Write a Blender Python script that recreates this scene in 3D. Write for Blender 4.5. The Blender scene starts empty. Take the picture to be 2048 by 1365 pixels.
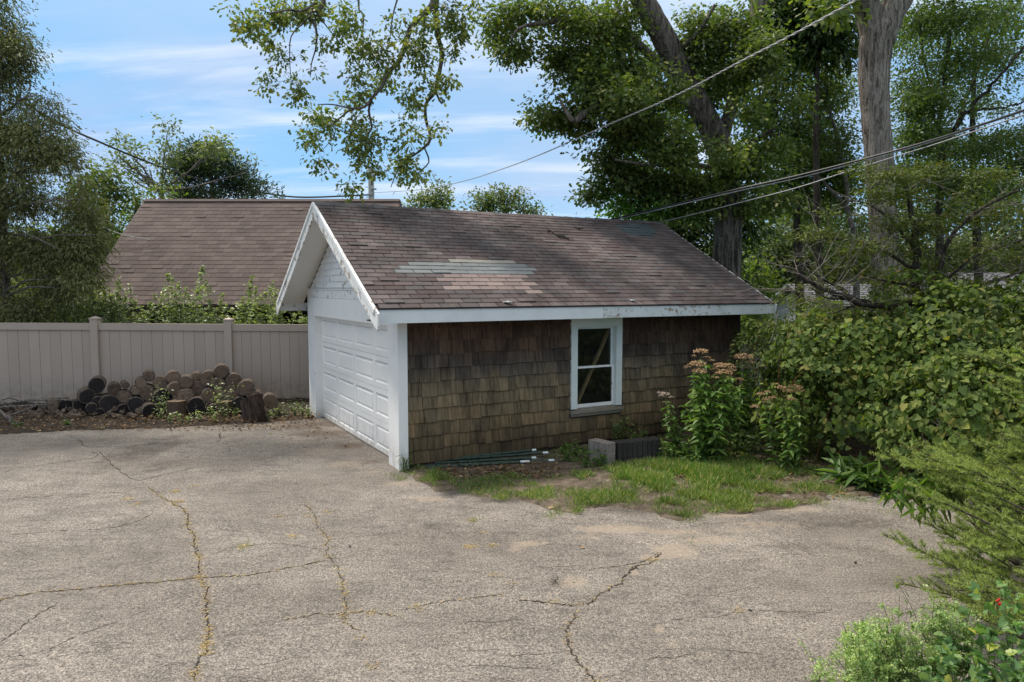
import bpy, math, random
import numpy as np
from mathutils import Matrix, Vector, noise as mnoise
R = random.Random(7); NR = np.random.default_rng(11)
SC = bpy.context.scene
COL = SC.collection
PI = math.pi
# ------------------------------------------------------------------ camera
CAM_H, PITCH, F = 2.685, 0.0736, 1420.0
cam = bpy.data.cameras.new('camera'); camo = bpy.data.objects.new('camera', cam); COL.objects.link(camo)
camo.location = (0, 0, CAM_H); camo.rotation_euler = (PI/2 - PITCH, 0, 0)
cam.sensor_fit = 'HORIZONTAL'; cam.sensor_width = 36; cam.lens = 36*F/2048
cam.clip_start = .05; cam.clip_end = 3000
SC.camera = camo
# ------------------------------------------------------------------ sun, sky
SUN = Vector((-1.45, .80, 3.3)).normalized()
sl = bpy.data.lights.new('sun', 'SUN'); sl.energy = 3.5; sl.angle = math.radians(6.0); sl.color = (1, .93, .83)
so = bpy.data.objects.new('sun', sl); COL.objects.link(so); so.rotation_euler = SUN.to_track_quat('Z', 'Y').to_euler(); so.location = (-8, 4, 20)
world = bpy.data.worlds.new('World'); SC.world = world; world.use_nodes = True
wt = world.node_tree; wn = wt.nodes; wl = wt.links; wn.clear()
def wnode(t, **k):
    n = wn.new(t)
    for a, b in k.items(): setattr(n, a, b)
    return n
wout = wnode('ShaderNodeOutputWorld'); bg = wnode('ShaderNodeBackground'); bg.inputs[1].default_value = .125
sky = wnode('ShaderNodeTexSky', sky_type='NISHITA', sun_disc=False, sun_elevation=math.asin(SUN.z), sun_rotation=math.atan2(SUN.x, SUN.y),
            air_density=1.0, dust_density=.6, ozone_density=2.0, altitude=50)
tc = wnode('ShaderNodeTexCoord'); sep = wnode('ShaderNodeSeparateXYZ'); wl.new(tc.outputs['Generated'], sep.inputs[0])
zz = wnode('ShaderNodeMath', operation='MAXIMUM'); zz.inputs[1].default_value = .0; wl.new(sep.outputs[2], zz.inputs[0])
za = wnode('ShaderNodeMath', operation='ADD'); za.inputs[1].default_value = .16; wl.new(zz.outputs[0], za.inputs[0])
def wdiv(o):
    d = wnode('ShaderNodeMath', operation='DIVIDE'); wl.new(o, d.inputs[0]); wl.new(za.outputs[0], d.inputs[1]); return d.outputs[0]
cmb = wnode('ShaderNodeCombineXYZ'); wl.new(wdiv(sep.outputs[0]), cmb.inputs[0]); wl.new(wdiv(sep.outputs[1]), cmb.inputs[1])
def cloud(scale, lo, hi, rough, off, sx=1.0, sy=1.0, rot=0.0, dist=.3):
    mp = wnode('ShaderNodeMapping'); mp.inputs['Location'].default_value = off; mp.inputs['Scale'].default_value = (sx, sy, 1); mp.inputs['Rotation'].default_value = (0, 0, rot)
    wl.new(cmb.outputs[0], mp.inputs[0])
    nz = wnode('ShaderNodeTexNoise'); nz.inputs['Scale'].default_value = scale; nz.inputs['Detail'].default_value = 8; nz.inputs['Roughness'].default_value = rough; nz.inputs['Distortion'].default_value = dist
    wl.new(mp.outputs[0], nz.inputs['Vector'])
    mr = wnode('ShaderNodeMapRange', interpolation_type='SMOOTHSTEP'); mr.inputs[1].default_value = lo; mr.inputs[2].default_value = hi; wl.new(nz.outputs['Fac'], mr.inputs[0])
    return mr.outputs[0]
def wmix(f, a, b, fac=None):
    m = wnode('ShaderNodeMix', data_type='RGBA')
    if hasattr(f, 'links') or not isinstance(f, (int, float)): wl.new(f, m.inputs[0])
    else: m.inputs[0].default_value = f
    for s, v in ((6, a), (7, b)):
        if isinstance(v, tuple): m.inputs[s].default_value = v
        else: wl.new(v, m.inputs[s])
    return m.outputs[2]
def wscale(o, k):
    m = wnode('ShaderNodeMath', operation='MULTIPLY'); wl.new(o, m.inputs[0]); m.inputs[1].default_value = k; return m.outputs[0]
c1 = cloud(.55, .40, .72, .55, (3.1, 1.2, 0), 1, 1.5, .2)
c2 = cloud(1.1, .46, .72, .6, (7.4, 2.2, 1), .6, 2.6, .15, .5)
c3 = cloud(.9, .47, .70, .55, (1.4, 5.2, 2), .8, 2.0, -.1, .4)
base = wmix(.74, sky.outputs[0], (1.75, 3.95, 6.5, 1))
s1 = wmix(wscale(c1, .6), base, (4.2, 4.8, 6.1, 1))
s2 = wmix(wscale(c3, .5), s1, (3.3, 4.0, 5.8, 1))
s3 = wmix(wscale(c2, .8), s2, (5.7, 6.3, 7.2, 1))
hi = wnode('ShaderNodeMapRange', interpolation_type='SMOOTHSTEP'); hi.inputs[1].default_value = .22; hi.inputs[2].default_value = .75; hi.inputs[4].default_value = .80; wl.new(sep.outputs[2], hi.inputs[0])
s4 = wmix(hi.outputs[0], s3, (8.6, 8.3, 8.0, 1))
wl.new(s4, bg.inputs[0]); wl.new(bg.outputs[0], wout.inputs[0])
SC.view_settings.view_transform = 'Standard'; SC.view_settings.look = 'None'; SC.view_settings.gamma = 1; SC.view_settings.use_curve_mapping = False
SC.view_settings.exposure = 0.30
SC.render.engine = 'CYCLES'
SC.cycles.max_bounces = 6; SC.cycles.diffuse_bounces = 3; SC.cycles.transparent_max_bounces = 16; SC.cycles.transmission_bounces = 4

# ------------------------------------------------------------------ geometry helpers
CP, SP = math.cos(PITCH), math.sin(PITCH)
def raydir(px, py):
    xc, yc = (px-1024)/F, -(py-682.5)/F
    return np.array([xc, CP + yc*SP, -SP + yc*CP])
def at(px, py, Y):
    d = raydir(px, py); return np.array([0, 0, CAM_H]) + d*(Y/d[1])
def gp(px, py, z=0.0):
    d = raydir(px, py); return np.array([0, 0, CAM_H]) + d*((z-CAM_H)/d[2])
def zat(py, Y): return at(1024, py, Y)[2]
def tag(o, label=None, cat=None, group=None, kind=None):
    for k, v in (('label', label), ('category', cat), ('group', group), ('kind', kind)):
        if v: o[k] = v
    return o
def empty(name, loc=(0, 0, 0), rz=0.0, **k):
    o = bpy.data.objects.new(name, None); COL.objects.link(o); o.location = tuple(loc); o.rotation_euler = (0, 0, rz); o.empty_display_size = .1
    return tag(o, **k)
def link(name, me, mat=None, parent=None, loc=None):
    o = bpy.data.objects.new(name, me); COL.objects.link(o)
    if mat is not None and not me.materials: me.materials.append(mat)
    if parent is not None: o.parent = parent
    if loc is not None: o.location = tuple(loc)
    return o
def np_mesh(name, V, idx, starts, rnd=None, smooth=False, attrs=None):
    me = bpy.data.meshes.new(name)
    V = np.ascontiguousarray(V, dtype=np.float32)
    me.vertices.add(len(V)); me.vertices.foreach_set('co', V.ravel())
    me.loops.add(len(idx)); me.loops.foreach_set('vertex_index', np.ascontiguousarray(idx, dtype=np.int32))
    me.polygons.add(len(starts)); me.polygons.foreach_set('loop_start', np.ascontiguousarray(starts, dtype=np.int32))
    if smooth: me.polygons.foreach_set('use_smooth', np.ones(len(starts), dtype=bool))
    me.update(calc_edges=True)
    if rnd is not None:
        a = me.attributes.new('rnd', 'FLOAT', 'POINT'); a.data.foreach_set('value', np.ascontiguousarray(rnd, dtype=np.float32))
    for k, v in (attrs or {}).items():
        a = me.attributes.new(k, 'FLOAT', 'POINT'); a.data.foreach_set('value', np.ascontiguousarray(v, dtype=np.float32))
    return me
class MB:
    """collects verts and faces of one mesh"""
    def __init__(s): s.v = []; s.f = []; s.n = 0
    def add(s, V, Fc):
        b = s.n; s.v.extend([tuple(p) for p in V]); s.f.extend([tuple(b+i for i in f) for f in Fc]); s.n += len(V); return s
    def box(s, x0, x1, y0, y1, z0, z1):
        V = [(x0, y0, z0), (x1, y0, z0), (x1, y1, z0), (x0, y1, z0), (x0, y0, z1), (x1, y0, z1), (x1, y1, z1), (x0, y1, z1)]
        return s.add(V, [(0, 3, 2, 1), (4, 5, 6, 7), (0, 1, 5, 4), (1, 2, 6, 5), (2, 3, 7, 6), (3, 0, 4, 7)])
    def hexa(s, a, b):
        """prism between two quads a and b (each 4 points, same order)"""
        return s.add(list(a)+list(b), [(3, 2, 1, 0), (4, 5, 6, 7), (0, 1, 5, 4), (1, 2, 6, 5), (2, 3, 7, 6), (3, 0, 4, 7)])
    def prism(s, poly, off):
        n = len(poly); o = np.array(off)
        A = [np.array(p) for p in poly]; B = [p+o for p in A]
        return s.add(A+B, [tuple(range(n))[::-1], tuple(range(n, 2*n))] + [(i, (i+1) % n, n+(i+1) % n, n+i) for i in range(n)])
    def tube(s, P, r, sides=8, jitter=0.0, cap=True, seed=0):
        P = [np.array(p, float) for p in P]
        if not hasattr(r, '__len__'): r = [r]*len(P)
        rr = random.Random(seed); prev = None; V = []
        for i, p in enumerate(P):
            t = P[min(i+1, len(P)-1)] - P[max(i-1, 0)]; t = t/(np.linalg.norm(t)+1e-9)
            if prev is None:
                a = np.array([0, 0, 1.]) if abs(t[2]) < .8 else np.array([1., 0, 0])
                u = np.cross(t, a)
            else: u = prev - t*np.dot(prev, t)
            u = u/(np.linalg.norm(u)+1e-9); w = np.cross(t, u); prev = u
            for k in range(sides):
                a = 2*PI*k/sides; q = r[i]*(1+jitter*(rr.random()-.5)*2)
                V.append(p + (u*math.cos(a)+w*math.sin(a))*q)
        Fc = []
        for i in range(len(P)-1):
            for k in range(sides):
                a = i*sides+k; b = i*sides+(k+1) % sides
                Fc.append((a, b, b+sides, a+sides))
        if cap: Fc.append(tuple(range(sides))[::-1]); Fc.append(tuple(range((len(P)-1)*sides, len(P)*sides)))
        return s.add(V, Fc)
    def mesh(s, name, smooth=False):
        me = bpy.data.meshes.new(name); me.from_pydata(s.v, [], s.f)
        if smooth: me.polygons.foreach_set('use_smooth', [True]*len(me.polygons))
        me.update(); return me
    def build(s, name, mat, parent=None, smooth=False, loc=None, **k):
        return tag(link(name, s.mesh(name, smooth), mat, parent, loc), **k)
def resample(P, n):
    """smooth curve (Catmull-Rom) through rows of P, n points per span"""
    P = np.array(P, float); Q = np.vstack([2*P[0]-P[1], P, 2*P[-1]-P[-2]]); out = []
    for i in range(1, len(Q)-2):
        for k in range(n):
            t = k/n; a, b, c, d = Q[i-1], Q[i], Q[i+1], Q[i+2]
            out.append(.5*((2*b)+(-a+c)*t+(2*a-5*b+4*c-d)*t*t+(-a+3*b-3*c+d)*t**3))
    out.append(P[-1]); return np.array(out)

# ------------------------------------------------------------------ materials
MATS = {}
class NT:
    def __init__(s, name):
        s.m = bpy.data.materials.new(name); s.m.use_nodes = True; s.t = s.m.node_tree; s.t.nodes.clear()
        s.out = s.t.nodes.new('ShaderNodeOutputMaterial'); s._tc = None
    def n(s, t, ins=None, **k):
        x = s.t.nodes.new(t)
        for a, b in k.items(): setattr(x, a, b)
        for a, b in (ins or {}).items(): s.put(x.inputs[a], b)
        return x
    def put(s, sock, v):
        if isinstance(v, bpy.types.NodeSocket): s.t.links.new(v, sock)
        elif isinstance(v, tuple) and len(v) == 3 and sock.type == 'RGBA': sock.default_value = (*v, 1)
        else: sock.default_value = v
    def obj(s):
        if not s._tc: s._tc = s.n('ShaderNodeTexCoord')
        return s._tc.outputs['Object']
    def pos(s): return s.n('ShaderNodeNewGeometry').outputs['Position']
    def noise(s, vec, scale, detail=4, rough=.55, stretch=None, dist=0.0):
        if stretch: vec = s.n('ShaderNodeMapping', {'Vector': vec, 'Scale': stretch}).outputs[0]
        return s.n('ShaderNodeTexNoise', {'Vector': vec, 'Scale': scale, 'Detail': detail, 'Roughness': rough, 'Distortion': dist}).outputs['Fac']
    def mr(s, v, lo, hi, a=0.0, b=1.0): return s.n('ShaderNodeMapRange', {0: v, 1: lo, 2: hi, 3: a, 4: b}).outputs[0]
    def math(s, op, a, b=0.0): return s.n('ShaderNodeMath', {0: a, 1: b}, operation=op).outputs[0]
    def mix(s, f, a, b, mode='MIX'):
        x = s.n('ShaderNodeMix', data_type='RGBA', blend_type=mode); s.put(x.inputs[0], f); s.put(x.inputs[6], a); s.put(x.inputs[7], b); return x.outputs[2]
    def ramp(s, f, stops, interp='LINEAR'):
        x = s.n('ShaderNodeValToRGB', {0: f}); e = x.color_ramp.elements; x.color_ramp.interpolation = interp
        while len(e) < len(stops): e.new(.5)
        for q, (p, c) in zip(e, stops): q.position = p; q.color = (*c, 1)
        return x.outputs[0]
    def rnd(s):
        a = s.n('ShaderNodeObjectInfo').outputs['Random']; b = s.n('ShaderNodeNewGeometry').outputs['Random Per Island']
        return s.math('FRACT', s.math('ADD', a, b))
    def bump(s, h, strength=.5, dist=.01, nrm=None):
        x = s.n('ShaderNodeBump', {'Height': h, 'Strength': strength, 'Distance': dist})
        if nrm is not None: s.put(x.inputs['Normal'], nrm)
        return x.outputs[0]
    def pbsdf(s, color, rough=.8, normal=None, metal=0.0, spec=.3):
        x = s.n('ShaderNodeBsdfPrincipled'); s.put(x.inputs['Base Color'], color); s.put(x.inputs['Roughness'], rough)
        x.inputs['Metallic'].default_value = metal; x.inputs['Specular IOR Level'].default_value = spec
        if normal is not None: s.put(x.inputs['Normal'], normal)
        return x.outputs[0]
    def end(s, sh): s.put(s.out.inputs['Surface'], sh); return s.m

def leaf_mat(name, stops, trans=.35, rough=.45, tcol=None, spec=.35, vary=.25):
    t = NT(name); a = t.n('ShaderNodeAttribute', attribute_name='rnd').outputs['Fac']
    r = a if name == 'spruce_needle' else t.math('FRACT', t.math('ADD', a, t.n('ShaderNodeObjectInfo').outputs['Random']))
    c = t.ramp(r, stops)
    big = t.noise(t.pos(), .9, 3)
    c = t.mix(1.0, c, t.ramp(big, [(.3, (1-vary,)*3), (.7, (1+vary, 1+vary, 1))]), 'MULTIPLY')
    p = t.pbsdf(c, rough, None, 0, spec)
    tr = t.n('ShaderNodeBsdfTranslucent', {'Color': t.mix(1.0, c, tcol or (1.5, 1.7, .5), 'MULTIPLY')}).outputs[0]
    return t.end(t.n('ShaderNodeMixShader', {0: trans, 1: p, 2: tr}).outputs[0])
def bark_mat(name, c0, c1, scale=6, strength=.8, moss=None):
    t = NT(name); o = t.pos()
    f = t.noise(o, scale*1.8, 6, .68, (1, 1, .13), .9); g = t.noise(o, scale*6, 4, .6, (1, 1, .3))
    h = t.math('ADD', f, t.math('MULTIPLY', g, .35))
    c = t.ramp(h, [(.52, tuple(x*.22 for x in c0)), (.64, c0), (.78, c1)])
    if moss: c = t.mix(t.mr(t.noise(o, 1.6, 3), .5, .65, 0, .6), c, moss)
    return t.end(t.pbsdf(c, .9, t.bump(h, strength, .06), 0, .15))
def paint_mat(name, col=(.78, .78, .76), peel=.30, dirt=.25, wood=(.20, .16, .12), scale=9):
    t = NT(name); o = t.obj(); r = t.rnd()
    ov = t.n('ShaderNodeVectorMath', {0: o, 1: r}, operation='ADD').outputs[0]
    n1 = t.noise(ov, scale, 8, .72, None, .4); n2 = t.noise(ov, 1.7, 3, .5)
    k = t.math('ADD', t.math('MULTIPLY', n1, .75), t.math('MULTIPLY', n2, .25))
    th = .72 - peel*.45
    m = t.mr(k, th, th+.012)
    d = t.noise(ov, 3.2, 6, .65)
    pc = t.mix(t.mr(d, .45, .8, 0, dirt), col, tuple(c*.52 for c in col))
    wc = t.mix(t.noise(ov, 60, 4, .6, (1, 1, .1)), wood, tuple(c*1.9 for c in wood))
    zz0 = t.n('ShaderNodeSeparateXYZ', {0: t.pos()}).outputs[2]; lowd = t.math('MULTIPLY', t.mr(zz0, .55, .0, 0, 1), t.mr(t.noise(t.pos(), 7, 6, .7, (1, 1, .5)), .42, .7, .05, .75))
    pc = t.mix(lowd, pc, (.30, .26, .20))
    c = t.mix(m, pc, wc)
    return t.end(t.pbsdf(c, .6, t.bump(t.math('ADD', t.math('MULTIPLY', m, -1), t.math('MULTIPLY', t.noise(ov, 70, 3), .15)), .6, .003), 0, .3))
def flat_mat(name, col, rough=.8, var=.2, scale=8, bump=.3, bd=.005, metal=0.0, spec=.3, stretch=None):
    t = NT(name); o = t.obj(); n = t.noise(o, scale, 6, .6, stretch)
    r = t.mr(t.rnd(), 0, 1, 1-var*.6, 1+var*.6)
    c = t.mix(1.0, t.ramp(n, [(.3, tuple(x*(1-var) for x in col)), (.7, tuple(x*(1+var) for x in col))]), r, 'MULTIPLY')
    return t.end(t.pbsdf(c, rough, t.bump(n, bump, bd), metal, spec))

M = {}
M['oak_leaf'] = leaf_mat('oak_leaf', [(0, (0.078, 0.114, 0.042)), (.5, (0.122, 0.167, 0.054)), (.88, (0.199, 0.228, 0.067)), (1, (0.311, 0.289, 0.106))], .38)
M['maple_leaf'] = leaf_mat('maple_leaf', [(0, (0.062, 0.138, 0.028)), (.5, (0.103, 0.214, 0.037)), (1, (0.207, 0.331, 0.063))], .42)
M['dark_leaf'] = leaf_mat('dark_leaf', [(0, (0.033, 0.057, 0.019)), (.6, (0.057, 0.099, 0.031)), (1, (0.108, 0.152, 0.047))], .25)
M['airy_leaf'] = leaf_mat('airy_leaf', [(0, (0.057, 0.090, 0.034)), (.6, (0.097, 0.143, 0.051)), (1, (0.164, 0.195, 0.071))], .4)
M['cedar_leaf'] = leaf_mat('cedar_leaf', [(0, (0.094, 0.103, 0.054)), (.6, (0.152, 0.163, 0.080)), (1, (0.282, 0.262, 0.128))], .25, .6)
M['far_leaf'] = leaf_mat('far_leaf', [(0, (0.085, 0.116, 0.061)), (.6, (0.132, 0.168, 0.082)), (1, (0.232, 0.247, 0.124))], .35)
M['lime_leaf'] = leaf_mat('lime_leaf', [(0, (0.081, 0.127, 0.033)), (.6, (0.138, 0.196, 0.050)), (1, (0.230, 0.253, 0.077))], .45)
M['pine_needle'] = leaf_mat('pine_needle', [(0, (0.049, 0.077, 0.048)), (.6, (0.081, 0.114, 0.074)), (1, (0.146, 0.174, 0.108))], .15, .6)
M['yew_leaf'] = leaf_mat('yew_leaf', [(0, (0.049, 0.072, 0.020)), (.5, (0.097, 0.123, 0.031)), (.93, (0.170, 0.178, 0.039)), (1, (0.242, 0.135, 0.055))], .3, .6)
M['privet_leaf'] = leaf_mat('privet_leaf', [(0, (0.118, 0.164, 0.086)), (.5, (0.218, 0.271, 0.147)), (1, (0.470, 0.492, 0.328))], .35, .35, spec=.5)
M['vine_leaf'] = leaf_mat('vine_leaf', [(0, (.050, .085, .032)), (.3, (.085, .130, .042)), (.7, (.135, .180, .062)), (.92, (.19, .22, .075)), (1, (.24, .21, .08))], .34, .68, vary=.42, spec=.2)
M['vine_seed'] = leaf_mat('vine_seed', [(0, (.07, .055, .025)), (.5, (.15, .125, .05)), (1, (.24, .22, .09))], .25, .7)
M['weed_leaf'] = leaf_mat('weed_leaf', [(0, (0.061, 0.122, 0.033)), (.5, (0.101, 0.187, 0.045)), (1, (0.179, 0.260, 0.068))], .33)
M['lime_weed_leaf'] = leaf_mat('lime_weed_leaf', [(0, (.06, .12, .025)), (.6, (.10, .18, .035)), (1, (.20, .25, .06))], .42)
M['fine_weed_leaf'] = leaf_mat('fine_weed_leaf', [(0, (0.174, 0.283, 0.114)), (.5, (0.299, 0.424, 0.185)), (1, (0.600, 0.660, 0.301))], .35)
M['currant_leaf'] = leaf_mat('currant_leaf', [(0, (0.088, 0.175, 0.072)), (.6, (0.150, 0.263, 0.108)), (.9, (0.250, 0.350, 0.144)), (1, (0.400, 0.400, 0.072))], .35)
M['spruce_needle'] = leaf_mat('spruce_needle', [(0, (0.063, 0.091, 0.032)), (.35, (0.155, 0.197, 0.063)), (.75, (0.327, 0.384, 0.138)), (1, (0.423, 0.474, 0.202))], .42, .55)
M['grass'] = leaf_mat('grass', [(0, (0.057, 0.138, 0.028)), (.45, (0.109, 0.213, 0.044)), (.7, (0.196, 0.250, 0.077)), (.86, (0.345, 0.325, 0.154)), (1, (0.460, 0.400, 0.220))], .35)
M['straw'] = leaf_mat('straw', [(0, (.36, .25, .13)), (1, (.52, .39, .21))], .2, .8)
M['litter'] = leaf_mat('litter', [(0, (.05, .030, .020)), (.5, (.11, .060, .035)), (.85, (.20, .12, .06)), (1, (.32, .24, .16))], .1, .8)
M['flower'] = leaf_mat('flower', [(0, (.20, .12, .07)), (.5, (.32, .20, .12)), (1, (.45, .32, .22))], .15, .9)
M['pink_flower'] = leaf_mat('pink_flower', [(0, (.36, .27, .24)), (1, (.58, .48, .44))], .15, .9)
M['oak_bark'] = bark_mat('oak_bark', (.085, .072, .060), (.19, .165, .14), 7)
M['grey_bark'] = bark_mat('grey_bark', (.165, .14, .118), (.31, .275, .24), 9, .8)
M['dark_bark'] = bark_mat('dark_bark', (.045, .036, .028), (.10, .085, .07), 12)
M['limb_bark'] = bark_mat('limb_bark', (.11, .095, .085), (.24, .215, .195), 14, .5)
M['pale_twig'] = bark_mat('pale_twig', (.16, .135, .11), (.27, .24, .21), 20, .3)
M['stem'] = flat_mat('stem', (.09, .10, .035), .7, .2)
M['red_stem'] = flat_mat('red_stem', (.17, .08, .04), .7, .2)
M['paint'] = paint_mat('white_paint', (.82, .81, .78), .02, .18)
M['worn_paint'] = paint_mat('worn_white_paint', (.79, .79, .77), .30, .3, scale=11)
M['peel_paint'] = paint_mat('peeling_white_paint', (.77, .77, .75), .40, .35, (.24, .20, .16), 9)
M['eave_paint'] = paint_mat('eave_paint', (.66, .69, .69), .05, .3)
M['eave_peel'] = paint_mat('eave_peeling_paint', (.62, .66, .66), .345, .45, scale=12)
M['window_paint'] = paint_mat('window_paint', (.66, .72, .69), .08, .35)
M['sill_paint'] = paint_mat('sill_peeling_paint', (.60, .63, .58), .72, .6, (.16, .14, .11), 16)
M['door_paint'] = paint_mat('door_paint', (.85, .83, .79), .0, .10)
def vinyl_mat():
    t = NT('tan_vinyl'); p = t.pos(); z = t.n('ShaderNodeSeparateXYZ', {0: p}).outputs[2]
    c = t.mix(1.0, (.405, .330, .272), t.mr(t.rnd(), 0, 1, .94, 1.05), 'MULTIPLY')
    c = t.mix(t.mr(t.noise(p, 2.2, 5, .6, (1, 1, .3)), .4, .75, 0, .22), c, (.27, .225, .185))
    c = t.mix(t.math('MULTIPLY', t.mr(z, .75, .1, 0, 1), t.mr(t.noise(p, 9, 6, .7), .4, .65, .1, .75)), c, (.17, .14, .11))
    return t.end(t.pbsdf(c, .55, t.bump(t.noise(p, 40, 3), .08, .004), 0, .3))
M['vinyl'] = vinyl_mat()
M['dark_gap'] = flat_mat('dark_gap', (.02, .018, .016), .9)
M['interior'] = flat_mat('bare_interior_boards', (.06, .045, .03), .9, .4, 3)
M['timber'] = flat_mat('timber', (.62, .40, .23), .7, .2, 12, .2, .002, 0, .2, (1, 1, .1))
M['white_scrap'] = flat_mat('white_scrap', (.75, .75, .73), .6, .05)
M['steel_green'] = flat_mat('green_steel', (.018, .045, .032), .45, .2)
M['steel_pale'] = flat_mat('pale_steel', (.55, .62, .62), .4, .1)
M['concrete'] = flat_mat('concrete', (.20, .175, .155), .9, .35, 14, .6, .006)
M['dark_brick'] = flat_mat('dark_brick', (.042, .037, .035), .9, .4, 18, .6, .005)
M['cable_black'] = flat_mat('black_cable', (.03, .03, .032), .5)
M['cable_grey'] = flat_mat('grey_cable', (.30, .30, .31), .5)
M['pole'] = flat_mat('pole_grey', (.42, .41, .40), .8, .15)
M['brown_fascia'] = flat_mat('brown_fascia', (.045, .032, .026), .7)
M['cream_wall'] = flat_mat('cream_stucco', (.42, .37, .25), .9, .15, 5)
M['pale_wall'] = flat_mat('pale_siding', (.24, .24, .26), .8, .1, 3)
M['berry'] = flat_mat('red_berry', (.55, .015, .01), .25, .1)

def roof_mat(name, stops, dark=.55, streak=.5, var=.25):
    t = NT(name); p = t.obj(); r = t.rnd()
    c = t.ramp(r, stops)
    big = t.noise(p, 1.1, 5, .6, (1, .6, 1)); st = t.noise(p, 2.3, 4, .6, (1, .18, 1)); g = t.noise(p, 140, 2, .8)
    c = t.mix(t.mr(big, .40, .68, 0, dark*1.15), c, (.035, .030, .028))
    c = t.mix(t.mr(st, .55, .8, 0, streak), c, (.24, .19, .17))
    c = t.mix(1.0, c, t.ramp(g, [(.3, (.72, .72, .72)), (.7, (1.25, 1.25, 1.25))]), 'MULTIPLY')
    return t.end(t.pbsdf(c, .95, t.bump(g, .5, .004), 0, .15))
M['roof_tab'] = roof_mat('weathered_red_shingle', [(0, (.098, .074, .070)), (.3, (.125, .096, .091)), (.55, (.115, .104, .101)), (.8, (.140, .110, .104)), (1, (.175, .145, .137))])
M['roof_pink'] = roof_mat('faded_pink_shingle', [(0, (.205, .158, .145)), (1, (.27, .21, .19))], .2)
M['roof_green'] = roof_mat('grey_green_shingle', [(0, (.165, .180, .180)), (1, (.205, .212, .208))], .15, .2)
M['roof_tan'] = roof_mat('tan_patch_shingle', [(0, (.26, .24, .21)), (1, (.30, .28, .24))], .2, .2)
M['roof_slate'] = roof_mat('slate_patch_shingle', [(0, (.075, .100, .105)), (1, (.10, .125, .13))], .2, .2)
M['roof_brown'] = roof_mat('brown_shingle', [(0, (.108, .084, .076)), (.5, (.126, .098, .089)), (1, (.148, .116, .105))], .22, .12)
M['roof_grey'] = roof_mat('grey_shingle', [(0, (.13, .13, .14)), (1, (.20, .20, .21))], .3, .2)
M['ridge_cap'] = roof_mat('ridge_cap_shingle', [(0, (.11, .105, .10)), (1, (.165, .155, .15))], .4)
M['roof_base'] = flat_mat('roof_base', (.03, .025, .024), .95)

def shake_mat():
    t = NT('cedar_shake'); p = t.pos(); z = t.n('ShaderNodeSeparateXYZ', {0: p}).outputs[2]; r = t.rnd()
    o = t.n('ShaderNodeVectorMath', {0: t.obj(), 1: t.n('ShaderNodeCombineXYZ', {0: t.math('MULTIPLY', r, 37.0)}).outputs[0]}, operation='ADD').outputs[0]
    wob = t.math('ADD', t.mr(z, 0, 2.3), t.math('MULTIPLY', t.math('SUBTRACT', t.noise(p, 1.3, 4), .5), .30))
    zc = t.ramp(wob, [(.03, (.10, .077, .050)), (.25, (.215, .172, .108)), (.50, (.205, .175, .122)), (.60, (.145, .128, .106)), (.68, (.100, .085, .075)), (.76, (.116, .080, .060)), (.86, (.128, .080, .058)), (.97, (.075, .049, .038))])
    c = t.mix(1.0, zc, t.ramp(r, [(0, (.72, .72, .74)), (.5, (1.0, .98, .95)), (1, (1.32, 1.25, 1.15))]), 'MULTIPLY')
    gr = t.noise(o, 22, 5, .65, (1, 1, .05)); fine = t.noise(o, 90, 3, .6, (1, 1, .04))
    c = t.mix(1.0, c, t.ramp(gr, [(.32, (.55, .53, .5)), (.6, (1.1, 1.1, 1.1))]), 'MULTIPLY')
    st = t.noise(p, 2.4, 5, .6, (1, 1, .5))
    c = t.mix(t.mr(st, .50, .70, 0, .70), c, (.028, .022, .020))
    c = t.mix(1.0, c, (.87, .82, .78), 'MULTIPLY')
    gn = t.noise(p, 1.7, 4, .5); low = t.mr(z, 1.25, .3, 0, .18)
    c = t.mix(t.math('MULTIPLY', low, t.mr(gn, .4, .65)), c, (.115, .098, .045))
    c = t.mix(t.mr(t.noise(p, 9, 6, .75), .66, .72, 0, .45), c, (.24, .21, .17))
    return t.end(t.pbsdf(c, .9, t.bump(t.math('ADD', gr, t.math('MULTIPLY', fine, .6)), .8, .006), 0, .15))
M['shake'] = shake_mat()

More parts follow.
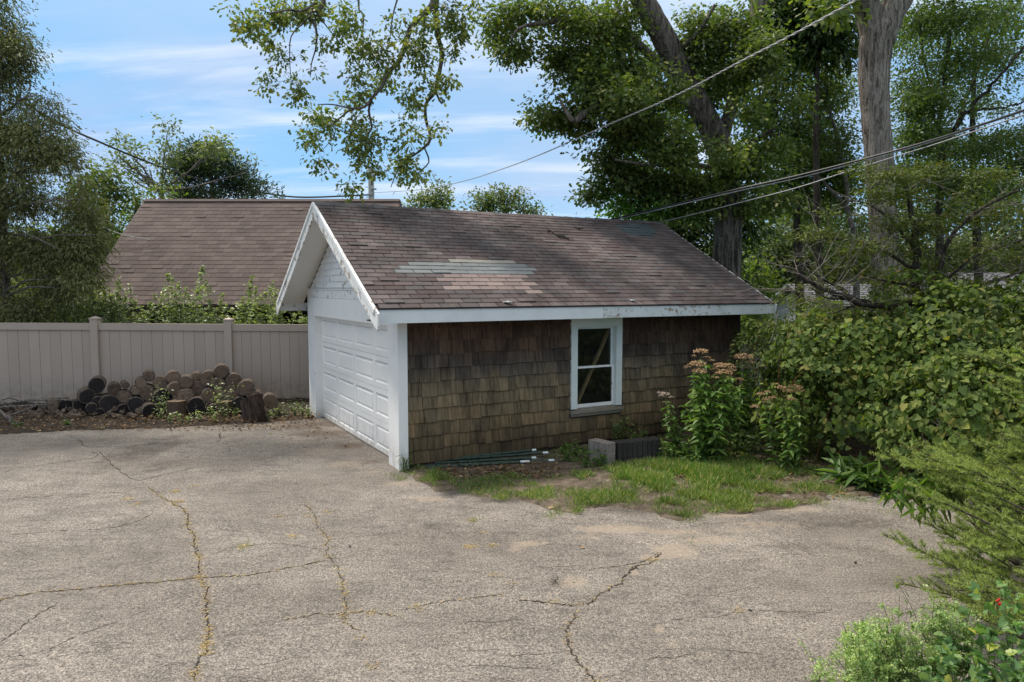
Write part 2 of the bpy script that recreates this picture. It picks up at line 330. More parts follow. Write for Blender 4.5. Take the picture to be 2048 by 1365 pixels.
def asphalt_mat():
    t = NT('old_asphalt'); p = t.pos()
    A = lambda n: t.n('ShaderNodeAttribute', attribute_name=n).outputs['Fac']
    g = t.noise(p, 95, 2, .75); g2 = t.noise(p, 210, 1, .6); v = t.n('ShaderNodeTexVoronoi', {'Vector': p, 'Scale': 75.0}); stone = t.mr(v.outputs['Distance'], .1, .55, 1, 0)
    mid = t.noise(p, 2.2, 6, .62); big = t.noise(p, .45, 4, .55, (1, 1.7, 1)); st = t.noise(p, 5.5, 5, .7, (.55, 1.8, 1), .7)
    c = t.ramp(big, [(.33, (.160, .142, .124)), (.5, (.198, .178, .157)), (.68, (.245, .221, .196))])
    c = t.mix(t.mr(mid, .45, .70, 0, .50), c, (.108, .096, .085))
    c = t.mix(t.mr(st, .52, .66, 0, .58), c, (.088, .078, .070))
    c = t.mix(t.mr(t.noise(p, 1.1, 5, .65, (1, 1.4, 1), 1.0), .50, .68, 0, .40), c, (.095, .085, .077))
    gv = t.noise(p, 42, 3, .8)
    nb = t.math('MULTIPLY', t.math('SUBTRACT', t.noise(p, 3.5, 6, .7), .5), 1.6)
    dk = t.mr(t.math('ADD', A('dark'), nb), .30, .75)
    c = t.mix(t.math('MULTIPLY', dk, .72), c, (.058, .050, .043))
    nb2 = t.math('MULTIPLY', t.math('SUBTRACT', t.noise(p, 9, 6, .72), .5), 1.5)
    sd = t.mr(t.math('ADD', A('sand'), nb2), .36, .72)
    cr = t.mix(1.0, c, t.ramp(g, [(.30, (.25, .25, .25)), (.46, (.88, .88, .88)), (.56, (1.2, 1.2, 1.18)), (.66, (1.9, 1.87, 1.8))]), 'MULTIPLY')
    cr = t.mix(1.0, cr, t.ramp(gv, [(.32, (.45, .45, .45)), (.5, (1, 1, 1)), (.66, (1.55, 1.53, 1.50))]), 'MULTIPLY')
    cr = t.mix(t.math('MULTIPLY', stone, t.mr(v.outputs['Color'], .62, .9, 0, .55)), cr, (.46, .43, .40))
    c = t.mix(t.math('MULTIPLY', sd, .55), cr, t.mix(g, (.25, .200, .150), (.42, .345, .265)))
    br = t.mr(t.math('ADD', A('brown'), nb2), .42, .85)
    c = t.mix(t.math('MULTIPLY', br, .8), c, t.mix(g, (.075, .055, .042), (.15, .11, .085)))
    c = t.mix(1.0, c, (1.10, 1.08, 1.06), 'MULTIPLY')
    h = t.math('ADD', t.math('ADD', g, t.math('MULTIPLY', stone, .5)), t.math('MULTIPLY', mid, .8))
    return t.end(t.pbsdf(c, .88, t.bump(h, .75, .012), 0, .25))
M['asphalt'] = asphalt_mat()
def soil_mat(name, a, b, c3, s=6):
    t = NT(name); p = t.pos(); n = t.noise(p, s, 7, .72); n2 = t.noise(p, 60, 3, .7)
    c = t.ramp(n, [(.3, a), (.52, b), (.72, c3)])
    c = t.mix(1.0, c, t.ramp(n2, [(.3, (.5, .5, .5)), (.7, (1.5, 1.5, 1.45))]), 'MULTIPLY')
    return t.end(t.pbsdf(c, .95, t.bump(t.math('ADD', n, t.math('MULTIPLY', n2, .5)), .8, .02), 0, .1))
M['soil'] = soil_mat('soil', (.022, .018, .015), (.042, .034, .028), (.09, .075, .062))
M['lawn'] = soil_mat('lawn', (.03, .05, .015), (.06, .09, .025), (.10, .11, .04))
M['crack'] = soil_mat('crack_dirt', (.026, .022, .018), (.055, .046, .038), (.15, .12, .09), 25)
M['patch_soil'] = soil_mat('sandy_soil', (.055, .044, .034), (.115, .092, .070), (.24, .19, .15), 5)
def glass_mat():
    t = NT('window_glass')
    tr = t.n('ShaderNodeBsdfTransparent', {'Color': (.80, .82, .80)}).outputs[0]; gl = t.n('ShaderNodeBsdfGlossy', {'Color': (.9, .9, .9), 'Roughness': .06}).outputs[0]
    df = t.n('ShaderNodeBsdfDiffuse', {'Color': (.10, .10, .09)}).outputs[0]
    fr = t.n('ShaderNodeFresnel', {'IOR': 1.45}).outputs[0]
    a = t.n('ShaderNodeMixShader', {0: t.mr(t.noise(t.obj(), 14, 6, .7), .4, .8, .02, .22), 1: tr, 2: df}).outputs[0]
    return t.end(t.n('ShaderNodeMixShader', {0: t.math('MULTIPLY', fr, .55), 1: a, 2: gl}).outputs[0])
M['glass'] = glass_mat()
def cut_mat(name, a, b):
    t = NT(name); o = t.obj(); r = t.rnd()
    w = t.n('ShaderNodeTexWave', {'Vector': o, 'Scale': 22.0, 'Distortion': 2.5, 'Detail': 3.0}, wave_type='RINGS', rings_direction='Y').outputs['Fac']
    n = t.noise(t.pos(), 16, 5, .7)
    c = t.mix(w, tuple(x*.7 for x in a), tuple(x*1.15 for x in b)); c = t.mix(t.mr(n, .45, .7, 0, .7), c, tuple(x*.35 for x in a))
    c = t.mix(1.0, c, t.mr(r, 0, 1, .5, 1.25), 'MULTIPLY')
    return t.end(t.pbsdf(c, .9, t.bump(n, .5, .01), 0, .1))
M['cut_brown'] = cut_mat('cut_wood_brown', (.145, .100, .075), (.215, .155, .115))
M['cut_dark'] = cut_mat('cut_wood_dark', (.026, .023, .023), (.042, .037, .036))
M['cut_tan'] = cut_mat('cut_wood_tan', (.23, .165, .115), (.32, .235, .165))
M['log_bark'] = bark_mat('log_bark', (.085, .065, .052), (.21, .17, .14), 18, .6)
M['stump_bark'] = bark_mat('stump_bark', (.05, .034, .028), (.11, .075, .06), 16, .9)

# ------------------------------------------------------------------ leaf templates: x along the leaf, y across, z up (folded along the midrib)
def two_halves(pts, fold=.18, bend=.12):
    """pts: outline of one half (x, y>=0), from base to tip; mirrored; two n-gons sharing the midrib"""
    n = len(pts); V = []
    for x, y in pts: V.append((x, y, fold*y - bend*x*x))
    for x, y in pts[1:-1]: V.append((x, -y, fold*y - bend*x*x))
    f1 = tuple(range(n)); f2 = tuple([0] + [n+i for i in range(n-2)] + [n-1])[::-1]
    return np.array(V, float), [f1, f2]
KITE = two_halves([(0, 0), (.45, .28), (1, 0)])
OVAL = two_halves([(0, 0), (.22, .20), (.55, .24), (1, 0)])
LANCE = two_halves([(0, 0), (.25, .11), (.6, .10), (1, 0)], .3, .3)
OAK = two_halves([(0, 0), (.32, .27), (.44, .13), (.66, .33), (1, 0)], .15, .15)
GRAPE = two_halves([(0, 0), (-.12, .22), (.05, .46), (.30, .40), (.45, .52), (.62, .30), (.78, .26), (1, 0)], .22, .22)
GRAPE5 = two_halves([(0, 0), (-.08, .34), (.28, .45), (.62, .36), (1, 0)], .22, .22)
BIGOVAL = two_halves([(0, 0), (.12, .13), (.32, .21), (.6, .18), (.82, .09), (1, 0)], .30, .30)
NEEDLE = (np.array([(0, .045, 0), (0, -.045, 0), (1, 0, 0)], float), [(0, 1, 2)])
BLADE = (np.array([(0, .03, 0), (0, -.03, 0), (.55, -.022, .10), (.55, .022, .10), (1, 0, 0)], float), [(0, 1, 2, 3), (3, 2, 4)])
KBLADE = (np.array([(0, .022, 0), (0, -.022, 0), (.6, 0, .07), (1, 0, 0)], float), [(0, 1, 2), (1, 3, 2)])
SPRAY = (np.array([(0, 0, 0), (.3, .16, .02), (.5, .05, 0), (.75, .17, -.03), (1, 0, -.1), (.7, -.15, -.03), (.5, -.05, 0), (.28, -.17, .02)], float), [(0, 1, 2), (2, 3, 4), (4, 5, 6), (6, 7, 0), (0, 2, 4, 6)])
def norm(a): return a/(np.linalg.norm(a, axis=-1, keepdims=True)+1e-9)
def frames(D, U):
    X = norm(D); Y = norm(np.cross(U, X)); Z = np.cross(X, Y); return X, Y, Z
def leaf_mesh(name, tmpl, P, D, U, S, rnd=None):
    V, Fc = tmpl; n = len(P); k = len(V)
    X, Y, Z = frames(D, U); S = np.broadcast_to(np.asarray(S, float), (n,))
    W = P[:, None, :] + S[:, None, None]*(V[None, :, 0:1]*X[:, None, :] + V[None, :, 1:2]*Y[:, None, :] + V[None, :, 2:3]*Z[:, None, :])
    lo = np.concatenate([np.array(f) for f in Fc]); st = np.cumsum([0]+[len(f) for f in Fc])[:-1]; L = len(lo)
    idx = (lo[None, :] + (np.arange(n)*k)[:, None]).ravel(); starts = (st[None, :] + (np.arange(n)*L)[:, None]).ravel()
    if rnd is None: rnd = NR.random(n)
    return np_mesh(name, W.reshape(-1, 3), idx, starts, np.repeat(rnd, k))
LEAFMESH = {}
def leaf_objects(parent, name, key, tmpl, mat, P, D, U, S):
    """each big leaf is an object of its own; alike leaves share one mesh"""
    if key not in LEAFMESH:
        me = leaf_mesh(name, tmpl, np.zeros((1, 3)), np.array([[1., 0, 0]]), np.array([[0, 0, 1.]]), 1.0, np.zeros(1)); me.materials.append(mat); LEAFMESH[key] = me
    me = LEAFMESH[key]; X, Y, Z = frames(D, U); base = np.array(parent.location)
    for i in range(len(P)):
        o = bpy.data.objects.new(name, me); COL.objects.link(o); o.parent = parent
        m = Matrix(((X[i][0], Y[i][0], Z[i][0], 0), (X[i][1], Y[i][1], Z[i][1], 0), (X[i][2], Y[i][2], Z[i][2], 0), (0, 0, 0, 1)))
        o.matrix_basis = Matrix.Translation(tuple(P[i]-base)) @ m @ Matrix.Scale(float(S[i]), 4)
def rvec(n, s=1.0): return NR.normal(0, s, (n, 3))
def blob_points(blobs, per_area, clump=4.0, thresh=-.12, shell=.35):
    """points in ellipsoids; blobs rows: centre xyz, radii xyz, density; thinned by noise so gaps stay"""
    out = []
    for (c, r, w) in blobs:
        c = np.array(c, float); r = np.array(r, float)
        n = max(2, int(per_area*w*(r[0]*r[2])*3.1))
        d = norm(rvec(n)); rad = shell + (1-shell)*NR.random(n)**.6
        rad = np.where(NR.random(n) < .12, rad*1.22, rad)
        P = c + d*rad[:, None]*r
        keep = [mnoise.noise(Vector(p*clump*.25)) > thresh for p in P]
        out.append(P[np.array(keep)])
    return np.vstack(out)
def px_blobs(rows, Y, dy=1.0, scale=1.0):
    out = []
    for row in rows:
        px, py, rx, ry = row[:4]; w = row[4] if len(row) > 4 else 1.0; yy = Y + (row[5] if len(row) > 5 else R.uniform(-.5, .5)*dy)
        c = at(px, py, yy); k = yy/F
        out.append((c, (rx*k*scale, max(.25, (rx+ry)*.5*k*dy), ry*k*scale), w))
    return out
def twigs(mb, skel, C, r0=.02, seed=0, maxlen=3.0, sides=3, sag=.1):
    """joins cluster centres to the nearest point already joined: a branching net of twigs"""
    nodes = [np.array(p) for p in skel]; N = np.zeros((len(nodes)+len(C), 3)); N[:len(nodes)] = nodes; m = len(nodes)
    D0 = np.min(np.linalg.norm(C[:, None, :]-N[None, :m, :], axis=2), axis=1) if len(C)*m < 4e6 else np.linalg.norm(C-C.mean(0), axis=1)
    order = np.argsort(D0); rr = random.Random(seed)
    for i in order:
        c = C[i]; d = np.linalg.norm(N[:m]-c, axis=1); j = int(np.argmin(d)); L = d[j]
        if L < maxlen and L > .02:
            a = N[j]; mid = (a+c)/2 + np.array([rr.uniform(-.12, .12)*L, rr.uniform(-.12, .12)*L, rr.uniform(.0, sag)*L])
            rad = r0*min(1.6, .35+L*.7)
            mb.tube([a, mid, c], [rad, rad*.7, rad*.35], sides, cap=False)
        N[m] = c; m += 1
def limb(mb, rows, sides=8, n=4, jit=.06, seed=0, wob=0.0):
    """rows: (px, py, Y, radius in px) through pixels at their distance"""
    P = np.array([[*at(a, b, y), r*y/F] for a, b, y, r in rows]); Q = resample(P, n)
    if wob:
        for i in range(1, len(Q)-1): Q[i, :3] += NR.normal(0, wob, 3)*Q[i, 3]
    mb.tube(Q[:, :3], np.maximum(Q[:, 3], .003), sides, jit, seed=seed); return Q[:, :3]
def clusters_to_leaves(C, per, spread, droop=.3, flat=.6, out_c=None, sz=.12, szv=.35):
    n = len(C)*per
    off = rvec(n, spread)*np.array([1, 1, flat]); P = np.repeat(C, per, 0) + off
    D = norm(off) + rvec(n, .45) + np.array([0, 0, -droop])
    U = np.array([0, 0, 1.]) + rvec(n, .65)
    return P, D, U, sz*(1+NR.uniform(-szv, szv, n))
def smooth_noise2(X, Y, s, seed=0):
    rs = np.random.default_rng(seed); G = rs.random((64, 64)); x = X/s; y = Y/s
    xi = np.floor(x).astype(int); yi = np.floor(y).astype(int); fx = x-xi; fy = y-yi; fx = fx*fx*(3-2*fx); fy = fy*fy*(3-2*fy)
    g = lambda a, b: G[a % 64, b % 64]
    return (g(xi, yi)*(1-fx)+g(xi+1, yi)*fx)*(1-fy)+(g(xi, yi+1)*(1-fx)+g(xi+1, yi+1)*fx)*fy
def in_poly(px, py, poly):
    inside = np.zeros(len(px), bool); n = len(poly)
    for i in range(n):
        x1, y1 = poly[i]; x2, y2 = poly[(i+1) % n]
        c = ((y1 > py) != (y2 > py)) & (px < (x2-x1)*(py-y1)/((y2-y1) or 1e-9)+x1)
        inside ^= c
    return inside
def topix(P):
    d = P - np.array([0, 0, CAM_H]); zc = d[:, 1]*CP - d[:, 2]*SP; yc = d[:, 1]*SP + d[:, 2]*CP
    return np.stack([1024+F*d[:, 0]/zc, 682.5-F*yc/zc], 1)

# =================================================================== GROUND
g = MB(); g.add([(-600, -60, -.012), (600, -60, -.012), (600, 1400, -.012), (-600, 1400, -.012)], [(0, 1, 2, 3)])
g.build('ground', M['lawn'], kind='structure')
# soil strip along the fence, raised a little towards it
def sheet(name, mat, xs, ys, zf, keep=None, attrs=None, kind='structure'):
    X, Y = np.meshgrid(xs, ys); nx, ny = len(xs), len(ys); Z = zf(X, Y)
    V = np.stack([X.ravel(), Y.ravel(), Z.ravel()], 1)
    i, j = np.meshgrid(np.arange(nx-1), np.arange(ny-1)); a = (j*nx+i).ravel(); q = np.stack([a, a+1, a+1+nx, a+nx], 1)
    if keep is not None:
        k = keep(X, Y).ravel(); q = q[k[q].all(1)]
    me = np_mesh(name, V, q.ravel(), np.arange(len(q))*4, None, True, attrs(X, Y) if attrs else None)
    return tag(link(name, me, mat), kind=kind)
EDGE = [gp(px, py) for px, py in [(-500, 878), (0, 869), (150, 862), (300, 858), (430, 850), (560, 843), (640, 838), (700, 836)]]
ex = np.array([e[0] for e in EDGE]); ey = np.array([e[1] for e in EDGE])
def edge_y(x): return np.interp(x, ex, ey) + .10*(smooth_noise2(x, x*0, .35, 3)-.5)
def soil_h(X, Y):
    t = np.clip((Y-edge_y(X)-1.0)/1.4, 0, 1); t0 = np.clip((Y-edge_y(X))/.3, 0, 1); t = t*.8+.2*t0; return -.012 + .12*t + .05*(smooth_noise2(X, Y, .22, 5)-.5)*np.clip(t0, 0, 1)
sheet('soil_bed', M['soil'], np.arange(-16, -3.9, .07), np.arange(13.0, 18.2, .07), soil_h, lambda X, Y: Y > edge_y(X)-.15)
# old asphalt
def pxmask(rows, X, Y):
    m = np.zeros(X.shape)
    for px, py, rx, ry, w in rows:
        c = gp(px, py); kx = c[1]/F*rx; ky = abs(gp(px, py-ry)[1]-gp(px, py+ry)[1])/2
        m = np.maximum(m, w*np.exp(-(((X-c[0])/kx)**2+((Y-c[1])/ky)**2)*.8))
    return m
SAND = [(1230, 1060, 90, 9, 1.0), (1340, 1066, 90, 7, .8), (1420, 1082, 70, 10, .8), (1470, 1062, 70, 8, .6), (1350, 1103, 48, 14, 1.1), (1300, 1118, 28, 8, 1), (1265, 1146, 14, 7, 1),
        (1060, 1088, 40, 6, 1.0), (1030, 1098, 22, 8, .8), (1147, 1163, 30, 12, .95), (1180, 1075, 40, 12, .6), (1320, 1263, 18, 8, .9), (1345, 1290, 18, 8, .8), (1290, 1245, 15, 8, .6),
        (640, 905, 60, 9, .6), (690, 928, 50, 8, .7), (600, 880, 60, 12, .5), (740, 945, 50, 6, .6), (860, 1000, 50, 7, .8), (800, 968, 40, 8, .7), (400, 920, 60, 8, .35), (340, 1010, 25, 30, .45), (375, 1070, 14, 35, .45), (400, 1160, 14, 20, .5), (450, 880, 12, 20, .5),
        (1530, 1050, 120, 9, .6), (1640, 1080, 80, 10, .4), (1590, 1020, 80, 8, .8), (1460, 1030, 60, 8, .9), (395, 1300, 12, 60, .4), (650, 1090, 12, 40, .3), (240, 870, 50, 5, .4), (560, 850, 90, 5, .6)]
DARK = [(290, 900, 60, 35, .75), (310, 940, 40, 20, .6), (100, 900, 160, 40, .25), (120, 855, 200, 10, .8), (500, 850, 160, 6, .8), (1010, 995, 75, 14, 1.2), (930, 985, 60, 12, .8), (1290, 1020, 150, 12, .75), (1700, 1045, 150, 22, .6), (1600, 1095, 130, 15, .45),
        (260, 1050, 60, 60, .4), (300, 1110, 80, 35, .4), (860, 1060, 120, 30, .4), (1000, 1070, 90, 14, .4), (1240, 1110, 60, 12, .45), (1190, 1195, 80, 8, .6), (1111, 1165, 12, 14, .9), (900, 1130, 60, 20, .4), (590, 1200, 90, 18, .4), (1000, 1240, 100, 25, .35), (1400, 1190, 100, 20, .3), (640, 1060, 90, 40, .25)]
BROWN = [(640, 868, 70, 9, 1.0), (700, 892, 50, 8, .9), (600, 855, 60, 7, .9), (650, 850, 50, 7, .9), (1200, 1010, 120, 14, .7), (880, 1160, 30, 10, .5), (740, 925, 30, 8, .7), (320, 856, 200, 6, .6)]
GRASS_POLY = [(790, 925), (815, 955), (880, 985), (945, 996), (1080, 1010), (1085, 1022), (1150, 1030), (1220, 1012), (1300, 1030), (1380, 1040), (1460, 1030), (1540, 1022), (1640, 1012), (1700, 990), (1770, 985), (1850, 960), (1900, 900), (1500, 840), (1350, 860), (1150, 885), (830, 925)]
def asph_h(X, Y): return .004*np.sin(X*1.3)*np.cos(Y*.9) + .010*(smooth_noise2(X, Y, .9, 8)-.5) - .022*pxmask([(1147, 1163, 30, 12, 1.0), (1262, 1146, 16, 7, .8)], X, Y) + .006
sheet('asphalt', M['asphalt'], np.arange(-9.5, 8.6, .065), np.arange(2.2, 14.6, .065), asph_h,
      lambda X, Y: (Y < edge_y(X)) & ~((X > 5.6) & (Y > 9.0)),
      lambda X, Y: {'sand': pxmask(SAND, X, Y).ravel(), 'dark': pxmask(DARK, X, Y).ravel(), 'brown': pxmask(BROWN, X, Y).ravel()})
big = MB(); big.box(-40, -9.5, -12, 13, -.010, 0); big.box(8.6, 9.0, -12, 6, -.010, 0); big.box(-9.5, 8.6, -12, 2.2, -.010, 0)
big.build('driveway_apron', M['asphalt'], kind='structure')
# cracks
Z1 = lambda a, b: (a/2.551, 830+b/2.551)
Z2 = lambda a, b: (800+a/2.2756, 900+b/2.2756)
CR = [(Z1, [(350, 105), (400, 140), (450, 165), (600, 163), (730, 158), (850, 150), (980, 146), (1110, 138), (1120, 80)], .013), (Z1, [(0, 300), (130, 268), (360, 240), (500, 218), (490, 190), (520, 230), (600, 290), (690, 335), (790, 320), (930, 285), (1120, 250)], .013),
      (Z1, [(740, 365), (800, 420), (860, 460), (920, 510), (945, 570), (975, 640), (990, 700), (1010, 780), (1040, 870), (1045, 960), (1040, 1050), (1045, 1140), (1020, 1200), (1000, 1270), (1000, 1365)], .013),
      (Z1, [(-60, 950), (0, 940), (150, 910), (390, 890), (600, 870), (800, 855), (1000, 835), (1200, 820), (1400, 790), (1680, 745)], .013),
      (Z1, [(1550, 455), (1590, 500), (1605, 580), (1655, 640), (1655, 710), (1690, 780), (1720, 870), (1750, 930), (1775, 1000), (1780, 1040), (1830, 1100)], .008),
      (Z1, [(1080, 720), (1210, 685), (1390, 660), (1640, 690)], .006), (Z1, [(-20, 1185), (0, 1170), (150, 1060), (300, 960)], .008), (Z1, [(0, 1245), (200, 1215), (450, 1110), (780, 990)], .006),
      (Z1, [(1420, 1065), (1600, 1035), (1780, 1025), (1900, 1015), (2041, 1030)], .008), (Z1, [(0, 440), (200, 420), (480, 405), (650, 400)], .009), (Z1, [(0, 620), (330, 595), (620, 570), (800, 500)], .007),
      (Z1, [(1120, 80), (1170, 175), (1210, 210), (1500, 225)], .006), (Z1, [(600, 590), (440, 600)], .006), (Z1, [(150, 150), (330, 128)], .007), (Z1, [(1000, 550), (1240, 540), (1430, 515), (1680, 495), (1850, 490)], .005), (Z1, [(1500, 360), (1530, 335)], .007), (Z1, [(1690, 640), (1900, 620), (2041, 610)], .005),
      (Z2, [(0, 735), (150, 700), (300, 675), (490, 655)], .007), (Z2, [(520, 685), (640, 690), (760, 708), (820, 712), (860, 703), (900, 680), (960, 640), (1000, 600), (1060, 545), (1130, 515), (1190, 470)], .015),
      (Z2, [(805, 735), (780, 800), (790, 880), (830, 950), (880, 1030), (915, 1070)], .014), (Z2, [(1110, 815), (1280, 775), (1470, 760), (1550, 720)], .006), (Z2, [(1190, 470), (1060, 520), (900, 545), (850, 555)], .007),
      (Z2, [(1560, 730), (1700, 735), (2048, 742)], .005), (Z2, [(720, 575), (716, 600), (735, 620)], .010), (Z2, [(1030, 560), (1060, 543), (1080, 548)], .022), (Z2, [(1100, 950), (1250, 935), (1350, 940)], .006), (Z2, [(650, 440), (740, 437), (790, 440)], .006)]
def ribbon(pts, w, seed, z=.0105, wmin=.25):
    P = resample(np.array([gp(a, b)[:2] for a, b in pts]), 14); rr = np.random.default_rng(seed)
    T = np.gradient(P, axis=0); T /= np.linalg.norm(T, axis=1)[:, None]+1e-9; Nn = np.stack([-T[:, 1], T[:, 0]], 1)
    n = len(P); wob = np.cumsum(rr.normal(0, .007, n)); wob -= np.linspace(0, wob[-1], n); P = P + Nn*(wob+rr.normal(0, .006, n))[:, None]
    ww = w*1.15*(wmin+rr.random(n)**1.5*1.25)*np.minimum(1, np.minimum(np.arange(n), np.arange(n)[::-1])/4+.1)
    Zs = asph_h(P[:, 0], P[:, 1]) + .004
    A = np.column_stack([P+Nn*ww[:, None]*.5, Zs]); B = np.column_stack([P-Nn*ww[:, None]*.5, Zs])
    return P, A, B
crk = MB()
CP_ALL = []
for i, (f, pts, w) in enumerate(CR):
    P, A, B = ribbon([f(*p) for p in pts], w, 100+i)
    n = len(A); crk.add(list(A)+list(B), [(k, k+1, n+k+1, n+k) for k in range(n-1)]); CP_ALL.append(P)
crk.build('asphalt_crack', M['crack'], kind='stuff')
# fine hairline crazing
crz = MB()
for i in range(34):
    c = gp(R.uniform(0, 1750), R.uniform(900, 1365)); a = R.uniform(-.5, .5); L = R.uniform(.15, .7); n = 9
    P = np.array([[c[0]+math.cos(a)*L*k/n+R.gauss(0, .012), c[1]+math.sin(a)*L*k/n+R.gauss(0, .012)] for k in range(n)])
    Zs = asph_h(P[:, 0], P[:, 1]) + .003; w = R.uniform(.001, .0028)
    A = np.column_stack([P[:, 0], P[:, 1]+w, Zs]); B = np.column_stack([P[:, 0], P[:, 1]-w, Zs])
    crz.add(list(A)+list(B), [(k, k+1, n+k+1, n+k) for k in range(n-1)])
crz.build('hairline_crack', M['crack'], kind='stuff')
# dry grass in the cracks
def straw(P, n, s, seed, along=.03, size=.028):
    rr = np.random.default_rng(seed); k = rr.integers(0, len(P), n); cl = rr.random(len(P)) < .55
    k = k[cl[k]]; n = len(k); Q = np.column_stack([P[k]+rr.normal(0, along, (n, 2))*np.array([1.2, .6]), np.zeros(n)])
    Q[:, 2] = asph_h(Q[:, 0], Q[:, 1]) + .004
    D = np.column_stack([rr.normal(0, 1, n), rr.normal(0, .6, n), rr.uniform(.05, .5, n)])
    return Q, D, rr.uniform(.6, 1.4, n)*size
SQ = [straw(CP_ALL[2], 1500, 1, 1, .020), straw(CP_ALL[4], 600, 1, 2, .016), straw(CP_ALL[3], 500, 1, 3, .014), straw(CP_ALL[8], 120, 1, 4, .012), straw(CP_ALL[19], 160, 1, 5, .02), straw(CP_ALL[17], 100, 1, 6, .012), straw(CP_ALL[18], 120, 1, 7, .02)]
for (px, py, n) in [(390, 973, 30), (488, 1095, 60), (585, 1075, 40), (255, 1000, 50), (275, 1010, 40), (940, 1095, 60), (985, 1092, 40), (988, 1152, 30), (1025, 1168, 20), (1107, 1205, 25), (1304, 1122, 40), (740, 1228, 25), (722, 1278, 20), (835, 1218, 20), (745, 1335, 25), (560, 1034, 30), (615, 1034, 30), (658, 1025, 30), (1480, 1225, 30), (945, 1043, 40), (965, 1068, 20), (360, 1005, 90), (350, 985, 60)]:
    c = gp(px, py); rr = np.random.default_rng(px); Q = np.column_stack([c[0]+rr.normal(0, .035, n), c[1]+rr.normal(0, .03, n), np.full(n, 0)]); Q[:, 2] = asph_h(Q[:, 0], Q[:, 1]) + .004
    SQ.append((Q, np.column_stack([rr.normal(0, 1, n), rr.normal(0, .6, n), rr.uniform(.05, .5, n)]), rr.uniform(.6, 1.4, n)*.028))
P = np.vstack([q[0] for q in SQ]); D = np.vstack([q[1] for q in SQ]); S = np.concatenate([q[2] for q in SQ])
link('dry_grass', leaf_mesh('dry_grass', two_halves([(0, 0), (.4, .12), (1, 0)]), P, D, np.array([0, 0, 1.])+rvec(len(P), .3), S), M['straw'])['kind'] = 'stuff'

# =================================================================== GARAGE (local x along the shingled wall, y along the door front)
AX, AY, YAW = -1.6412, 10.3355, .5122
GL, GW, ZR, OH, EV, ZE, D2 = 6.882, 5.415, 4.185, .52, .532, 2.4245, .375
VL, VR, REC, DH = 4.9025, .4435, .145, 2.13
gar = empty('garage', (AX, AY, 0), YAW, label='weathered white garage with brown shingled side wall and patched reddish roof', cat='garage')
CY, SY = math.cos(YAW), math.sin(YAW)
def G2W(u, v, z): return np.array([AX+u*CY-v*SY, AY+u*SY+v*CY, z])
def u_on_wall(px, z=1.2, v=0.0):
    lo, hi = -1., 9.
    for _ in range(40):
        m = (lo+hi)/2
        if topix(np.array([G2W(m, v, z)]))[0, 0] < px: lo = m
        else: hi = m
    return (lo+hi)/2
def z_on_wall(u, py, v=0.0):
    lo, hi = 0., 5.
    for _ in range(40):
        m = (lo+hi)/2
        if topix(np.array([G2W(u, v, m)]))[0, 1] > py: lo = m
        else: hi = m
    return (lo+hi)/2
# window opening
wu0, wu1 = u_on_wall(1140, 1.4), u_on_wall(1241, 1.4); um = (wu0+wu1)/2
wz0, wz1 = z_on_wall(um, 822), ZE-.02
print('window', wu0, wu1, wz0, wz1)
# side wall with hole, other walls
op = (wu0+.12, wu1-.10, wz0+.05, 2.06)
w = MB(); T = .10
w.box(0, op[0], 0, T, 0, 2.38); w.box(op[1], GL, 0, T, 0, 2.38); w.box(op[0], op[1], 0, T, 0, op[2]); w.box(op[0], op[1], 0, T, op[3], 2.38)
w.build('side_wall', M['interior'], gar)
w = MB(); w.box(0, GL, GW-T, GW, 0, 2.38); w.add([(GL-T, T, 0), (GL, T, 0), (GL, GW-T, 0), (GL-T, GW-T, 0), (GL-T, T, 2.4), (GL, T, 2.4), (GL, GW/2, ZR-.12), (GL-T, GW/2, ZR-.12), (GL, GW-T, 2.4), (GL-T, GW-T, 2.4)],
    [(0, 3, 2, 1), (1, 2, 8, 6, 5), (0, 4, 7, 9, 3), (4, 5, 6, 7), (7, 6, 8, 9), (0, 1, 5, 4), (2, 3, 9, 8)])
w.build('back_wall', M['shake'], gar)
fl = MB(); fl.box(T, GL-T, T, GW-T, .0, .03); fl.build('floor_slab', M['concrete'], gar)
# wall shingles
zs = [.075+.2045*k for k in range(12)]
shk = []
for k, zb in enumerate(zs):
    if zb > 2.36: continue
    u = -.004
    rr = random.Random(40+k)
    while u < GL:
        wd = rr.choice([.11, .14, .17, .2, .22, .25])*rr.uniform(.85, 1.12)
        u1 = min(u+wd, GL+.01)
        if GL-u1 < .06: u1 = GL+.01
        a, b = u+.0035, u1-.0035; zt = min(zb+.225, 2.40); drop = rr.uniform(-.010, .010) + (.016 if rr.random() < .08 else 0)
        parts_ = []
        if b <= wu0+.01 or a >= wu1-.01 or zt < wz0+.0: parts_ = [(a, b)]
        else:
            if a < wu0-.03: parts_.append((a, wu0))
            if b > wu1+.03: parts_.append((wu1, b))
        for (a2, b2) in parts_: shk.append((a2, b2, zb-drop, zt, rr.uniform(.020, .036)))
        u = u1
shk.sort(key=lambda q: q[0])
def shake_geo(mb, q):
    a, b, z0, z1, th = q
    return mb.add([(a, -.002, z0), (b, -.002, z0), (b, -th-.004, z0), (a, -th-.004, z0), (a, -.001, z1), (b, -.001, z1), (b, -.006, z1), (a, -.006, z1)],
                  [(0, 1, 2, 3), (3, 2, 6, 7), (4, 7, 6, 5), (0, 3, 7, 4), (1, 5, 6, 2)])
print('shakes', len(shk))
for q in shk[:300]: shake_geo(MB(), q).build('shingle', M['shake'], gar)
if len(shk) > 300:
    m_ = MB()
    for q in shk[300:]: shake_geo(m_, q)
    m_.build('far_wall_shingles', M['shake'], gar, kind='stuff')
m_ = MB(); m_.box(GL, GL+.05, -.03, .06, 0, 2.36); m_.build('rear_corner_board', M['brown_fascia'], gar)
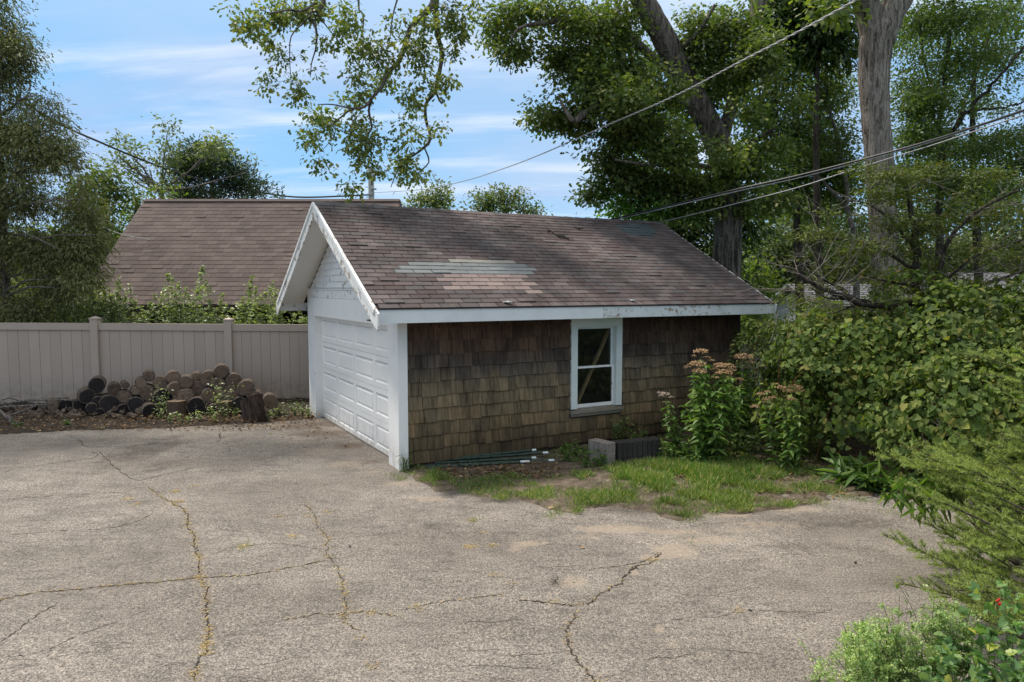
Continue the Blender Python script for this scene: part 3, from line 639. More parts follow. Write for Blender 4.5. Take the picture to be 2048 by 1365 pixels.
# front: corner boards, header, clapboards
fr = MB(); fr.box(-.03, 0, -.028, VR, 0, 2.50); fr.build('front_corner_board', M['paint'], gar)
fr = MB(); fr.box(-.045, .10, -.048, .0, .0, 2.26); fr.build('corner_post', M['paint'], gar)
fr = MB(); fr.box(-.03, .0, VL, GW+.02, 0, 2.50); fr.build('front_corner_board', M['worn_paint'], gar)
fr = MB(); fr.box(.0, REC+.04, VL, VL+.04, 0, 2.15); fr.build('door_jamb', M['paint'], gar)
fr = MB(); fr.box(.0, REC+.04, VR-.04, VR, 0, 2.15); fr.build('door_jamb', M['paint'], gar)
fr = MB(); fr.box(-.034, REC+.04, VR-.0, VL+.0, DH, 2.50); fr.build('header_board', M['paint'], gar)
fr = MB(); fr.prism([(-.036, .0, 2.503), (-.036, GW, 2.503), (-.036, GW, 2.66), (-.036, 0, 2.66)], (.05, 0, 0)); fr.build('frieze_board', M['worn_paint'], gar)
fr = MB(); fr.box(-.055, -.036, .1, GW-.1, 2.663, 2.69); fr.build('drip_edge', M['worn_paint'], gar)
SLOPE = (ZR-ZE)/(GW/2+EV)
def roof_z(v): return ZR - SLOPE*abs(v-GW/2)
zb = 2.70
while zb < ZR-.35:
    zt = zb+.118
    ha = (ZR-.14-zb)/SLOPE; hb = max(.02, (ZR-.14-zt)/SLOPE)
    c = GW/2
    MB().add([(-.012, c-ha, zb), (-.012, c+ha, zb), (-.034, c+ha, zb), (-.034, c-ha, zb), (-.010, c-hb, zt), (-.010, c+hb, zt), (-.014, c+hb, zt), (-.014, c-hb, zt)],
             [(0, 3, 2, 1), (3, 7, 6, 2), (4, 5, 6, 7), (0, 4, 7, 3), (1, 2, 6, 5), (0, 1, 5, 4)]).build('clapboard', M['worn_paint'], gar)
    zb = zt
# garage door
gd = empty('garage_door', (REC, VL, 0)); gd.parent = gar
dw = VL-VR; ncol, nrow = 4, 4; sh = DH/nrow
MB().box(.0, .03, -dw, 0, .005, DH).build('door_backing', M['door_paint'], gd)
mbp = None
for r in range(nrow):
    z0, z1 = r*sh+(.012 if r == 0 else .003), (r+1)*sh-.003; s = MB(); s.box
    cw = dw/ncol; ys = []; px_ = .075; pz = .10
    # frame of stiles and rails, standing .02 proud
    s.box(-.022, -.001, -dw, 0, z0, z0+pz-.01); s.box(-.022, -.001, -dw, 0, z1-pz+.01, z1)
    for c in range(ncol+1):
        y = -c*cw; h = px_ if 0 < c < ncol else px_*1.0
        a, b = (max(-dw, y-h), min(0, y+h)); s.box(-.022, -.001, a, b, z0+pz-.01, z1-pz+.01)
    s.build('door_section', M['door_paint'], gd)
    if mbp is None:
        pw, ph = cw-2*px_, (z1-z0)-2*pz+.02; d_ = .028
        mbp = MB(); O = [(0, 0), (pw, 0), (pw, ph), (0, ph)]
        # groove ring then raised field
        def ring(k, x): return [(x, k, k), (x, pw-k, k), (x, pw-k, ph-k), (x, k, ph-k)]
        rings = [ring(0, -.0215), ring(.022, -.004), ring(.034, -.004), ring(.056, -.019)]
        V = [p for q in rings for p in q]; Fc = [(i*4+k, i*4+(k+1) % 4, i*4+4+(k+1) % 4, i*4+4+k) for i in range(3) for k in range(4)] + [(12, 13, 14, 15)]
        mbp.add(V, Fc); pm = mbp.mesh('door_panel')
    for c in range(ncol):
        link('door_panel', pm, M['door_paint'], gd, (0, -(c+1)*cw+px_, z0+pz-.01))
MB().box(-.03, .03, -dw, 0, -.0, .012).build('bottom_seal', M['dark_gap'], gd)
# roof: base slabs, soffits
roof = empty('roof', (0, 0, 0)); roof.parent = gar
nrm = np.array([0, -SLOPE, 1.]); nrm /= np.linalg.norm(nrm)
X0, X1 = -OH, GL+D2
for sgn in (1, -1):
    vE = -EV if sgn == 1 else GW+EV; vM = GW/2
    a = [(X0, vE, ZE-.012), (X1, vE, ZE-.012), (X1, vM, ZR-.012), (X0, vM, ZR-.012)]
    b = [(x, y, z-.035) for x, y, z in a]
    MB().hexa(b, a).build('roof_deck', M['roof_base'], roof)
    b2 = [(X0+.0, vE, ZE-.050), (.0, vE, ZE-.050), (.0, vM, ZR-.050), (X0+.0, vM, ZR-.050)]; b3 = [(x, y, z-.012) for x, y, z in b2]
    MB().hexa(b3, b2).build('rake_soffit', M['paint'], gar)
    # rake board at the front (two layers) and at the rear
    for (xa, xb, wd, ov, mat, nm) in ((X0-.028, X0, .215, .13, 'peel_paint', 'rake_board'), (X0-.045, X0-.0285, .055, .02, 'worn_paint', 'rake_trim'), (X1, X1+.025, .17, .06, 'worn_paint', 'rake_board')):
        s_ = 1 if sgn == 1 else -1; vt = vE - s_*ov; zt = ZR - SLOPE*abs(vt-vM) - .004
        top = [(xa, vM, ZR-.004), (xa, vt, zt)]; wz = wd*math.hypot(1, SLOPE)
        poly = [(xa, vM, ZR-.004), (xa, vt, zt), (xa, vt+s_*.035, zt-wz*.98), (xa, vM, ZR-.004-wz)]
        MB().prism(poly, (xb-xa, 0, 0)).build(nm, M[mat], gar)
# eave fascia in two lengths, soffit boards
uj = u_on_wall(1205, 2.35, -EV)
MB().box(X0+.02, uj-.002, -EV-.022, -EV, ZE-.215, ZE-.028).build('eave_fascia', M['eave_paint'], gar)
MB().box(uj+.002, X1-.01, -EV-.025, -EV, ZE-.210, ZE-.028).build('eave_fascia', M['eave_peel'], gar)
MB().box(X0+.02, X1-.01, GW+EV, GW+EV+.022, ZE-.215, ZE-.028).build('eave_fascia', M['worn_paint'], gar)
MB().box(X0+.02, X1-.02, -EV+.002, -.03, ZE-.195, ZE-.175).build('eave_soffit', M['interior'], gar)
MB().box(X0-.0, X1-.0, -EV-.04, -EV-.0, ZE-.026, ZE-.008).build('gutter_edge', M['roof_base'], gar)
# roof tabs
def roof_tabs(parent, name, stuffname, origin, ax_u, ax_t, nrm, W_, Ls, expo, tabw, pick, near, jit=.004, lim=300, seed=1, gap=.013, th=.010, offs=.5):
    rr = random.Random(seed); o = np.array(origin); au, at_, n = np.array(ax_u), np.array(ax_t), np.array(nrm); tabs = []
    rows = int(round(Ls/expo))
    for r in range(rows):
        t0 = r*expo; u = -(offs*(r % 2)*tabw) - rr.uniform(0, .03) + (rr.random()*.08 if r % 5 == 0 else 0)
        while u < W_:
            a, b = max(0, u)+gap/2, min(W_, u+tabw)-gap/2; u += tabw
            if b-a < .03: continue
            l = rr.uniform(0, jit); lift = th + rr.uniform(0, .004) + (.012 if rr.random() < .03 else 0); te = t0+expo+.02
            m = pick((a+b)/2, t0, rr)
            if m in ('roof_green', 'roof_tan', 'roof_slate') and rr.random() < .75: a -= gap/2-.001; b += gap/2-.001
            tabs.append((a, b, t0-l, min(te, Ls), lift, m, rr.uniform(0, .004)))
    def geo(mb, q):
        a, b, t0, t1, l, m, k = q
        P = lambda u, t, h: o+au*u+at_*t+n*h
        return mb.add([P(a, t0, .001), P(b, t0, .001), P(b, t1, .0), P(a, t1, .0), P(a, t0, l), P(b, t0, l+k), P(b, t1, .002), P(a, t1, .002)], [(0, 1, 5, 4), (4, 5, 6, 7), (1, 2, 6, 5), (0, 4, 7, 3)])
    cand = sorted(tabs, key=lambda q: near((q[0]+q[1])/2, q[2]))
    for q in cand[:lim]: geo(MB(), q).build(name, M[q[5]], parent)
    rest = {}
    for q in cand[lim:]: rest.setdefault(q[5], MB()); geo(rest[q[5]], q)
    for k, mb in rest.items(): mb.build(stuffname, M[k], parent, kind='stuff')
    return len(tabs)
SL = math.hypot(GW/2+EV, ZR-ZE); ut = np.array([0, (GW/2+EV)/SL, (ZR-ZE)/SL])
def roof_uv(px, py):
    """garage-roof coordinates (u from the front rake, t up the slope) seen at a pixel"""
    d = raydir(px, py); O = np.array([0, 0, CAM_H]); p0 = G2W(X0, -EV, ZE); n = np.array([-SY*nrm[1], CY*nrm[1], nrm[2]])
    P = O + d*(np.dot(p0-O, n)/np.dot(d, n)); q = P-p0; au = np.array([CY, SY, 0]); at2 = np.array([-SY*ut[1], CY*ut[1], ut[2]])
    return np.dot(q, au), np.dot(q, at2)
PT = {k: [roof_uv(*p) for p in v] for k, v in dict(green=[(778, 545), (1040, 548), (1075, 538), (1030, 524), (780, 524)], green2=[(1040, 551), (1080, 551), (1080, 540), (1040, 540)], tan=[(895, 527), (1035, 529), (1020, 520), (890, 520)],
      pink=[(905, 581), (1075, 584), (1040, 551), (885, 551)], slate=[(1255, 470), (1315, 470), (1290, 449), (1225, 449)], dkg=[(770, 536), (930, 533), (925, 520), (770, 520)]).items()}
def garpick(u, t, rr):
    t += .06
    for k, m in (('tan', 'roof_tan'), ('green', 'roof_green'), ('green2', 'roof_green'), ('pink', 'roof_pink'), ('slate', 'roof_slate')):
        if in_poly(np.array([u]), np.array([t]), PT[k])[0]:
            if k == 'green' and rr.random() < .06: return 'roof_tab'
            return m
    return 'roof_tab'
print('roof tabs', roof_tabs(roof, 'roof_shingle', 'far_roof_shingles', (X0, -EV-.02, ZE-.011), (1, 0, 0), ut, nrm, X1-X0, SL+.02, .1315, .305, garpick, lambda u, t: u*.87+t*1.4, seed=3))
MB().hexa([(X0, GW+EV, ZE-.0095), (X1, GW+EV, ZE-.0095), (X1, GW/2, ZR-.0095), (X0, GW/2, ZR-.0095)], [(X0, GW+EV, ZE), (X1, GW+EV, ZE), (X1, GW/2, ZR), (X0, GW/2, ZR)]).build('rear_slope_covering', M['roof_tab'], roof)
for k in range(30):
    a = X0-.01+k*(X1-X0+.02)/30; b = a+(X1-X0)/30+.03; h = .012+R.uniform(0, .006); dz = R.uniform(-.004, .006) - .02*math.sin(PI*k/29)
    ww = .13; vz = SLOPE*ww
    MB().add([(a, GW/2-ww, ZR-vz+h+dz), (b, GW/2-ww, ZR-vz+h*.5+dz), (b, GW/2, ZR+h*.8+dz), (a, GW/2, ZR+h*1.6+dz), (a, GW/2+ww, ZR-vz+h+dz), (b, GW/2+ww, ZR-vz+h*.5+dz), (a, GW/2-ww, ZR-vz-.004), (b, GW/2-ww, ZR-vz-.004)],
             [(0, 1, 2, 3), (3, 2, 5, 4), (6, 7, 1, 0), (6, 0, 3), (3, 4, 6)]).build('ridge_cap', M['ridge_cap'], roof)
# window
win = empty('window', (wu0, 0, wz0)); win.parent = gar
WW, WH = wu1-wu0, wz1-wz0
cas = .125
def wbox(name, x0, x1, y0, y1, z0, z1, m='window_paint'): return MB().box(x0, x1, y0, y1, z0, z1).build(name, M[m], win)
Wt = 2.235-wz0
wbox('casing', 0, cas, -.045, .0, .07, Wt); wbox('casing', WW-cas, WW, -.045, .0, .07, Wt)
wbox('head_casing', cas, WW-cas, -.043, .0, op[3]-wz0-.02, Wt); wbox('head_trim', -.03, WW+.03, -.06, .0, Wt+.001, Wt+.03)
wbox('sill', -.015, WW+.012, -.075, .06, -.005, .045, 'sill_paint'); wbox('apron', .01, WW-.01, -.04, .0, -.06, -.006, 'sill_paint')
jx0, jx1 = cas, WW-cas; zb_, zt_ = .045, op[3]-wz0-.02
wbox('jamb', jx0-.02, jx0, .0, .10, zb_, zt_); wbox('jamb', jx1, jx1+.02, .0, .10, zb_, zt_)
wbox('sloped_sill', jx0, jx1, -.02, .09, zb_, zb_+.03, 'sill_paint')
zm = (z_on_wall(um, 732, .05)-wz0)
def sash(y, z0, z1, m1):
    f = .042; s = MB(); s.box(jx0+.002, jx0+f, y, y+.032, z0, z1); s.box(jx1-f, jx1-.002, y, y+.032, z0, z1); s.box(jx0+f, jx1-f, y+.001, y+.031, z0, z0+f*(1.35 if m1 else .8)); s.box(jx0+f, jx1-f, y+.001, y+.031, z1-f*.8, z1)
    o = s.build('sash', M['worn_paint' if m1 else 'window_paint'], win)
    MB().box(jx0+f, jx1-f, y+.014, y+.018, z0+f*.8, z1-f*.8).build('glass_pane', M['glass'], win)
sash(.058, zm-.03, zt_-.004, False); sash(.020, zb_+.032, zm+.005, True)
# brace inside, a thing of its own
pa, pb = G2W(u_on_wall(1156, 1, .18), .18, z_on_wall(u_on_wall(1156, 1, .32), 800, .32)), G2W(u_on_wall(1219, 1.5, .18), .18, z_on_wall(u_on_wall(1219, 1.5, .32), 655, .32))
dv = norm(pb-pa); pa2 = pa - dv*((pa[2]-.04)/dv[2]); pb2 = pb+dv*.35
MB().tube([pa2, pb2], .033, 4, cap=True).build('timber_brace', M['timber'], label='bare wooden pole leaning diagonally inside behind the dark garage window', cat='timber')

# scraps and twig on the roof
def roofpt(px, py, h=.02):
    u, t = roof_uv(px, py); return G2W(X0, -EV, ZE) + np.array([CY, SY, 0])*u + np.array([-SY*ut[1], CY*ut[1], ut[2]])*t + np.array([0, 0, h])
for (px, py, lab) in ((1015, 608, 'small white paint scrap on the eave edge, above the brown wall before the window'), (1266, 604, 'small white paint scrap on the eave edge beside dark moss, past the window')):
    c = roofpt(px, py+1, .03); m_ = MB(); n = 9; V = [c+np.array([math.cos(a)*.075*R.uniform(.7, 1.1), math.sin(a)*.04*R.uniform(.6, 1.1), R.uniform(-.006, .006)]) for a in [2*PI*k/n for k in range(n)]]
    m_.prism(V, (0, 0, .012)); m_.build('paint_scrap', M['white_scrap'], label=lab, cat='scrap')
m_ = MB()
for pts in ([(1094, 463), (1103, 466), (1112, 473), (1122, 478)], [(1112, 473), (1128, 476), (1138, 481)], [(1122, 478), (1138, 481)], [(1094, 463), (1096, 468)]):
    m_.tube([roofpt(a, b, .03) for a, b in pts], .012, 5, .3)
m_.build('fallen_twig', M['dark_bark'], label='dark forked twig lying on the upper garage roof', cat='twig')
m_ = MB()
for pts in ([(1148, 457), (1156, 459), (1166, 459)], [(1152, 459), (1160, 462)]): m_.tube([roofpt(a, b, .02) for a, b in pts], .012, 5, .3)
m_.build('fallen_twig', M['dark_bark'], label='small dark clump of twigs near the garage ridge', cat='twig')

# =================================================================== FENCE
def fy(px): return 15.9 + (16.7-15.9)*px/620
FT = lambda px: 645 + 5*np.clip(px, 0, 620)/620
fen = empty('privacy_fence', at(0, 800, fy(0))*np.array([1, 1, 0]), label='tan vinyl privacy fence with capped posts behind the woodpile', cat='fence')
fb = np.array(fen.location)
def fpt(px, z, off=0.0):
    Y = fy(px); p = at(px, 700, Y); return np.array([p[0], Y+off, z])-fb
def zt(px): return zat(FT(px), fy(px))
def fboard(name, pxa, pxb, za, zb, o0, o1, top=None):
    a, b = fpt(pxa, 0), fpt(pxb, 0)
    A = [(a[0], a[1]+o0, za[0]), (b[0], b[1]+o0, za[1]), (b[0], b[1]+o1, za[1]), (a[0], a[1]+o1, za[0])]
    B = [(x, y, z) for (x, y, _), z in zip(A, (zb[0], zb[1], zb[1], zb[0]))]
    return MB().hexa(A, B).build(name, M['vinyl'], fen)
posts = [-330, -75, 193, 459, 700]
for i, p in enumerate(posts):
    c = fpt(p, 0); h = zt(max(0, p))+.085; w_ = .085
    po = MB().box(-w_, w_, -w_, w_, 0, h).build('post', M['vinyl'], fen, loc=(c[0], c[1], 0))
    cp = MB(); cp.box(-w_-.014, w_+.014, -w_-.014, w_+.014, 0, .03); cp.add([(-w_-.005, -w_-.005, .03), (w_+.005, -w_-.005, .03), (w_+.005, w_+.005, .03), (-w_-.005, w_+.005, .03), (0, 0, .075)], [(0, 1, 4), (1, 2, 4), (2, 3, 4), (3, 0, 4)])
    cp.build('post_cap', M['vinyl'], po, loc=(0, 0, h))
for i in range(4):
    a, b = posts[i]+6, posts[i+1]-6
    za, zb_ = zt(max(0, a)), zt(max(0, b))
    fboard('top_rail', a, b, (za-.155, zb_-.155), (za, zb_), -.045, .045)
    fboard('bottom_rail', a, b, (.05, .05), (.19, .19), -.045, .045)
    n = 12; 
    for k in range(n):
        p0 = a+(b-a)*k/n; p1 = a+(b-a)*(k+1)/n; t0 = za+(zb_-za)*k/n; t1 = za+(zb_-za)*(k+1)/n; e = .3
        x = R.uniform(-.002, .002)
        fboard('fence_board', p0+e, p1-e, (.15, .15), (t0-.15, t1-.15), -.012+x, .012+x)

# =================================================================== NEIGHBOUR HOUSES
nb = empty('neighbor_house', (-8, 24, 0), label='long low house with plain brown shingled roof behind the tan fence', cat='house')
nbo = np.array(nb.location)
rl, rr_ = at(297, 405, 24), at(806, 397, 24); el = at(176, 606, 20); er = at(930, 612, 20)
zr_n = (rl[2]+rr_[2])/2+.0; ze_n = (el[2]+er[2])/2
print('neighbor', rl, rr_, el, er)
xl, xr = -12.25, -3.75
rf = empty('roof', (0, 0, 0)); rf.parent = nb
dz_ = zr_n-ze_n; SLn = math.hypot(dz_, 4.0); tn = np.array([0, 4.0/SLn, dz_/SLn]); nn = np.array([0, -dz_/SLn, 4.0/SLn])
W = lambda p: tuple(np.array(p)-nbo)
a = [(xl, 20, ze_n), (xr, 20, ze_n), (xr, 24, zr_n), (xl, 24, zr_n)]
MB().hexa([W((x, y, z-.12)) for x, y, z in a], [W((x, y, z-.012)) for x, y, z in a]).build('roof_deck', M['roof_base'], rf)
a = [(xl, 28, ze_n), (xl, 24, zr_n), (xr, 24, zr_n), (xr, 28, ze_n)]
MB().hexa([W((x, y, z-.12)) for x, y, z in a], [W((x, y, z)) for x, y, z in a]).build('rear_slope', M['roof_brown'], rf)
print('nb tabs', roof_tabs(rf, 'roof_shingle', 'far_roof_shingles', W((xl, 19.98, ze_n-.010)), (1, 0, 0), tn, nn, xr-xl, SLn, SLn/26, .31, lambda u, t, r: 'roof_brown', lambda u, t: abs(u-3.2)+t*.8, seed=9, jit=.012, th=.009, gap=.004))
MB().prism([W((xl-.0, 23.85, zr_n-.05)), W((xl, 24, zr_n+.045)), W((xl, 24.15, zr_n-.05))], (xr-xl, 0, 0)).build('ridge_cap', M['roof_brown'], rf)
for x in (xl-.04, xr):
    MB().prism([W((x, 20, ze_n-.02)), W((x, 24, zr_n-.0)), W((x, 28, ze_n-.02)), W((x, 28, ze_n-.22)), W((x, 24, zr_n-.22)), W((x, 20, ze_n-.22))], (.04, 0, 0)).build('rake_board', M['brown_fascia'], nb)
MB().box(xl-nbo[0], xr-nbo[0], -4.04, -4.0, ze_n-.20, ze_n-.02).build('eave_fascia', M['brown_fascia'], nb)
hw = MB(); hw.box(xl+.4-nbo[0], xr-.3-nbo[0], -3.3, 3.6, 0, ze_n+.5)
hw.build('wall', M['cream_wall'], nb)
MB().prism([W((xr-.32, 20.7, ze_n+.3)), W((xr-.32, 24, zr_n-.15)), W((xr-.32, 27.6, ze_n+.3))], (.05, 0, 0)).build('gable_wall', M['cream_wall'], nb)
for px in (330, 478, 556, 590):
    c = at(px, 620, 20.6)-nbo
    o = MB().box(c[0]-.45, c[0]+.45, -3.36, -3.30, 1.0, 2.15).build('window', M['brown_fascia'], nb)
    MB().box(c[0]-.38, c[0]+.38, -3.365, -3.361, 1.07, 2.08).build('glass_pane', M['dark_gap'], o)
# grey-roofed house beyond the hedge
gh = empty('grey_roof_house', (0, 0, 0), label='distant house with pale grey shingled roof beyond the leafy hedge', cat='house')
Yr, Yf = 33., 29.
a0, a1 = at(1592, 568, Yr), at(1765, 568, Yr); z1_ = a0[2]; b0 = at(1548, 634, Yf); z0_ = b0[2]; x0_, x1_ = a0[0]-.1, a1[0]
Ls = math.hypot(Yr-Yf, z1_-z0_); tt = np.array([0, (Yr-Yf)/Ls, (z1_-z0_)/Ls]); nn2 = np.array([0, -tt[2], tt[1]])
rf2 = empty('roof', (0, 0, 0)); rf2.parent = gh
q = [(x0_-.35, Yf, z0_), (x1_+.5, Yf, z0_), (x1_+.5, Yr, z1_), (x0_-.35, Yr, z1_)]
MB().hexa([(x, y, z-.15) for x, y, z in q], [(x, y, z-.012) for x, y, z in q]).build('roof_deck', M['roof_base'], rf2)
q = [(x0_-.35, Yr+4, z0_), (x0_-.35, Yr, z1_), (x1_+.5, Yr, z1_), (x1_+.5, Yr+4, z0_)]
MB().hexa([(x, y, z-.15) for x, y, z in q], [(x, y, z) for x, y, z in q]).build('rear_slope', M['roof_grey'], rf2)
roof_tabs(rf2, 'roof_shingle', 'roof_shingles', (x0_-.35, Yf-.02, z0_-.01), (1, 0, 0), tt, nn2, x1_-x0_+.85, Ls, Ls/14, .45, lambda u, t, r: 'roof_grey', lambda u, t: u, lim=0, seed=5, jit=.03, th=.03)
MB().box(x0_+.1, x1_, Yf+.5, Yr+3.5, 0, z0_-.05).build('wall', M['pale_wall'], gh)
MB().prism([(x0_+.08, Yf+.5, z0_-.05), (x0_+.08, Yr, z1_-.2), (x0_+.08, Yr+3.5, z0_-.05)], (.05, 0, 0)).build('gable_wall', M['pale_wall'], gh)
# pale house far right
ph = empty('pale_house', (0, 0, 0), label='pale lavender-grey house glimpsed behind the bare twigs and hedge', cat='house')
c0 = at(1915, 600, 34.); c1 = at(2140, 600, 34.); zt2 = zat(572, 34.)
MB().box(c0[0], c1[0], 34, 40, 0, zt2-.3).build('wall', M['pale_wall'], ph)
MB().prism([(c0[0]-.4, 33.5, zt2-.3), (c0[0]-.4, 37, zt2+.7), (c0[0]-.4, 40.5, zt2-.3)], (c1[0]-c0[0]+.8, 0, 0)).build('roof', M['roof_grey'], ph)
# picket fence scrap and board fence behind the garage corner
pk = empty('picket_fence', at(1478, 740, 14.2)*np.array([1, 1, 0]), label='low white scalloped picket fence half hidden behind the flowering weeds', cat='fence'); pko = np.array(pk.location)
for k in range(11):
    c = at(1474+k*11, 730, 14.2)-pko; zt3 = zat(729+1*(k % 2), 14.2); zb3 = zat(762, 14.2)
    MB().prism([(c[0]-.035, 0, .02), (c[0]+.035, 0, .02), (c[0]+.035, 0, zt3-.10), (c[0], 0, zt3-.02), (c[0]-.035, 0, zt3-.10)], (0, .02, 0)).build('picket', M['worn_paint'], pk)
c = at(1470, 740, 14.2)-pko; c2 = at(1600, 740, 14.2)-pko
MB().box(c[0], c2[0], .022, .05, zat(737, 14.2), zat(731, 14.2)).build('rail', M['worn_paint'], pk)
bf = empty('board_fence', at(1490, 700, 17.)*np.array([1, 1, 0]), label='weathered grey-brown board fence glimpsed beside the garage rear corner', cat='fence'); bfo = np.array(bf.location)
for k in range(10):
    c = at(1462+k*13, 700, 17.)-bfo
    MB().box(c[0]-.072, c[0]+.072, 0, .02, 0, zat(689+R.uniform(-1, 1), 17.)).build('fence_board', M['concrete'], bf)
c, c2 = at(1455, 700, 17.)-bfo, at(1590, 700, 17.)-bfo
MB().box(c[0], c2[0], .022, .06, .4, .5).build('rail', M['concrete'], bf)

# =================================================================== BLOCK, BRICKS, METAL POSTS
def at_ground_obj(px, py): return gp(px, py)
c = gp(1213, 934); 
def oriented(name, mat, org, sx, sy, sz, rz=YAW, **k):
    b = MB(); b.box(0, sx, 0, sy, 0, sz); o = b.build(name, M[mat], **k); o.location = tuple(org); o.rotation_euler = (0, 0, rz)
    m = o.modifiers.new('bevel', 'BEVEL'); m.width = .006; m.segments = 2; return o
cb = oriented('concrete_block', 'concrete', (c[0], c[1], -.01), .19, .40, .36, YAW+.15, label='pale grey concrete block standing by the garage wall beside the dark bricks', cat='block')
e1 = np.array([math.cos(YAW*.75), math.sin(YAW*.75)]); c = np.array([c[0], c[1]])+e1*.21+np.array([0, .05])
for k in range(9):
    p = c+e1*(.088*k) 
    oriented('brick', 'dark_brick', (p[0], p[1], 0), .080, .22, .335+R.uniform(-.004, .004), YAW*.75, label='dark brick standing on end, %s in the row counted from the concrete block' % ['first', 'second', 'third', 'fourth', 'fifth', 'sixth', 'seventh', 'eighth', 'last'][k], cat='brick', group='bricks standing in a row by the wall')
def ttube(a, b, r=.02): return MB().tube([a, b], r, 6)
tp = [((852, 937), (1108, 925), 'topmost', 1), ((858, 941), (1090, 928), 'nearest the grass', 1), ((870, 934), (1072, 925), 'shortest', 1), ((848, 932), (1096, 917), 'closest to the wall', 1), ((880, 930), (1072, 914), 'half hidden against the shingles', 1)]
for i, (a, b, wrd, e) in enumerate(tp):
    A, B = gp(*a)+np.array([0, 0, .03+.012*i]), gp(*b)+np.array([0, 0, .03+.02*i]); Cc = A+(B-A)*(.955 if i != 1 else .78)
    o = empty('metal_fence_post', A, label=['dark green metal post with white tip reaching furthest past the pile', 'dark green metal post with long white end in front of the others', 'short dark green metal post in the middle of the pile', 'dark green metal post lying close along the garage wall', 'dark green metal post half hidden against the bottom shingles'][i], cat='metal post', group='green metal posts lying along the garage wall')
    MB().tube([A-A, Cc-A], .022, 4).build('shaft', M['steel_green'], o); m_ = MB(); m_.tube([Cc-A, (B if i != 1 else A+(B-A)*.86)-A], .022, 4)
    m_.build('painted_tip', M['steel_pale'], o)
    m_ = MB()
    for k in range(1, 9):
        q = (A+(Cc-A)*k/9)-A; m_.box(q[0]-.012, q[0]+.012, q[1]-.034, q[1]-.018, q[2], q[2]+.018)
    m_.build('stud_row', M['steel_green'], o)

# =================================================================== WOODPILE
LOGS = [(193, 772, 32, 'd'), (174, 793, 29, 'd'), (228, 780, 25, 'b'), (250.5, 795, 26, 'b'), (219, 809, 36, 'd'), (282, 767, 21, 'b'), (297, 753, 22, 'b'), (294.6, 786, 29, 'b'), (320.6, 767, 27, 'b'), (347, 756, 26, 'b'), (350, 778, 26, 'b'), (372.5, 765, 25, 'b'), (391, 755, 18, 't'),
        (396.5, 777, 28, 'b'), (414.5, 758, 29, 'b'), (371, 795, 33, 'b'), (326.4, 797, 36, 'd'), (418.7, 793, 29, 'b'), (443, 744, 28, 'b'), (437.5, 769, 27, 'b'), (468, 761.5, 28, 'b'), (490.5, 777, 31, 'b'), (463, 785, 28, 'b'), (509, 797, 28, 'b'), (541.7, 804, 29, 't'), (478.5, 810, 29, 'd'),
        (393, 814, 36, 'd'), (273.4, 811, 33, 'd'), (248, 820, 24, 'd'), (131.6, 814, 29, 'd'), (160.6, 812, 26, 'd'), (106, 811, 21, 'b'), (196, 804, 22, 'd'), (183, 816, 19, 'd'), (164, 829, 13, 't'), (200, 826, 17, 'd'), (119.6, 831.5, 15, 'b'), (145, 833, 12, 'b'), (301, 824, 31, 'd'), (109, 834, 16, 'd'), (272, 783, 16, 'b'), (252, 771, 14, 'b'),
        (444, 815, 26, 'd'), (345, 817, 24, 'd'), (425, 820, 22, 'd')]
TONE = {'d': 'dark weathered', 'b': 'brown', 't': 'pale tan'}
rowsn = [('top', 0, 762), ('upper', 762, 779), ('middle', 779, 797), ('lower', 797, 816), ('bottom', 816, 900)]
byrow = {r[0]: sorted([i for i, l in enumerate(LOGS) if r[1] <= l[1] < r[2]], key=lambda i: LOGS[i][0]) for r in rowsn}
ORD = ['first', 'second', 'third', 'fourth', 'fifth', 'sixth', 'seventh', 'eighth', 'ninth', 'tenth', 'eleventh', 'twelfth', 'thirteenth', 'fourteenth']
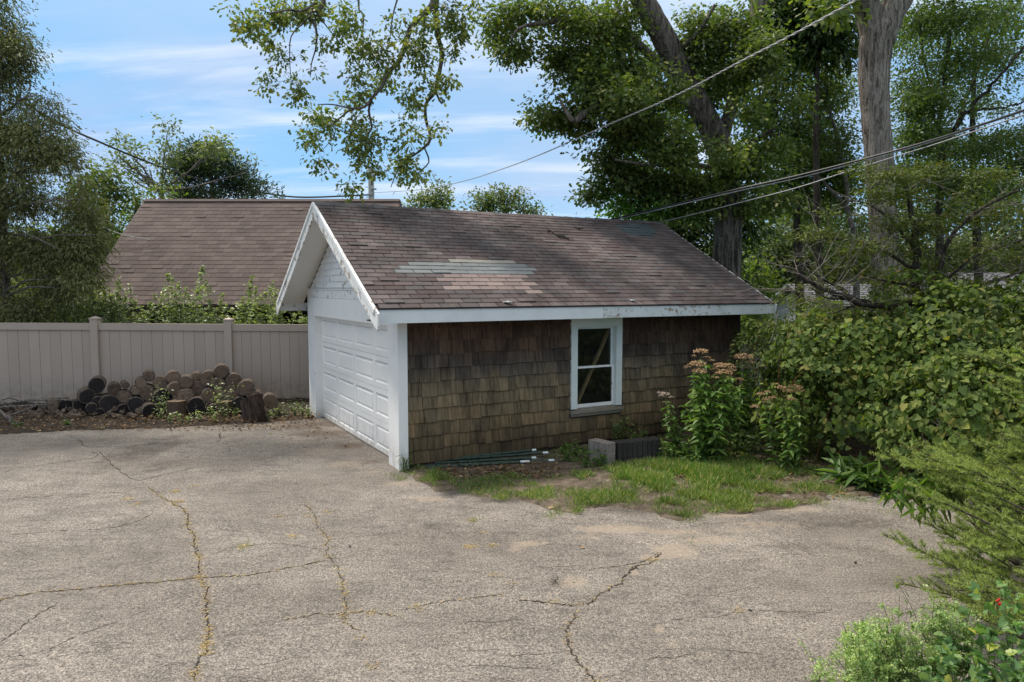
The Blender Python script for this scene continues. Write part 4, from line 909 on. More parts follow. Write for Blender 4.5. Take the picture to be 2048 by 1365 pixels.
for i, (px, py, d, tone) in enumerate(LOGS):
    rown = next(r for r in byrow if i in byrow[r]); k = byrow[rown].index(i)
    Y = 14.75 + (820-py)*.006 + R.uniform(-.11, .11); c = at(px, py, Y); r = d/2*Y/F*1.04; L = R.uniform(.40, .5); yaw = R.uniform(-.16, .16)
    lab = '%s log end, %s from the left in the %s row of the woodpile' % (TONE[tone], ORD[k], rown)
    yaw = math.atan2(-c[0], c[1])+yaw*.6; o = empty('firewood_log', c, yaw, label=lab, cat='log', group='cut logs stacked against the fence')
    n = 16; ph_ = R.uniform(0, 6); e_ = R.uniform(.02, .09); rad = [r*(1+R.uniform(-.035, .035)+e_*math.cos(2*(2*PI*q/n)+ph_)) for q in range(n)]; V = []
    for y, s in ((0, 1), (L*.5, 1.02), (L, .97)):
        for q in range(n): a = 2*PI*q/n; V.append((math.cos(a)*rad[q]*s, y, math.sin(a)*rad[q]*s*.97))
    m_ = MB(); m_.add(V, [(j*n+q, j*n+(q+1) % n, (j+1)*n+(q+1) % n, (j+1)*n+q) for j in range(2) for q in range(n)] + [tuple(range(2*n, 3*n))] + [tuple(range(n))[::-1]])
    m_.build('bark', M['log_bark'], o)
    cut = MB(); cut.add([(v[0]*.88, -.006+R.uniform(-.004, .004), v[2]*.88) for v in V[:n]]+[(0, -.009, 0)], [(q, (q+1) % n, n) for q in range(n)])
    cut.add([(v[0]*.88, -.006, v[2]*.88) for v in V[:n]]+[(v[0]*.93, .004, v[2]*.93) for v in V[:n]], [(q, n+q, n+(q+1) % n, (q+1) % n) for q in range(n)])
    if d > 20 and R.random() < .7:
        sp_ = MB()
        for _k in range(R.choice([1, 2, 3])):
            a = R.uniform(0, 2*PI); l_ = r*R.uniform(.4, .85); x1_, z1_s = math.cos(a)*l_, math.sin(a)*l_; wv = r*.035; sp_.add([(-math.sin(a)*wv, -.0125, math.cos(a)*wv), (math.sin(a)*wv, -.0125, -math.cos(a)*wv), (x1_+R.uniform(-.01, .01), -.012, z1_s)], [(0, 1, 2)])
        sp_.build('split_crack', M['cut_tan' if R.random() < .3 else 'dark_gap'], o)
    cut.build('cut_end', M[{'d': 'cut_dark', 'b': 'cut_brown', 't': 'cut_tan'}[tone]], o)
# upright rounds and the big tilted stump
def stump(px, py, w, h, tilt, mtop, mside, lab, name='cut_round', seed=1, Y=None):
    b = gp(px, py); b[2] = 0.0; k = b[1]/F; rr = random.Random(seed); n = 20; r = w/2*k; H = h*k*1.02
    o = empty(name, b, 0, label=lab, cat='stump'); rad = [r*(1+rr.uniform(-.05, .05)) for _ in range(n)]; V = []
    for t in (0, .35, .7, 1):
        for q in range(n):
            a = 2*PI*q/n; x, y = math.cos(a)*rad[q]*(1.04-.08*t), math.sin(a)*rad[q]*(1.04-.08*t)
            V.append((x-tilt[1]*t*H, y, -.03+(H+.03+x*tilt[0]-y*tilt[2])*t))
    m_ = MB(); m_.add(V, [(j*n+q, j*n+(q+1) % n, (j+1)*n+(q+1) % n, (j+1)*n+q) for j in range(3) for q in range(n)])
    m_.build('bark', M[mside], o); t = MB(); t.add([tuple(np.array(v)+np.array([0, 0, .001])) for v in V[3*n:]], [tuple(range(n))]); t.build('cut_end', M[mtop], o)
stump(354, 836, 36, 34, (0, 0, .0), 'cut_tan', 'cut_brown', 'squat tan log round standing on end in front of the woodpile among weeds', seed=3)
stump(449, 833, 32, 30, (0, 0, 0), 'cut_brown', 'cut_brown', 'short brown log round standing on end behind the tall pale weed')
stump(510, 843, 44, 46, (.42, .15, .25), 'cut_tan', 'stump_bark', 'dark-barked stump with slanted pale cut top at the end of the woodpile', 'tree_stump', 5)
# small sticks with round ends at the near end of the pile
for k in range(64):
    px = R.uniform(8, 300) if k % 2 else R.uniform(15, 160); py = R.uniform(818, 845) - (6 if px < 120 else 0); Y = 14.3+(845-py)*.02; c = at(px, py, Y); c[2] = max(c[2], .055); r = R.uniform(6, 11)/2*Y/F
    o = empty('firewood_stick', c, math.atan2(-c[0], c[1])+R.uniform(-.5, .5), label='%s stick end in the low kindling heap, %s' % (R.choice(['thin round', 'short stubby', 'small dark', 'pale cut']), 'near the sloping poles' if px < 60 else 'below the long branches' if px < 120 else 'below the dark logs' if px < 200 else 'at the foot of the brown logs'), cat='stick', group='kindling sticks heaped by the fence')
    MB().tube([(0, 0, 0), (0.0, .35, R.uniform(-.02, .03))], r, 8, .08, cap=False).build('bark', M['log_bark'], o)
    MB().add([(math.cos(2*PI*q/8)*r, -.001, math.sin(2*PI*q/8)*r) for q in range(8)], [tuple(range(8))]).build('cut_end', M['cut_tan' if R.random() < .35 else 'cut_brown'], o)
# long cut branches
BR = [([(-40, 812), (0, 809), (40, 803), (95, 800), (150, 801)], 2.6, 14.9, 'long pale bent branch lying uppermost on the kindling heap'), ([(-40, 800), (10, 806), (60, 800), (120, 797), (155, 800)], 1.8, 15.1, 'thin dark branch lying behind the pale branch on the heap'),
      ([(-40, 820), (0, 815), (50, 812), (105, 808)], 2.2, 14.7, 'brown straight branch below the pale one on the heap'), ([(12, 832), (35, 826), (60, 817), (72, 811)], 2.0, 14.4, 'short pale stick slanting up across the kindling'), ([(-20, 815), (0, 823), (20, 842), (36, 862)], 3.4, 13.9, 'thick grey pole sloping down to the driveway edge'),
      ([(-10, 822), (15, 833), (35, 846), (48, 855)], 2.8, 14.0, 'second grey pole lying beside the thick sloping pole'), ([(5, 800), (20, 797), (32, 800), (60, 806)], 1.4, 15.2, 'thin crooked twig arching at the back of the heap'), ([(38, 812), (44, 822), (42, 830)], 1.5, 14.5, 'short dark twig standing between the branches'), ([(88, 853), (100, 848), (112, 842)], 1.3, 13.9, 'small loose stick on the leaf litter by the driveway'),
      ([(70, 808), (82, 815), (90, 822), (100, 824)], 1.5, 14.6, 'crooked brown twig hanging over the small logs')]
for i, (pts, r, Y, lab) in enumerate(BR):
    P = resample([at(a, b, Y+R.uniform(-.05, .05)) for a, b in pts], 3); P[:, 2] = np.maximum(P[:, 2], .02)
    MB().tube(P, [r*Y/F*(1-.3*k/len(P)) for k in range(len(P))], 6, .12, seed=i).build('cut_branch', M['limb_bark' if 'pale' in lab or 'grey' in lab else 'log_bark'], label=lab, cat='branch')

# =================================================================== POLE AND CABLES
Yp = 38.
pb_ = at(745, 560, Yp); pole = empty('utility_pole', (pb_[0], Yp, 0), label='slim pale utility pole rising behind the brown roof ridge', cat='pole')
MB().tube([(0, 0, 0), (0, 0, zat(338, Yp))], [.19, .15], 12).build('shaft', M['pole'], pole)
ins = MB(); ins.box(-.2, .2, -.2, -.16, zat(392, Yp), zat(389, Yp)); ins.box(.05, .3, -.2, -.1, zat(381, Yp), zat(378, Yp)); ins.build('bracket', M['cable_grey'], pole)
def cable(name, pts, r, mat, lab, tw=0.0, tn_=0, sides=5):
    P = resample([at(*p) for p in pts], 14)
    if not tw: return MB().tube(P, r, sides).build(name, M[mat], label=lab, cat='cable')
    m_ = MB(); L = np.concatenate([[0], np.cumsum(np.linalg.norm(np.diff(P, axis=0), axis=1))]); n = tn_*10; s = np.linspace(0, L[-1], n); Q = np.stack([np.interp(s, L, P[:, k]) for k in range(3)], 1)
    for ph_ in (0, PI):
        a = s/L[-1]*tn_*2*PI+ph_; o = np.stack([np.zeros(n), np.cos(a)*tw, np.sin(a)*tw], 1); m_.tube(Q+o, r, 4)
    return m_.build(name, M[mat], label=lab, cat='cable')
cable('overhead_cable', [(-40, 150, 24), (110, 243, 26), (200, 285, 28), (310, 330, 30), (430, 368, 32), (530, 387, 34), (610, 395, 36), (742, 390, 38)], .042, 'cable_black', 'black overhead cable sagging across the sky over the pine tree')
cable('service_cable', [(748, 386, 38), (850, 379, 30), (930, 362, 24), (1000, 340, 20), (1080, 310, 17), (1200, 257, 14.2), (1350, 192, 12), (1480, 124, 10.5), (1600, 62, 9.5), (1720, -4, 8.7), (1800, -50, 8)], .0075, 'cable_grey', 'twisted grey cable climbing from the pole across the oak trunk', .009, 110)
cable('overhead_cable', [(1150, 455, 17.5), (1232, 437, 16.3), (1350, 409, 14.9), (1470, 380, 13.9), (1590, 353, 13), (1710, 323, 12.1), (1840, 288, 11.2), (1950, 254, 10.3), (2060, 217, 9.3), (2150, 185, 8.6)], .017, 'cable_black', 'upper black cable of the pair running up past the grey trunk')
cable('overhead_cable', [(1150, 457, 17.5), (1235, 439, 16.3), (1350, 412, 14.9), (1470, 384, 13.9), (1590, 358, 13), (1710, 327, 12.1), (1840, 291, 11.2), (1950, 256, 10.3), (2060, 219, 9.3), (2150, 187, 8.6)], .009, 'cable_grey', 'thin grey wire lashed just beneath the upper black cable')
cable('overhead_cable', [(1240, 462, 17.5), (1325, 444, 16.4), (1455, 412, 14.8), (1590, 377, 13.5), (1690, 345, 12.8), (1780, 317, 12), (1880, 286, 10.8), (2060, 226, 9)], .010, 'cable_grey', 'lower pale cable crossing the grey trunk below the black pair')
cable('overhead_cable', [(150, 425, 22), (190, 446, 22), (240, 468, 22), (300, 480, 22)], .014, 'cable_grey', 'short pale wire reaching the near end of the brown roof')

# =================================================================== TREES
def tree(name, label, base, cat='tree', group=None): return empty(name, (base[0], base[1], 0), label=label, cat=cat, group=group)
def add_mb(o, name, mb, mat):
    """world-space mesh put under a thing whose Empty is moved but not turned"""
    b = np.array(o.location); mb.v = [tuple(np.array(v)-b) for v in mb.v]; return mb.build(name, M[mat], o, True)
def add_leaves(o, name, tmpl, P, D, U, S, mat, rnd=None, kind=None):
    b = np.array(o.location); return tag(link(name, leaf_mesh(name, tmpl, P-b, D, U, S, rnd), M[mat], o), kind=kind)
DENS = 2.0
def crown(o, blobs, mat, tmpl, per_area, per, spread, sz, skel, twr=.02, twmat='dark_bark', droop=.3, flat=.6, clump=4., thresh=-.12, shell=.3, name='crown', maxlen=3., seed=1, twig=True):
    C = blob_points(blobs, per_area*DENS, clump, thresh, shell); per = int(per*1.35); sz *= .88
    if twig:
        tm = MB(); twigs(tm, skel, C, twr, seed, maxlen); 
        if tm.n: tag(add_mb(o, 'twigs', tm, twmat), kind='stuff')
    P, D, U, S = clusters_to_leaves(C, per, spread, droop, flat, None, sz)
    rn = np.clip(np.repeat(NR.random(len(C)), per)*.45 + NR.random(len(P))*.55, 0, .999)
    add_leaves(o, name, tmpl, P, D, U, S, mat, rn); return len(P)
NL = {}
# --- leaning oak behind the garage, with the boughs that hang into the picture from above
oak = tree('oak_tree', 'large leaning oak with furrowed trunk rising behind the garage roof', at(1452, 560, 17))
t = MB(); sk = []
sk.append(limb(t, [(1446, 700, 17, 33), (1452, 560, 17, 28), (1456, 470, 17, 27), (1458, 420, 17, 26), (1452, 350, 17, 25), (1428, 270, 17, 24), (1390, 198, 16.9, 23.5), (1356, 132, 16.8, 23), (1322, 66, 16.6, 23), (1284, 0, 16.4, 22), (1225, -110, 15.8, 20), (1080, -260, 15, 17), (950, -260, 14.3, 14), (900, -120, 14, 12), (872, -30, 13.8, 10)], 14, 5, .05, 1))
add_mb(oak, 'trunk', t, 'oak_bark'); t = MB()
def zz_(l): return [(430+a/3.413, b/3.413, Y, r) for a, b, Y, r in l]
sk.append(limb(t, [(872, -30, 13.8, 9), (866, 10, 13.7, 7.5)] + zz_([(1400, 120, 13.6, 6), (1340, 190, 13.6, 5.6), (1310, 270, 13.6, 5.2), (1280, 360, 13.5, 5), (1250, 430, 13.5, 4.6), (1180, 500, 13.4, 4), (1140, 590, 13.4, 3.6), (1080, 660, 13.3, 3.2), (1020, 730, 13.2, 2.6), (930, 740, 13.2, 2), (800, 715, 13.2, 1.3), (700, 715, 13.1, .8)]), 8, 4, .08, 2))
sk.append(limb(t, zz_([(1070, 670, 13.3, 2.6), (1050, 760, 13.3, 2.4), (1070, 870, 13.4, 2.2), (1040, 930, 13.4, 2.2), (1060, 1020, 13.4, 1.6), (1070, 1100, 13.4, 1)]), 6, 3, .1, 3))
sk.append(limb(t, zz_([(980, 735, 13.2, 2), (910, 760, 13.2, 1.8), (800, 850, 13.1, 1.3), (720, 880, 13, .8)]), 5, 3, .1, 4))
sk.append(limb(t, zz_([(820, 850, 13.1, 1), (815, 930, 13, .9), (740, 1020, 13, .6)]), 5, 3, .1, 4))
sk.append(limb(t, [(874, -20, 13.8, 9)] + zz_([(1505, 50, 14, 5.5), (1510, 150, 14, 5.2), (1520, 250, 14, 4.8), (1550, 360, 14, 4.5), (1540, 450, 14, 4.2), (1520, 540, 14, 4), (1500, 630, 14, 3.6), (1440, 710, 13.9, 3.2), (1440, 820, 13.9, 3), (1470, 950, 13.8, 2.8), (1400, 1030, 13.8, 2.3), (1300, 1100, 13.7, 1.7), (1240, 1180, 13.7, 1.3), (1200, 1280, 13.6, .7)]), 8, 4, .08, 5))
sk.append(limb(t, zz_([(1430, 1010, 13.8, 1.7), (1460, 1110, 13.8, 1.5), (1380, 1190, 13.7, 1.2), (1310, 1300, 13.7, .7)]), 5, 3, .1, 6))
sk.append(limb(t, zz_([(1505, 625, 14, 2.4), (1530, 680, 14, 2.2), (1550, 710, 14, 2)]), 6, 3, .1, 6))
sk.append(limb(t, [(1190, -160, 15.8, 20), (1000, -230, 15, 12), (800, -190, 14, 8), (660, -80, 13.4, 6)] + zz_([(740, 30, 13.2, 4), (650, 85, 13.2, 3.2), (690, 200, 13.2, 2.5), (690, 320, 13.2, 1.8), (660, 430, 13.2, 1.1), (650, 530, 13.2, .7)]), 7, 4, .08, 7))
sk.append(limb(t, zz_([(700, 10, 13.2, 3.4), (600, 75, 13.1, 2.4), (500, 70, 13, 2), (380, 90, 12.9, 1.3), (300, 60, 12.9, .8)]), 6, 3, .1, 8))
sk.append(limb(t, zz_([(660, 105, 13.2, 1.8), (600, 160, 13.1, 1.6), (520, 250, 13.1, 1.3), (510, 400, 13.1, 1), (520, 560, 13.1, .7)]), 5, 3, .1, 9))
sk.append(limb(t, zz_([(690, 85, 13.2, 1.8), (760, 180, 13.3, 1.2), (850, 290, 13.3, .8)]), 5, 3, .1, 10))
sk.append(limb(t, [(740, -170, 13.8, 6)] + zz_([(980, 0, 13.5, 2.2), (1010, 100, 13.5, 1.8), (1010, 200, 13.5, 1.2), (990, 270, 13.5, .7)]), 5, 3, .1, 11))
sk.append(limb(t, [(840, -150, 14, 6)] + zz_([(1250, -20, 13.7, 2.2), (1210, 130, 13.7, 1.5), (1190, 300, 13.6, .9)]), 5, 3, .1, 12))
hang_skel = np.vstack(sk[1:]); hang_skel = hang_skel[(hang_skel[:, 2] < 9.5)]
# limbs of the main crown
sk2 = []
sk2.append(limb(t, [(1350, 150, 17, 9), (1300, 110, 16.6, 9), (1250, 72, 16.2, 9), (1190, 50, 15.9, 8.5), (1130, 42, 15.6, 7), (1060, 50, 15.4, 3.5), (1035, 60, 15.3, 2.5), (1020, 85, 15.3, 1.5)], 9, 4, .12, 13))
sk2.append(limb(t, [(1405, 225, 17, 8), (1350, 196, 16.6, 7), (1290, 180, 16.2, 7), (1240, 186, 15.9, 7), (1205, 206, 15.6, 7.5), (1170, 228, 15.4, 7), (1148, 242, 15.3, 5.5), (1132, 222, 15.3, 3.5), (1118, 195, 15.2, 2)], 9, 4, .12, 14))
sk2.append(limb(t, [(1435, 330, 17, 12), (1455, 240, 17.6, 13), (1485, 140, 18, 14), (1500, 70, 18, 15), (1520, 0, 18, 15), (1530, -80, 18, 13)], 9, 4, .12, 15))
sk2.append(limb(t, [(1450, 350, 17, 8), (1500, 290, 16.6, 5), (1560, 250, 16.4, 3)], 6, 4, .1, 16)); sk2.append(limb(t, [(1350, 110, 16.8, 6), (1400, 60, 16.4, 4), (1430, 10, 16.2, 3)], 6, 4, .1, 16))
sk2.append(limb(t, [(1440, 340, 17, 7), (1380, 330, 16, 5), (1300, 330, 15.5, 3), (1230, 320, 15.3, 2)], 6, 4, .1, 17)); sk2.append(limb(t, [(1455, 430, 17, 4), (1400, 400, 16.6, 2.5), (1330, 385, 16.4, 1)], 6, 4, .1, 17))
add_mb(oak, 'limbs', t, 'oak_bark')
HB = [(480, 30, 25, 20), (500, 60, 30, 25), (545, 85, 25, 18), (560, 30, 40, 28), (610, 20, 50, 20), (660, 20, 45, 20), (700, 30, 30, 25), (700, 55, 25, 15), (565, 120, 22, 22), (590, 115, 20, 15), (650, 85, 20, 15), (680, 70, 15, 15), (580, 160, 22, 15), (535, 165, 15, 18), (600, 190, 25, 12), (630, 135, 8, 10), (720, 100, 25, 15), (745, 100, 30, 25), (790, 60, 25, 30), (800, 25, 25, 25), (830, 95, 25, 25),
      (770, 130, 30, 20), (760, 160, 25, 20), (710, 150, 15, 20), (720, 190, 20, 20), (690, 200, 20, 10), (640, 235, 30, 20), (620, 265, 25, 20), (660, 255, 20, 15), (625, 285, 20, 10), (635, 320, 18, 18), (645, 345, 15, 8), (850, 50, 15, 40), (900, 40, 35, 35), (920, 70, 20, 20), (840, 120, 20, 20), (900, 100, 20, 15), (840, 160, 25, 30), (820, 190, 20, 30), (880, 170, 20, 20), (900, 155, 12, 10),
      (830, 220, 15, 15), (720, 250, 30, 25), (740, 290, 35, 25), (700, 280, 20, 20), (720, 320, 25, 20), (750, 340, 20, 15), (700, 380, 30, 9), (790, 300, 30, 25), (830, 275, 20, 20), (875, 262, 20, 16), (810, 330, 25, 20), (830, 350, 20, 20), (790, 350, 15, 12), (850, 355, 12, 10), (790, 250, 20, 10), (960, 10, 20, 20)]
NL['hang'] = crown(oak, px_blobs(HB, 13.5, .9), 'oak_leaf', OAK, 58, 11, .085, .095, hang_skel, .007, 'limb_bark', .5, .8, 9, -.22, .15, 'hanging_foliage', 1.5, 3)
OB = [(1000, 60, 40, 50, .8), (1060, 30, 60, 35), (1030, 100, 40, 25, .8), (1150, 50, 70, 50, 1.2), (1130, 120, 50, 40), (1230, 50, 60, 55, 1.2), (1200, 130, 50, 40), (1110, 200, 45, 38, .9), (1090, 235, 38, 30), (1150, 255, 40, 30), (1200, 200, 60, 50, 1.3), (1260, 160, 50, 55, 1.3), (1270, 240, 50, 50, 1.4), (1230, 290, 45, 30), (1400, 90, 60, 70, 1.2, .8), (1470, 50, 60, 50, 1, .5),
      (1450, 150, 60, 60, 1.2, .8), (1520, 110, 50, 50, .9), (1340, 300, 60, 40, 1.4, -.6), (1310, 370, 70, 45, 1.4, .6), (1245, 350, 45, 40, 1.1), (1200, 320, 35, 30, .8), (1410, 385, 65, 45, 1.5, .5), (1480, 330, 50, 40, 1.2, .2), (1490, 235, 40, 35), (1190, 385, 30, 22, .8), (1540, 290, 45, 30, 1), (1360, 430, 50, 18, 1.2, .8), (1280, 415, 40, 20, 1.1, .8), (1540, 340, 40, 20, 1), (1330, 235, 40, 40, 1.2, -.6),
      (1380, 200, 40, 60, 1, 1.5), (1590, 200, 40, 40, .6), (1500, 400, 45, 35, 1, .5), (1560, 400, 35, 30, .8), (1330, 170, 40, 40, .9, -.9), (1260, 200, 40, 40, .9, -1.2), (1180, 160, 40, 40, 1), (1460, 300, 40, 40, .9, -1)]
NL['oak'] = crown(oak, px_blobs(OB, 16.2, 1.0), 'oak_leaf', OAK, 122, 10, .15, .115, np.vstack(sk2+[sk[0][:60]]), .014, 'dark_bark', .4, .55, 9, .0, .12, 'crown', 2.5, 4)
# small bright maple low behind the oak
mp = tree('maple_tree', 'bright green young maple filling in under the leaning oak', at(1310, 600, 17.2)); t = MB()
s_ = limb(t, [(1310, 600, 17.2, 7), (1312, 520, 17.2, 6), (1300, 430, 17.2, 5), (1290, 350, 17.2, 3)], 8, 4, .05, 18); add_mb(mp, 'trunk', t, 'dark_bark')
NL['maple'] = crown(mp, px_blobs([(1235, 395, 38, 30, .9), (1290, 345, 50, 45, 1), (1330, 390, 60, 40, 1), (1275, 415, 50, 28, 1), (1225, 425, 28, 16, .8), (1275, 290, 35, 25, .9), (1370, 350, 30, 40, .7), (1200, 370, 25, 18, .7), (1320, 300, 35, 25, .8), (1370, 425, 40, 18, .9)], 17.0, .7), 'maple_leaf', KITE, 40, 14, .13, .12, s_, .012, 'dark_bark', .3, .6, 6, -.15, .3)
# dark mass of evergreens behind the garage
for i, (lab, base, rows, Y) in enumerate([('dark evergreen thicket between the garage roof and the leaning oak', (1390, 600), [(1385, 470, 50, 40, 1.5), (1440, 420, 50, 50, 1.2), (1350, 430, 50, 40, 1.2), (1250, 470, 40, 30, 1), (1500, 430, 40, 50, 1), (1360, 500, 60, 45, 1.5), (1420, 520, 50, 60, 1.5), (1300, 500, 60, 60, 1.3), (1490, 490, 30, 70, .8)], 21),
        ('tall dark leafy tree filling the gap between the two big trunks', (1600, 600), [(1560, 330, 60, 60, 1.3), (1500, 180, 60, 70, 1), (1560, 130, 60, 60, 1), (1640, 150, 50, 50, .8), (1440, 160, 40, 50, .8), (1330, 270, 60, 60, .8), (1260, 140, 70, 60, .6), (1490, 330, 40, 60, 1.2), (1620, 250, 60, 60, 1), (1660, 330, 50, 60, 1.2), (1600, 390, 70, 40, .9), (1530, 240, 40, 50, 1), (1690, 380, 30, 50, 1)], 23),
        ('dark high conifer branch mass beside the grey trunk top', (1640, 600), [(1600, 30, 60, 50, 1.5), (1660, 60, 55, 50, 1.6), (1580, -20, 70, 50, 1.2), (1620, 100, 50, 30, 1.2), (1690, 110, 30, 25, 1), (1540, 70, 30, 40, 1)], 21)]):
    b_ = tree(['evergreen_tree', 'leafy_tree', 'conifer_tree'][i], lab, at(base[0], base[1], Y)); t = MB()
    top = min(r[1] for r in rows); s_ = limb(t, [(base[0], 700, Y, 10), (base[0], base[1], Y, 9), (base[0]-8, (base[1]+top)/2, Y, 6), (base[0], top, Y, 2)], 8, 5, .05, 20+i); add_mb(b_, 'trunk', t, 'dark_bark')
    NL['dk%d' % i] = crown(b_, px_blobs(rows, Y, 1), 'dark_leaf' if i != 1 else 'airy_leaf', SPRAY if i == 2 else KITE, 22, 14, .24, .17 if i != 2 else .26, s_, .02, 'dark_bark', .5, .6, 4, -.22, .2, seed=i)
# --- grey forked trunk
gt = tree('grey_tree', 'massive pale grey tree trunk forking at the top edge behind the hedge', at(1775, 640, 14.5)); t = MB()
gs = limb(t, [(1800, 760, 14.5, 33), (1782, 640, 14.5, 30), (1775, 560, 14.5, 28), (1768, 460, 14.5, 26), (1760, 350, 14.5, 26), (1752, 240, 14.5, 26), (1748, 160, 14.5, 28), (1752, 90, 14.5, 30), (1757, 50, 14.5, 30)], 18, 5, .035, 21)
limb(t, [(1755, 80, 14.5, 29), (1740, 30, 14.5, 25), (1724, -15, 14.4, 23), (1700, -90, 14.2, 22), (1670, -220, 14, 20)], 14, 4, .04, 22); limb(t, [(1758, 85, 14.5, 28), (1782, 30, 14.5, 25), (1805, -20, 14.6, 27), (1850, -110, 15, 24), (1920, -220, 15, 18)], 14, 4, .04, 23)
limb(t, [(1765, 430, 14.5, 12), (1740, 330, 14.2, 4), (1735, 318, 14.2, 3)], 8, 3, .1, 24)
add_mb(gt, 'trunk', t, 'grey_bark')
s_ = np.vstack([gs, np.array([at(1700, -90, 14.2), at(1670, -220, 14), at(1920, -220, 15), at(1640, 10, 14)])])
NL['grey'] = crown(gt, px_blobs([(1640, 25, 35, 25, 1), (1680, 20, 25, 30, 1), (1660, -50, 80, 40, 1), (1800, -90, 120, 40, .8), (1660, 50, 20, 15, .8), (1800, 200, 14, 18, .5)], 14, 1), 'lime_leaf', OAK, 30, 11, .13, .14, s_, .012, 'dark_bark', .4, .7, 5, -.2, .2, seed=8, maxlen=4)
# --- airy tree right
ar = tree('locust_tree', 'tall airy tree with feathery leaves and thin dark forking limbs', at(1880, 620, 19)); t = MB(); s_ = []
for j, rows in enumerate([[(1890, 650, 19, 8), (1878, 450, 19, 7), (1882, 330, 19, 6), (1880, 230, 19, 5), (1895, 120, 19, 4), (1905, 20, 19, 3), (1915, -80, 19, 2)], [(1880, 300, 19, 5), (1930, 230, 18.6, 4), (1965, 190, 18.4, 3.4), (2010, 140, 18, 3), (2060, 80, 18, 2.5)], [(1882, 330, 19, 3), (1910, 260, 19.4, 3), (1960, 130, 19.6, 2.4), (1990, 40, 19.6, 2)], [(1880, 230, 19, 3), (1850, 130, 19, 2), (1840, 40, 19, 1.5)], [(1940, 222, 18.6, 2.5), (2010, 215, 18.4, 2), (2060, 200, 18, 1.6)], [(1882, 260, 19, 2), (1850, 200, 18.6, 1.4), (1820, 160, 18.4, 1)]]):
    s_.append(limb(t, rows, 6, 5, .08, 30+j, .5))
add_mb(ar, 'trunk', t, 'dark_bark')
NL['airy'] = crown(ar, px_blobs([(1850, 40, 50, 40, .6), (1920, 40, 50, 40, .6), (1990, 30, 60, 40, .6), (1840, 130, 40, 45, .7), (1920, 130, 50, 40, .55), (2000, 120, 50, 45, .55), (1850, 210, 45, 40, 1), (1930, 200, 40, 30, .6), (2010, 200, 45, 35, .6), (1840, 280, 35, 35, 1.1), (1910, 300, 50, 30, .7), (1990, 290, 50, 35, .7), (1850, 340, 50, 30, .8), (1980, 350, 60, 30, .7), (2060, 300, 40, 60, .6), (1920, -40, 120, 40, .5), (1920, 370, 60, 30, .8)], 18.6, 1),
      'airy_leaf', KITE, 80, 18, .24, .095, np.vstack(s_), .009, 'dark_bark', .2, .35, 4.5, -.1, .1, seed=9)
bk = tree('leafy_tree', 'dense shaded tree filling the sky behind the airy dark-limbed tree', at(1950, 620, 26)); t = MB()
s_ = limb(t, [(1960, 690, 26, 9), (1955, 500, 26, 8), (1945, 300, 26, 6), (1950, 100, 26, 3)], 8, 5, .06, 47); add_mb(bk, 'trunk', t, 'dark_bark')
NL['bk'] = crown(bk, px_blobs([(1840, 60, 60, 50, .7), (1840, 170, 50, 60, 1), (1850, 280, 60, 50, 1.2), (1930, 330, 60, 45, .9), (2010, 300, 60, 50, .7), (1930, 180, 60, 60, .5), (2010, 120, 60, 60, .5), (1930, 60, 60, 50, .5), (2020, 30, 60, 50, .5), (1820, 360, 60, 40, 1.1), (2000, 390, 70, 40, .8), (1900, 420, 70, 40, 1), (1640, 420, 70, 40, .8), (1700, 470, 60, 40, 1), (1660, 200, 40, 50, .5), (1600, 300, 60, 50, .9)], 26, 1), 'airy_leaf', KITE, 34, 15, .33, .14, s_, .014, 'dark_bark', .3, .5, 4, -.15, .15, seed=48)
# second leafy tree between the trunks (sparser, sky through it)
at2 = tree('young_tree', 'thin young tree with sparse pale leaves before the sky between the trunks', at(1690, 600, 22)); t = MB(); s_ = []
for j, rows in enumerate([[(1715, 640, 22, 7), (1700, 420, 22, 5), (1680, 300, 22, 4), (1655, 200, 22, 3), (1650, 130, 22, 1.5)], [(1690, 340, 22, 2.5), (1640, 260, 22, 2), (1610, 200, 22, 1)], [(1700, 420, 22, 4), (1640, 360, 22, 3), (1600, 330, 22, 2)]]): s_.append(limb(t, rows, 6, 5, .08, 40+j, .5))
add_mb(at2, 'trunk', t, 'limb_bark')
NL['young'] = crown(at2, px_blobs([(1620, 190, 40, 30, .45), (1670, 200, 35, 40, .45), (1640, 260, 45, 35, .5), (1690, 280, 30, 40, .6), (1600, 240, 30, 30, .5), (1660, 150, 40, 25, .5), (1700, 350, 25, 40, .8), (1620, 310, 40, 25, .7)], 22, 1), 'airy_leaf', KITE, 75, 14, .26, .10, np.vstack(s_), .01, 'limb_bark', .3, .4, 5, -.1, .1, seed=10)
# --- right background trees
BGR = [('pale green tree standing above the grey-roofed house', (1600, 620), 40, [(1600, 420, 55, 40, .8), (1560, 470, 50, 40, 1), (1640, 460, 50, 40, .9), (1600, 510, 60, 35, 1.2), (1540, 540, 60, 40, 1.2), (1620, 560, 70, 40, 1.2), (1530, 600, 40, 40, 1.2), (1690, 520, 50, 40, 1.1), (1500, 600, 40, 40, 1.2)], 'far_leaf'),
       ('broad green tree beyond the hedge near the garage rear corner', (1520, 640), 24, [(1510, 500, 25, 30, 1), (1500, 545, 40, 30, 1.3), (1510, 590, 35, 40, 1.3), (1490, 640, 40, 40, 1.3)], 'lime_leaf'),
       ('dense green backdrop tree beyond the bare twigs', (1900, 620), 40, [(1850, 560, 80, 50, 1.2), (1950, 520, 80, 50, 1), (2030, 470, 60, 60, 1), (1760, 560, 60, 50, 1.2), (1830, 440, 60, 50, .9), (2010, 400, 60, 40, .7), (1700, 590, 60, 30, 1)], 'far_leaf')]
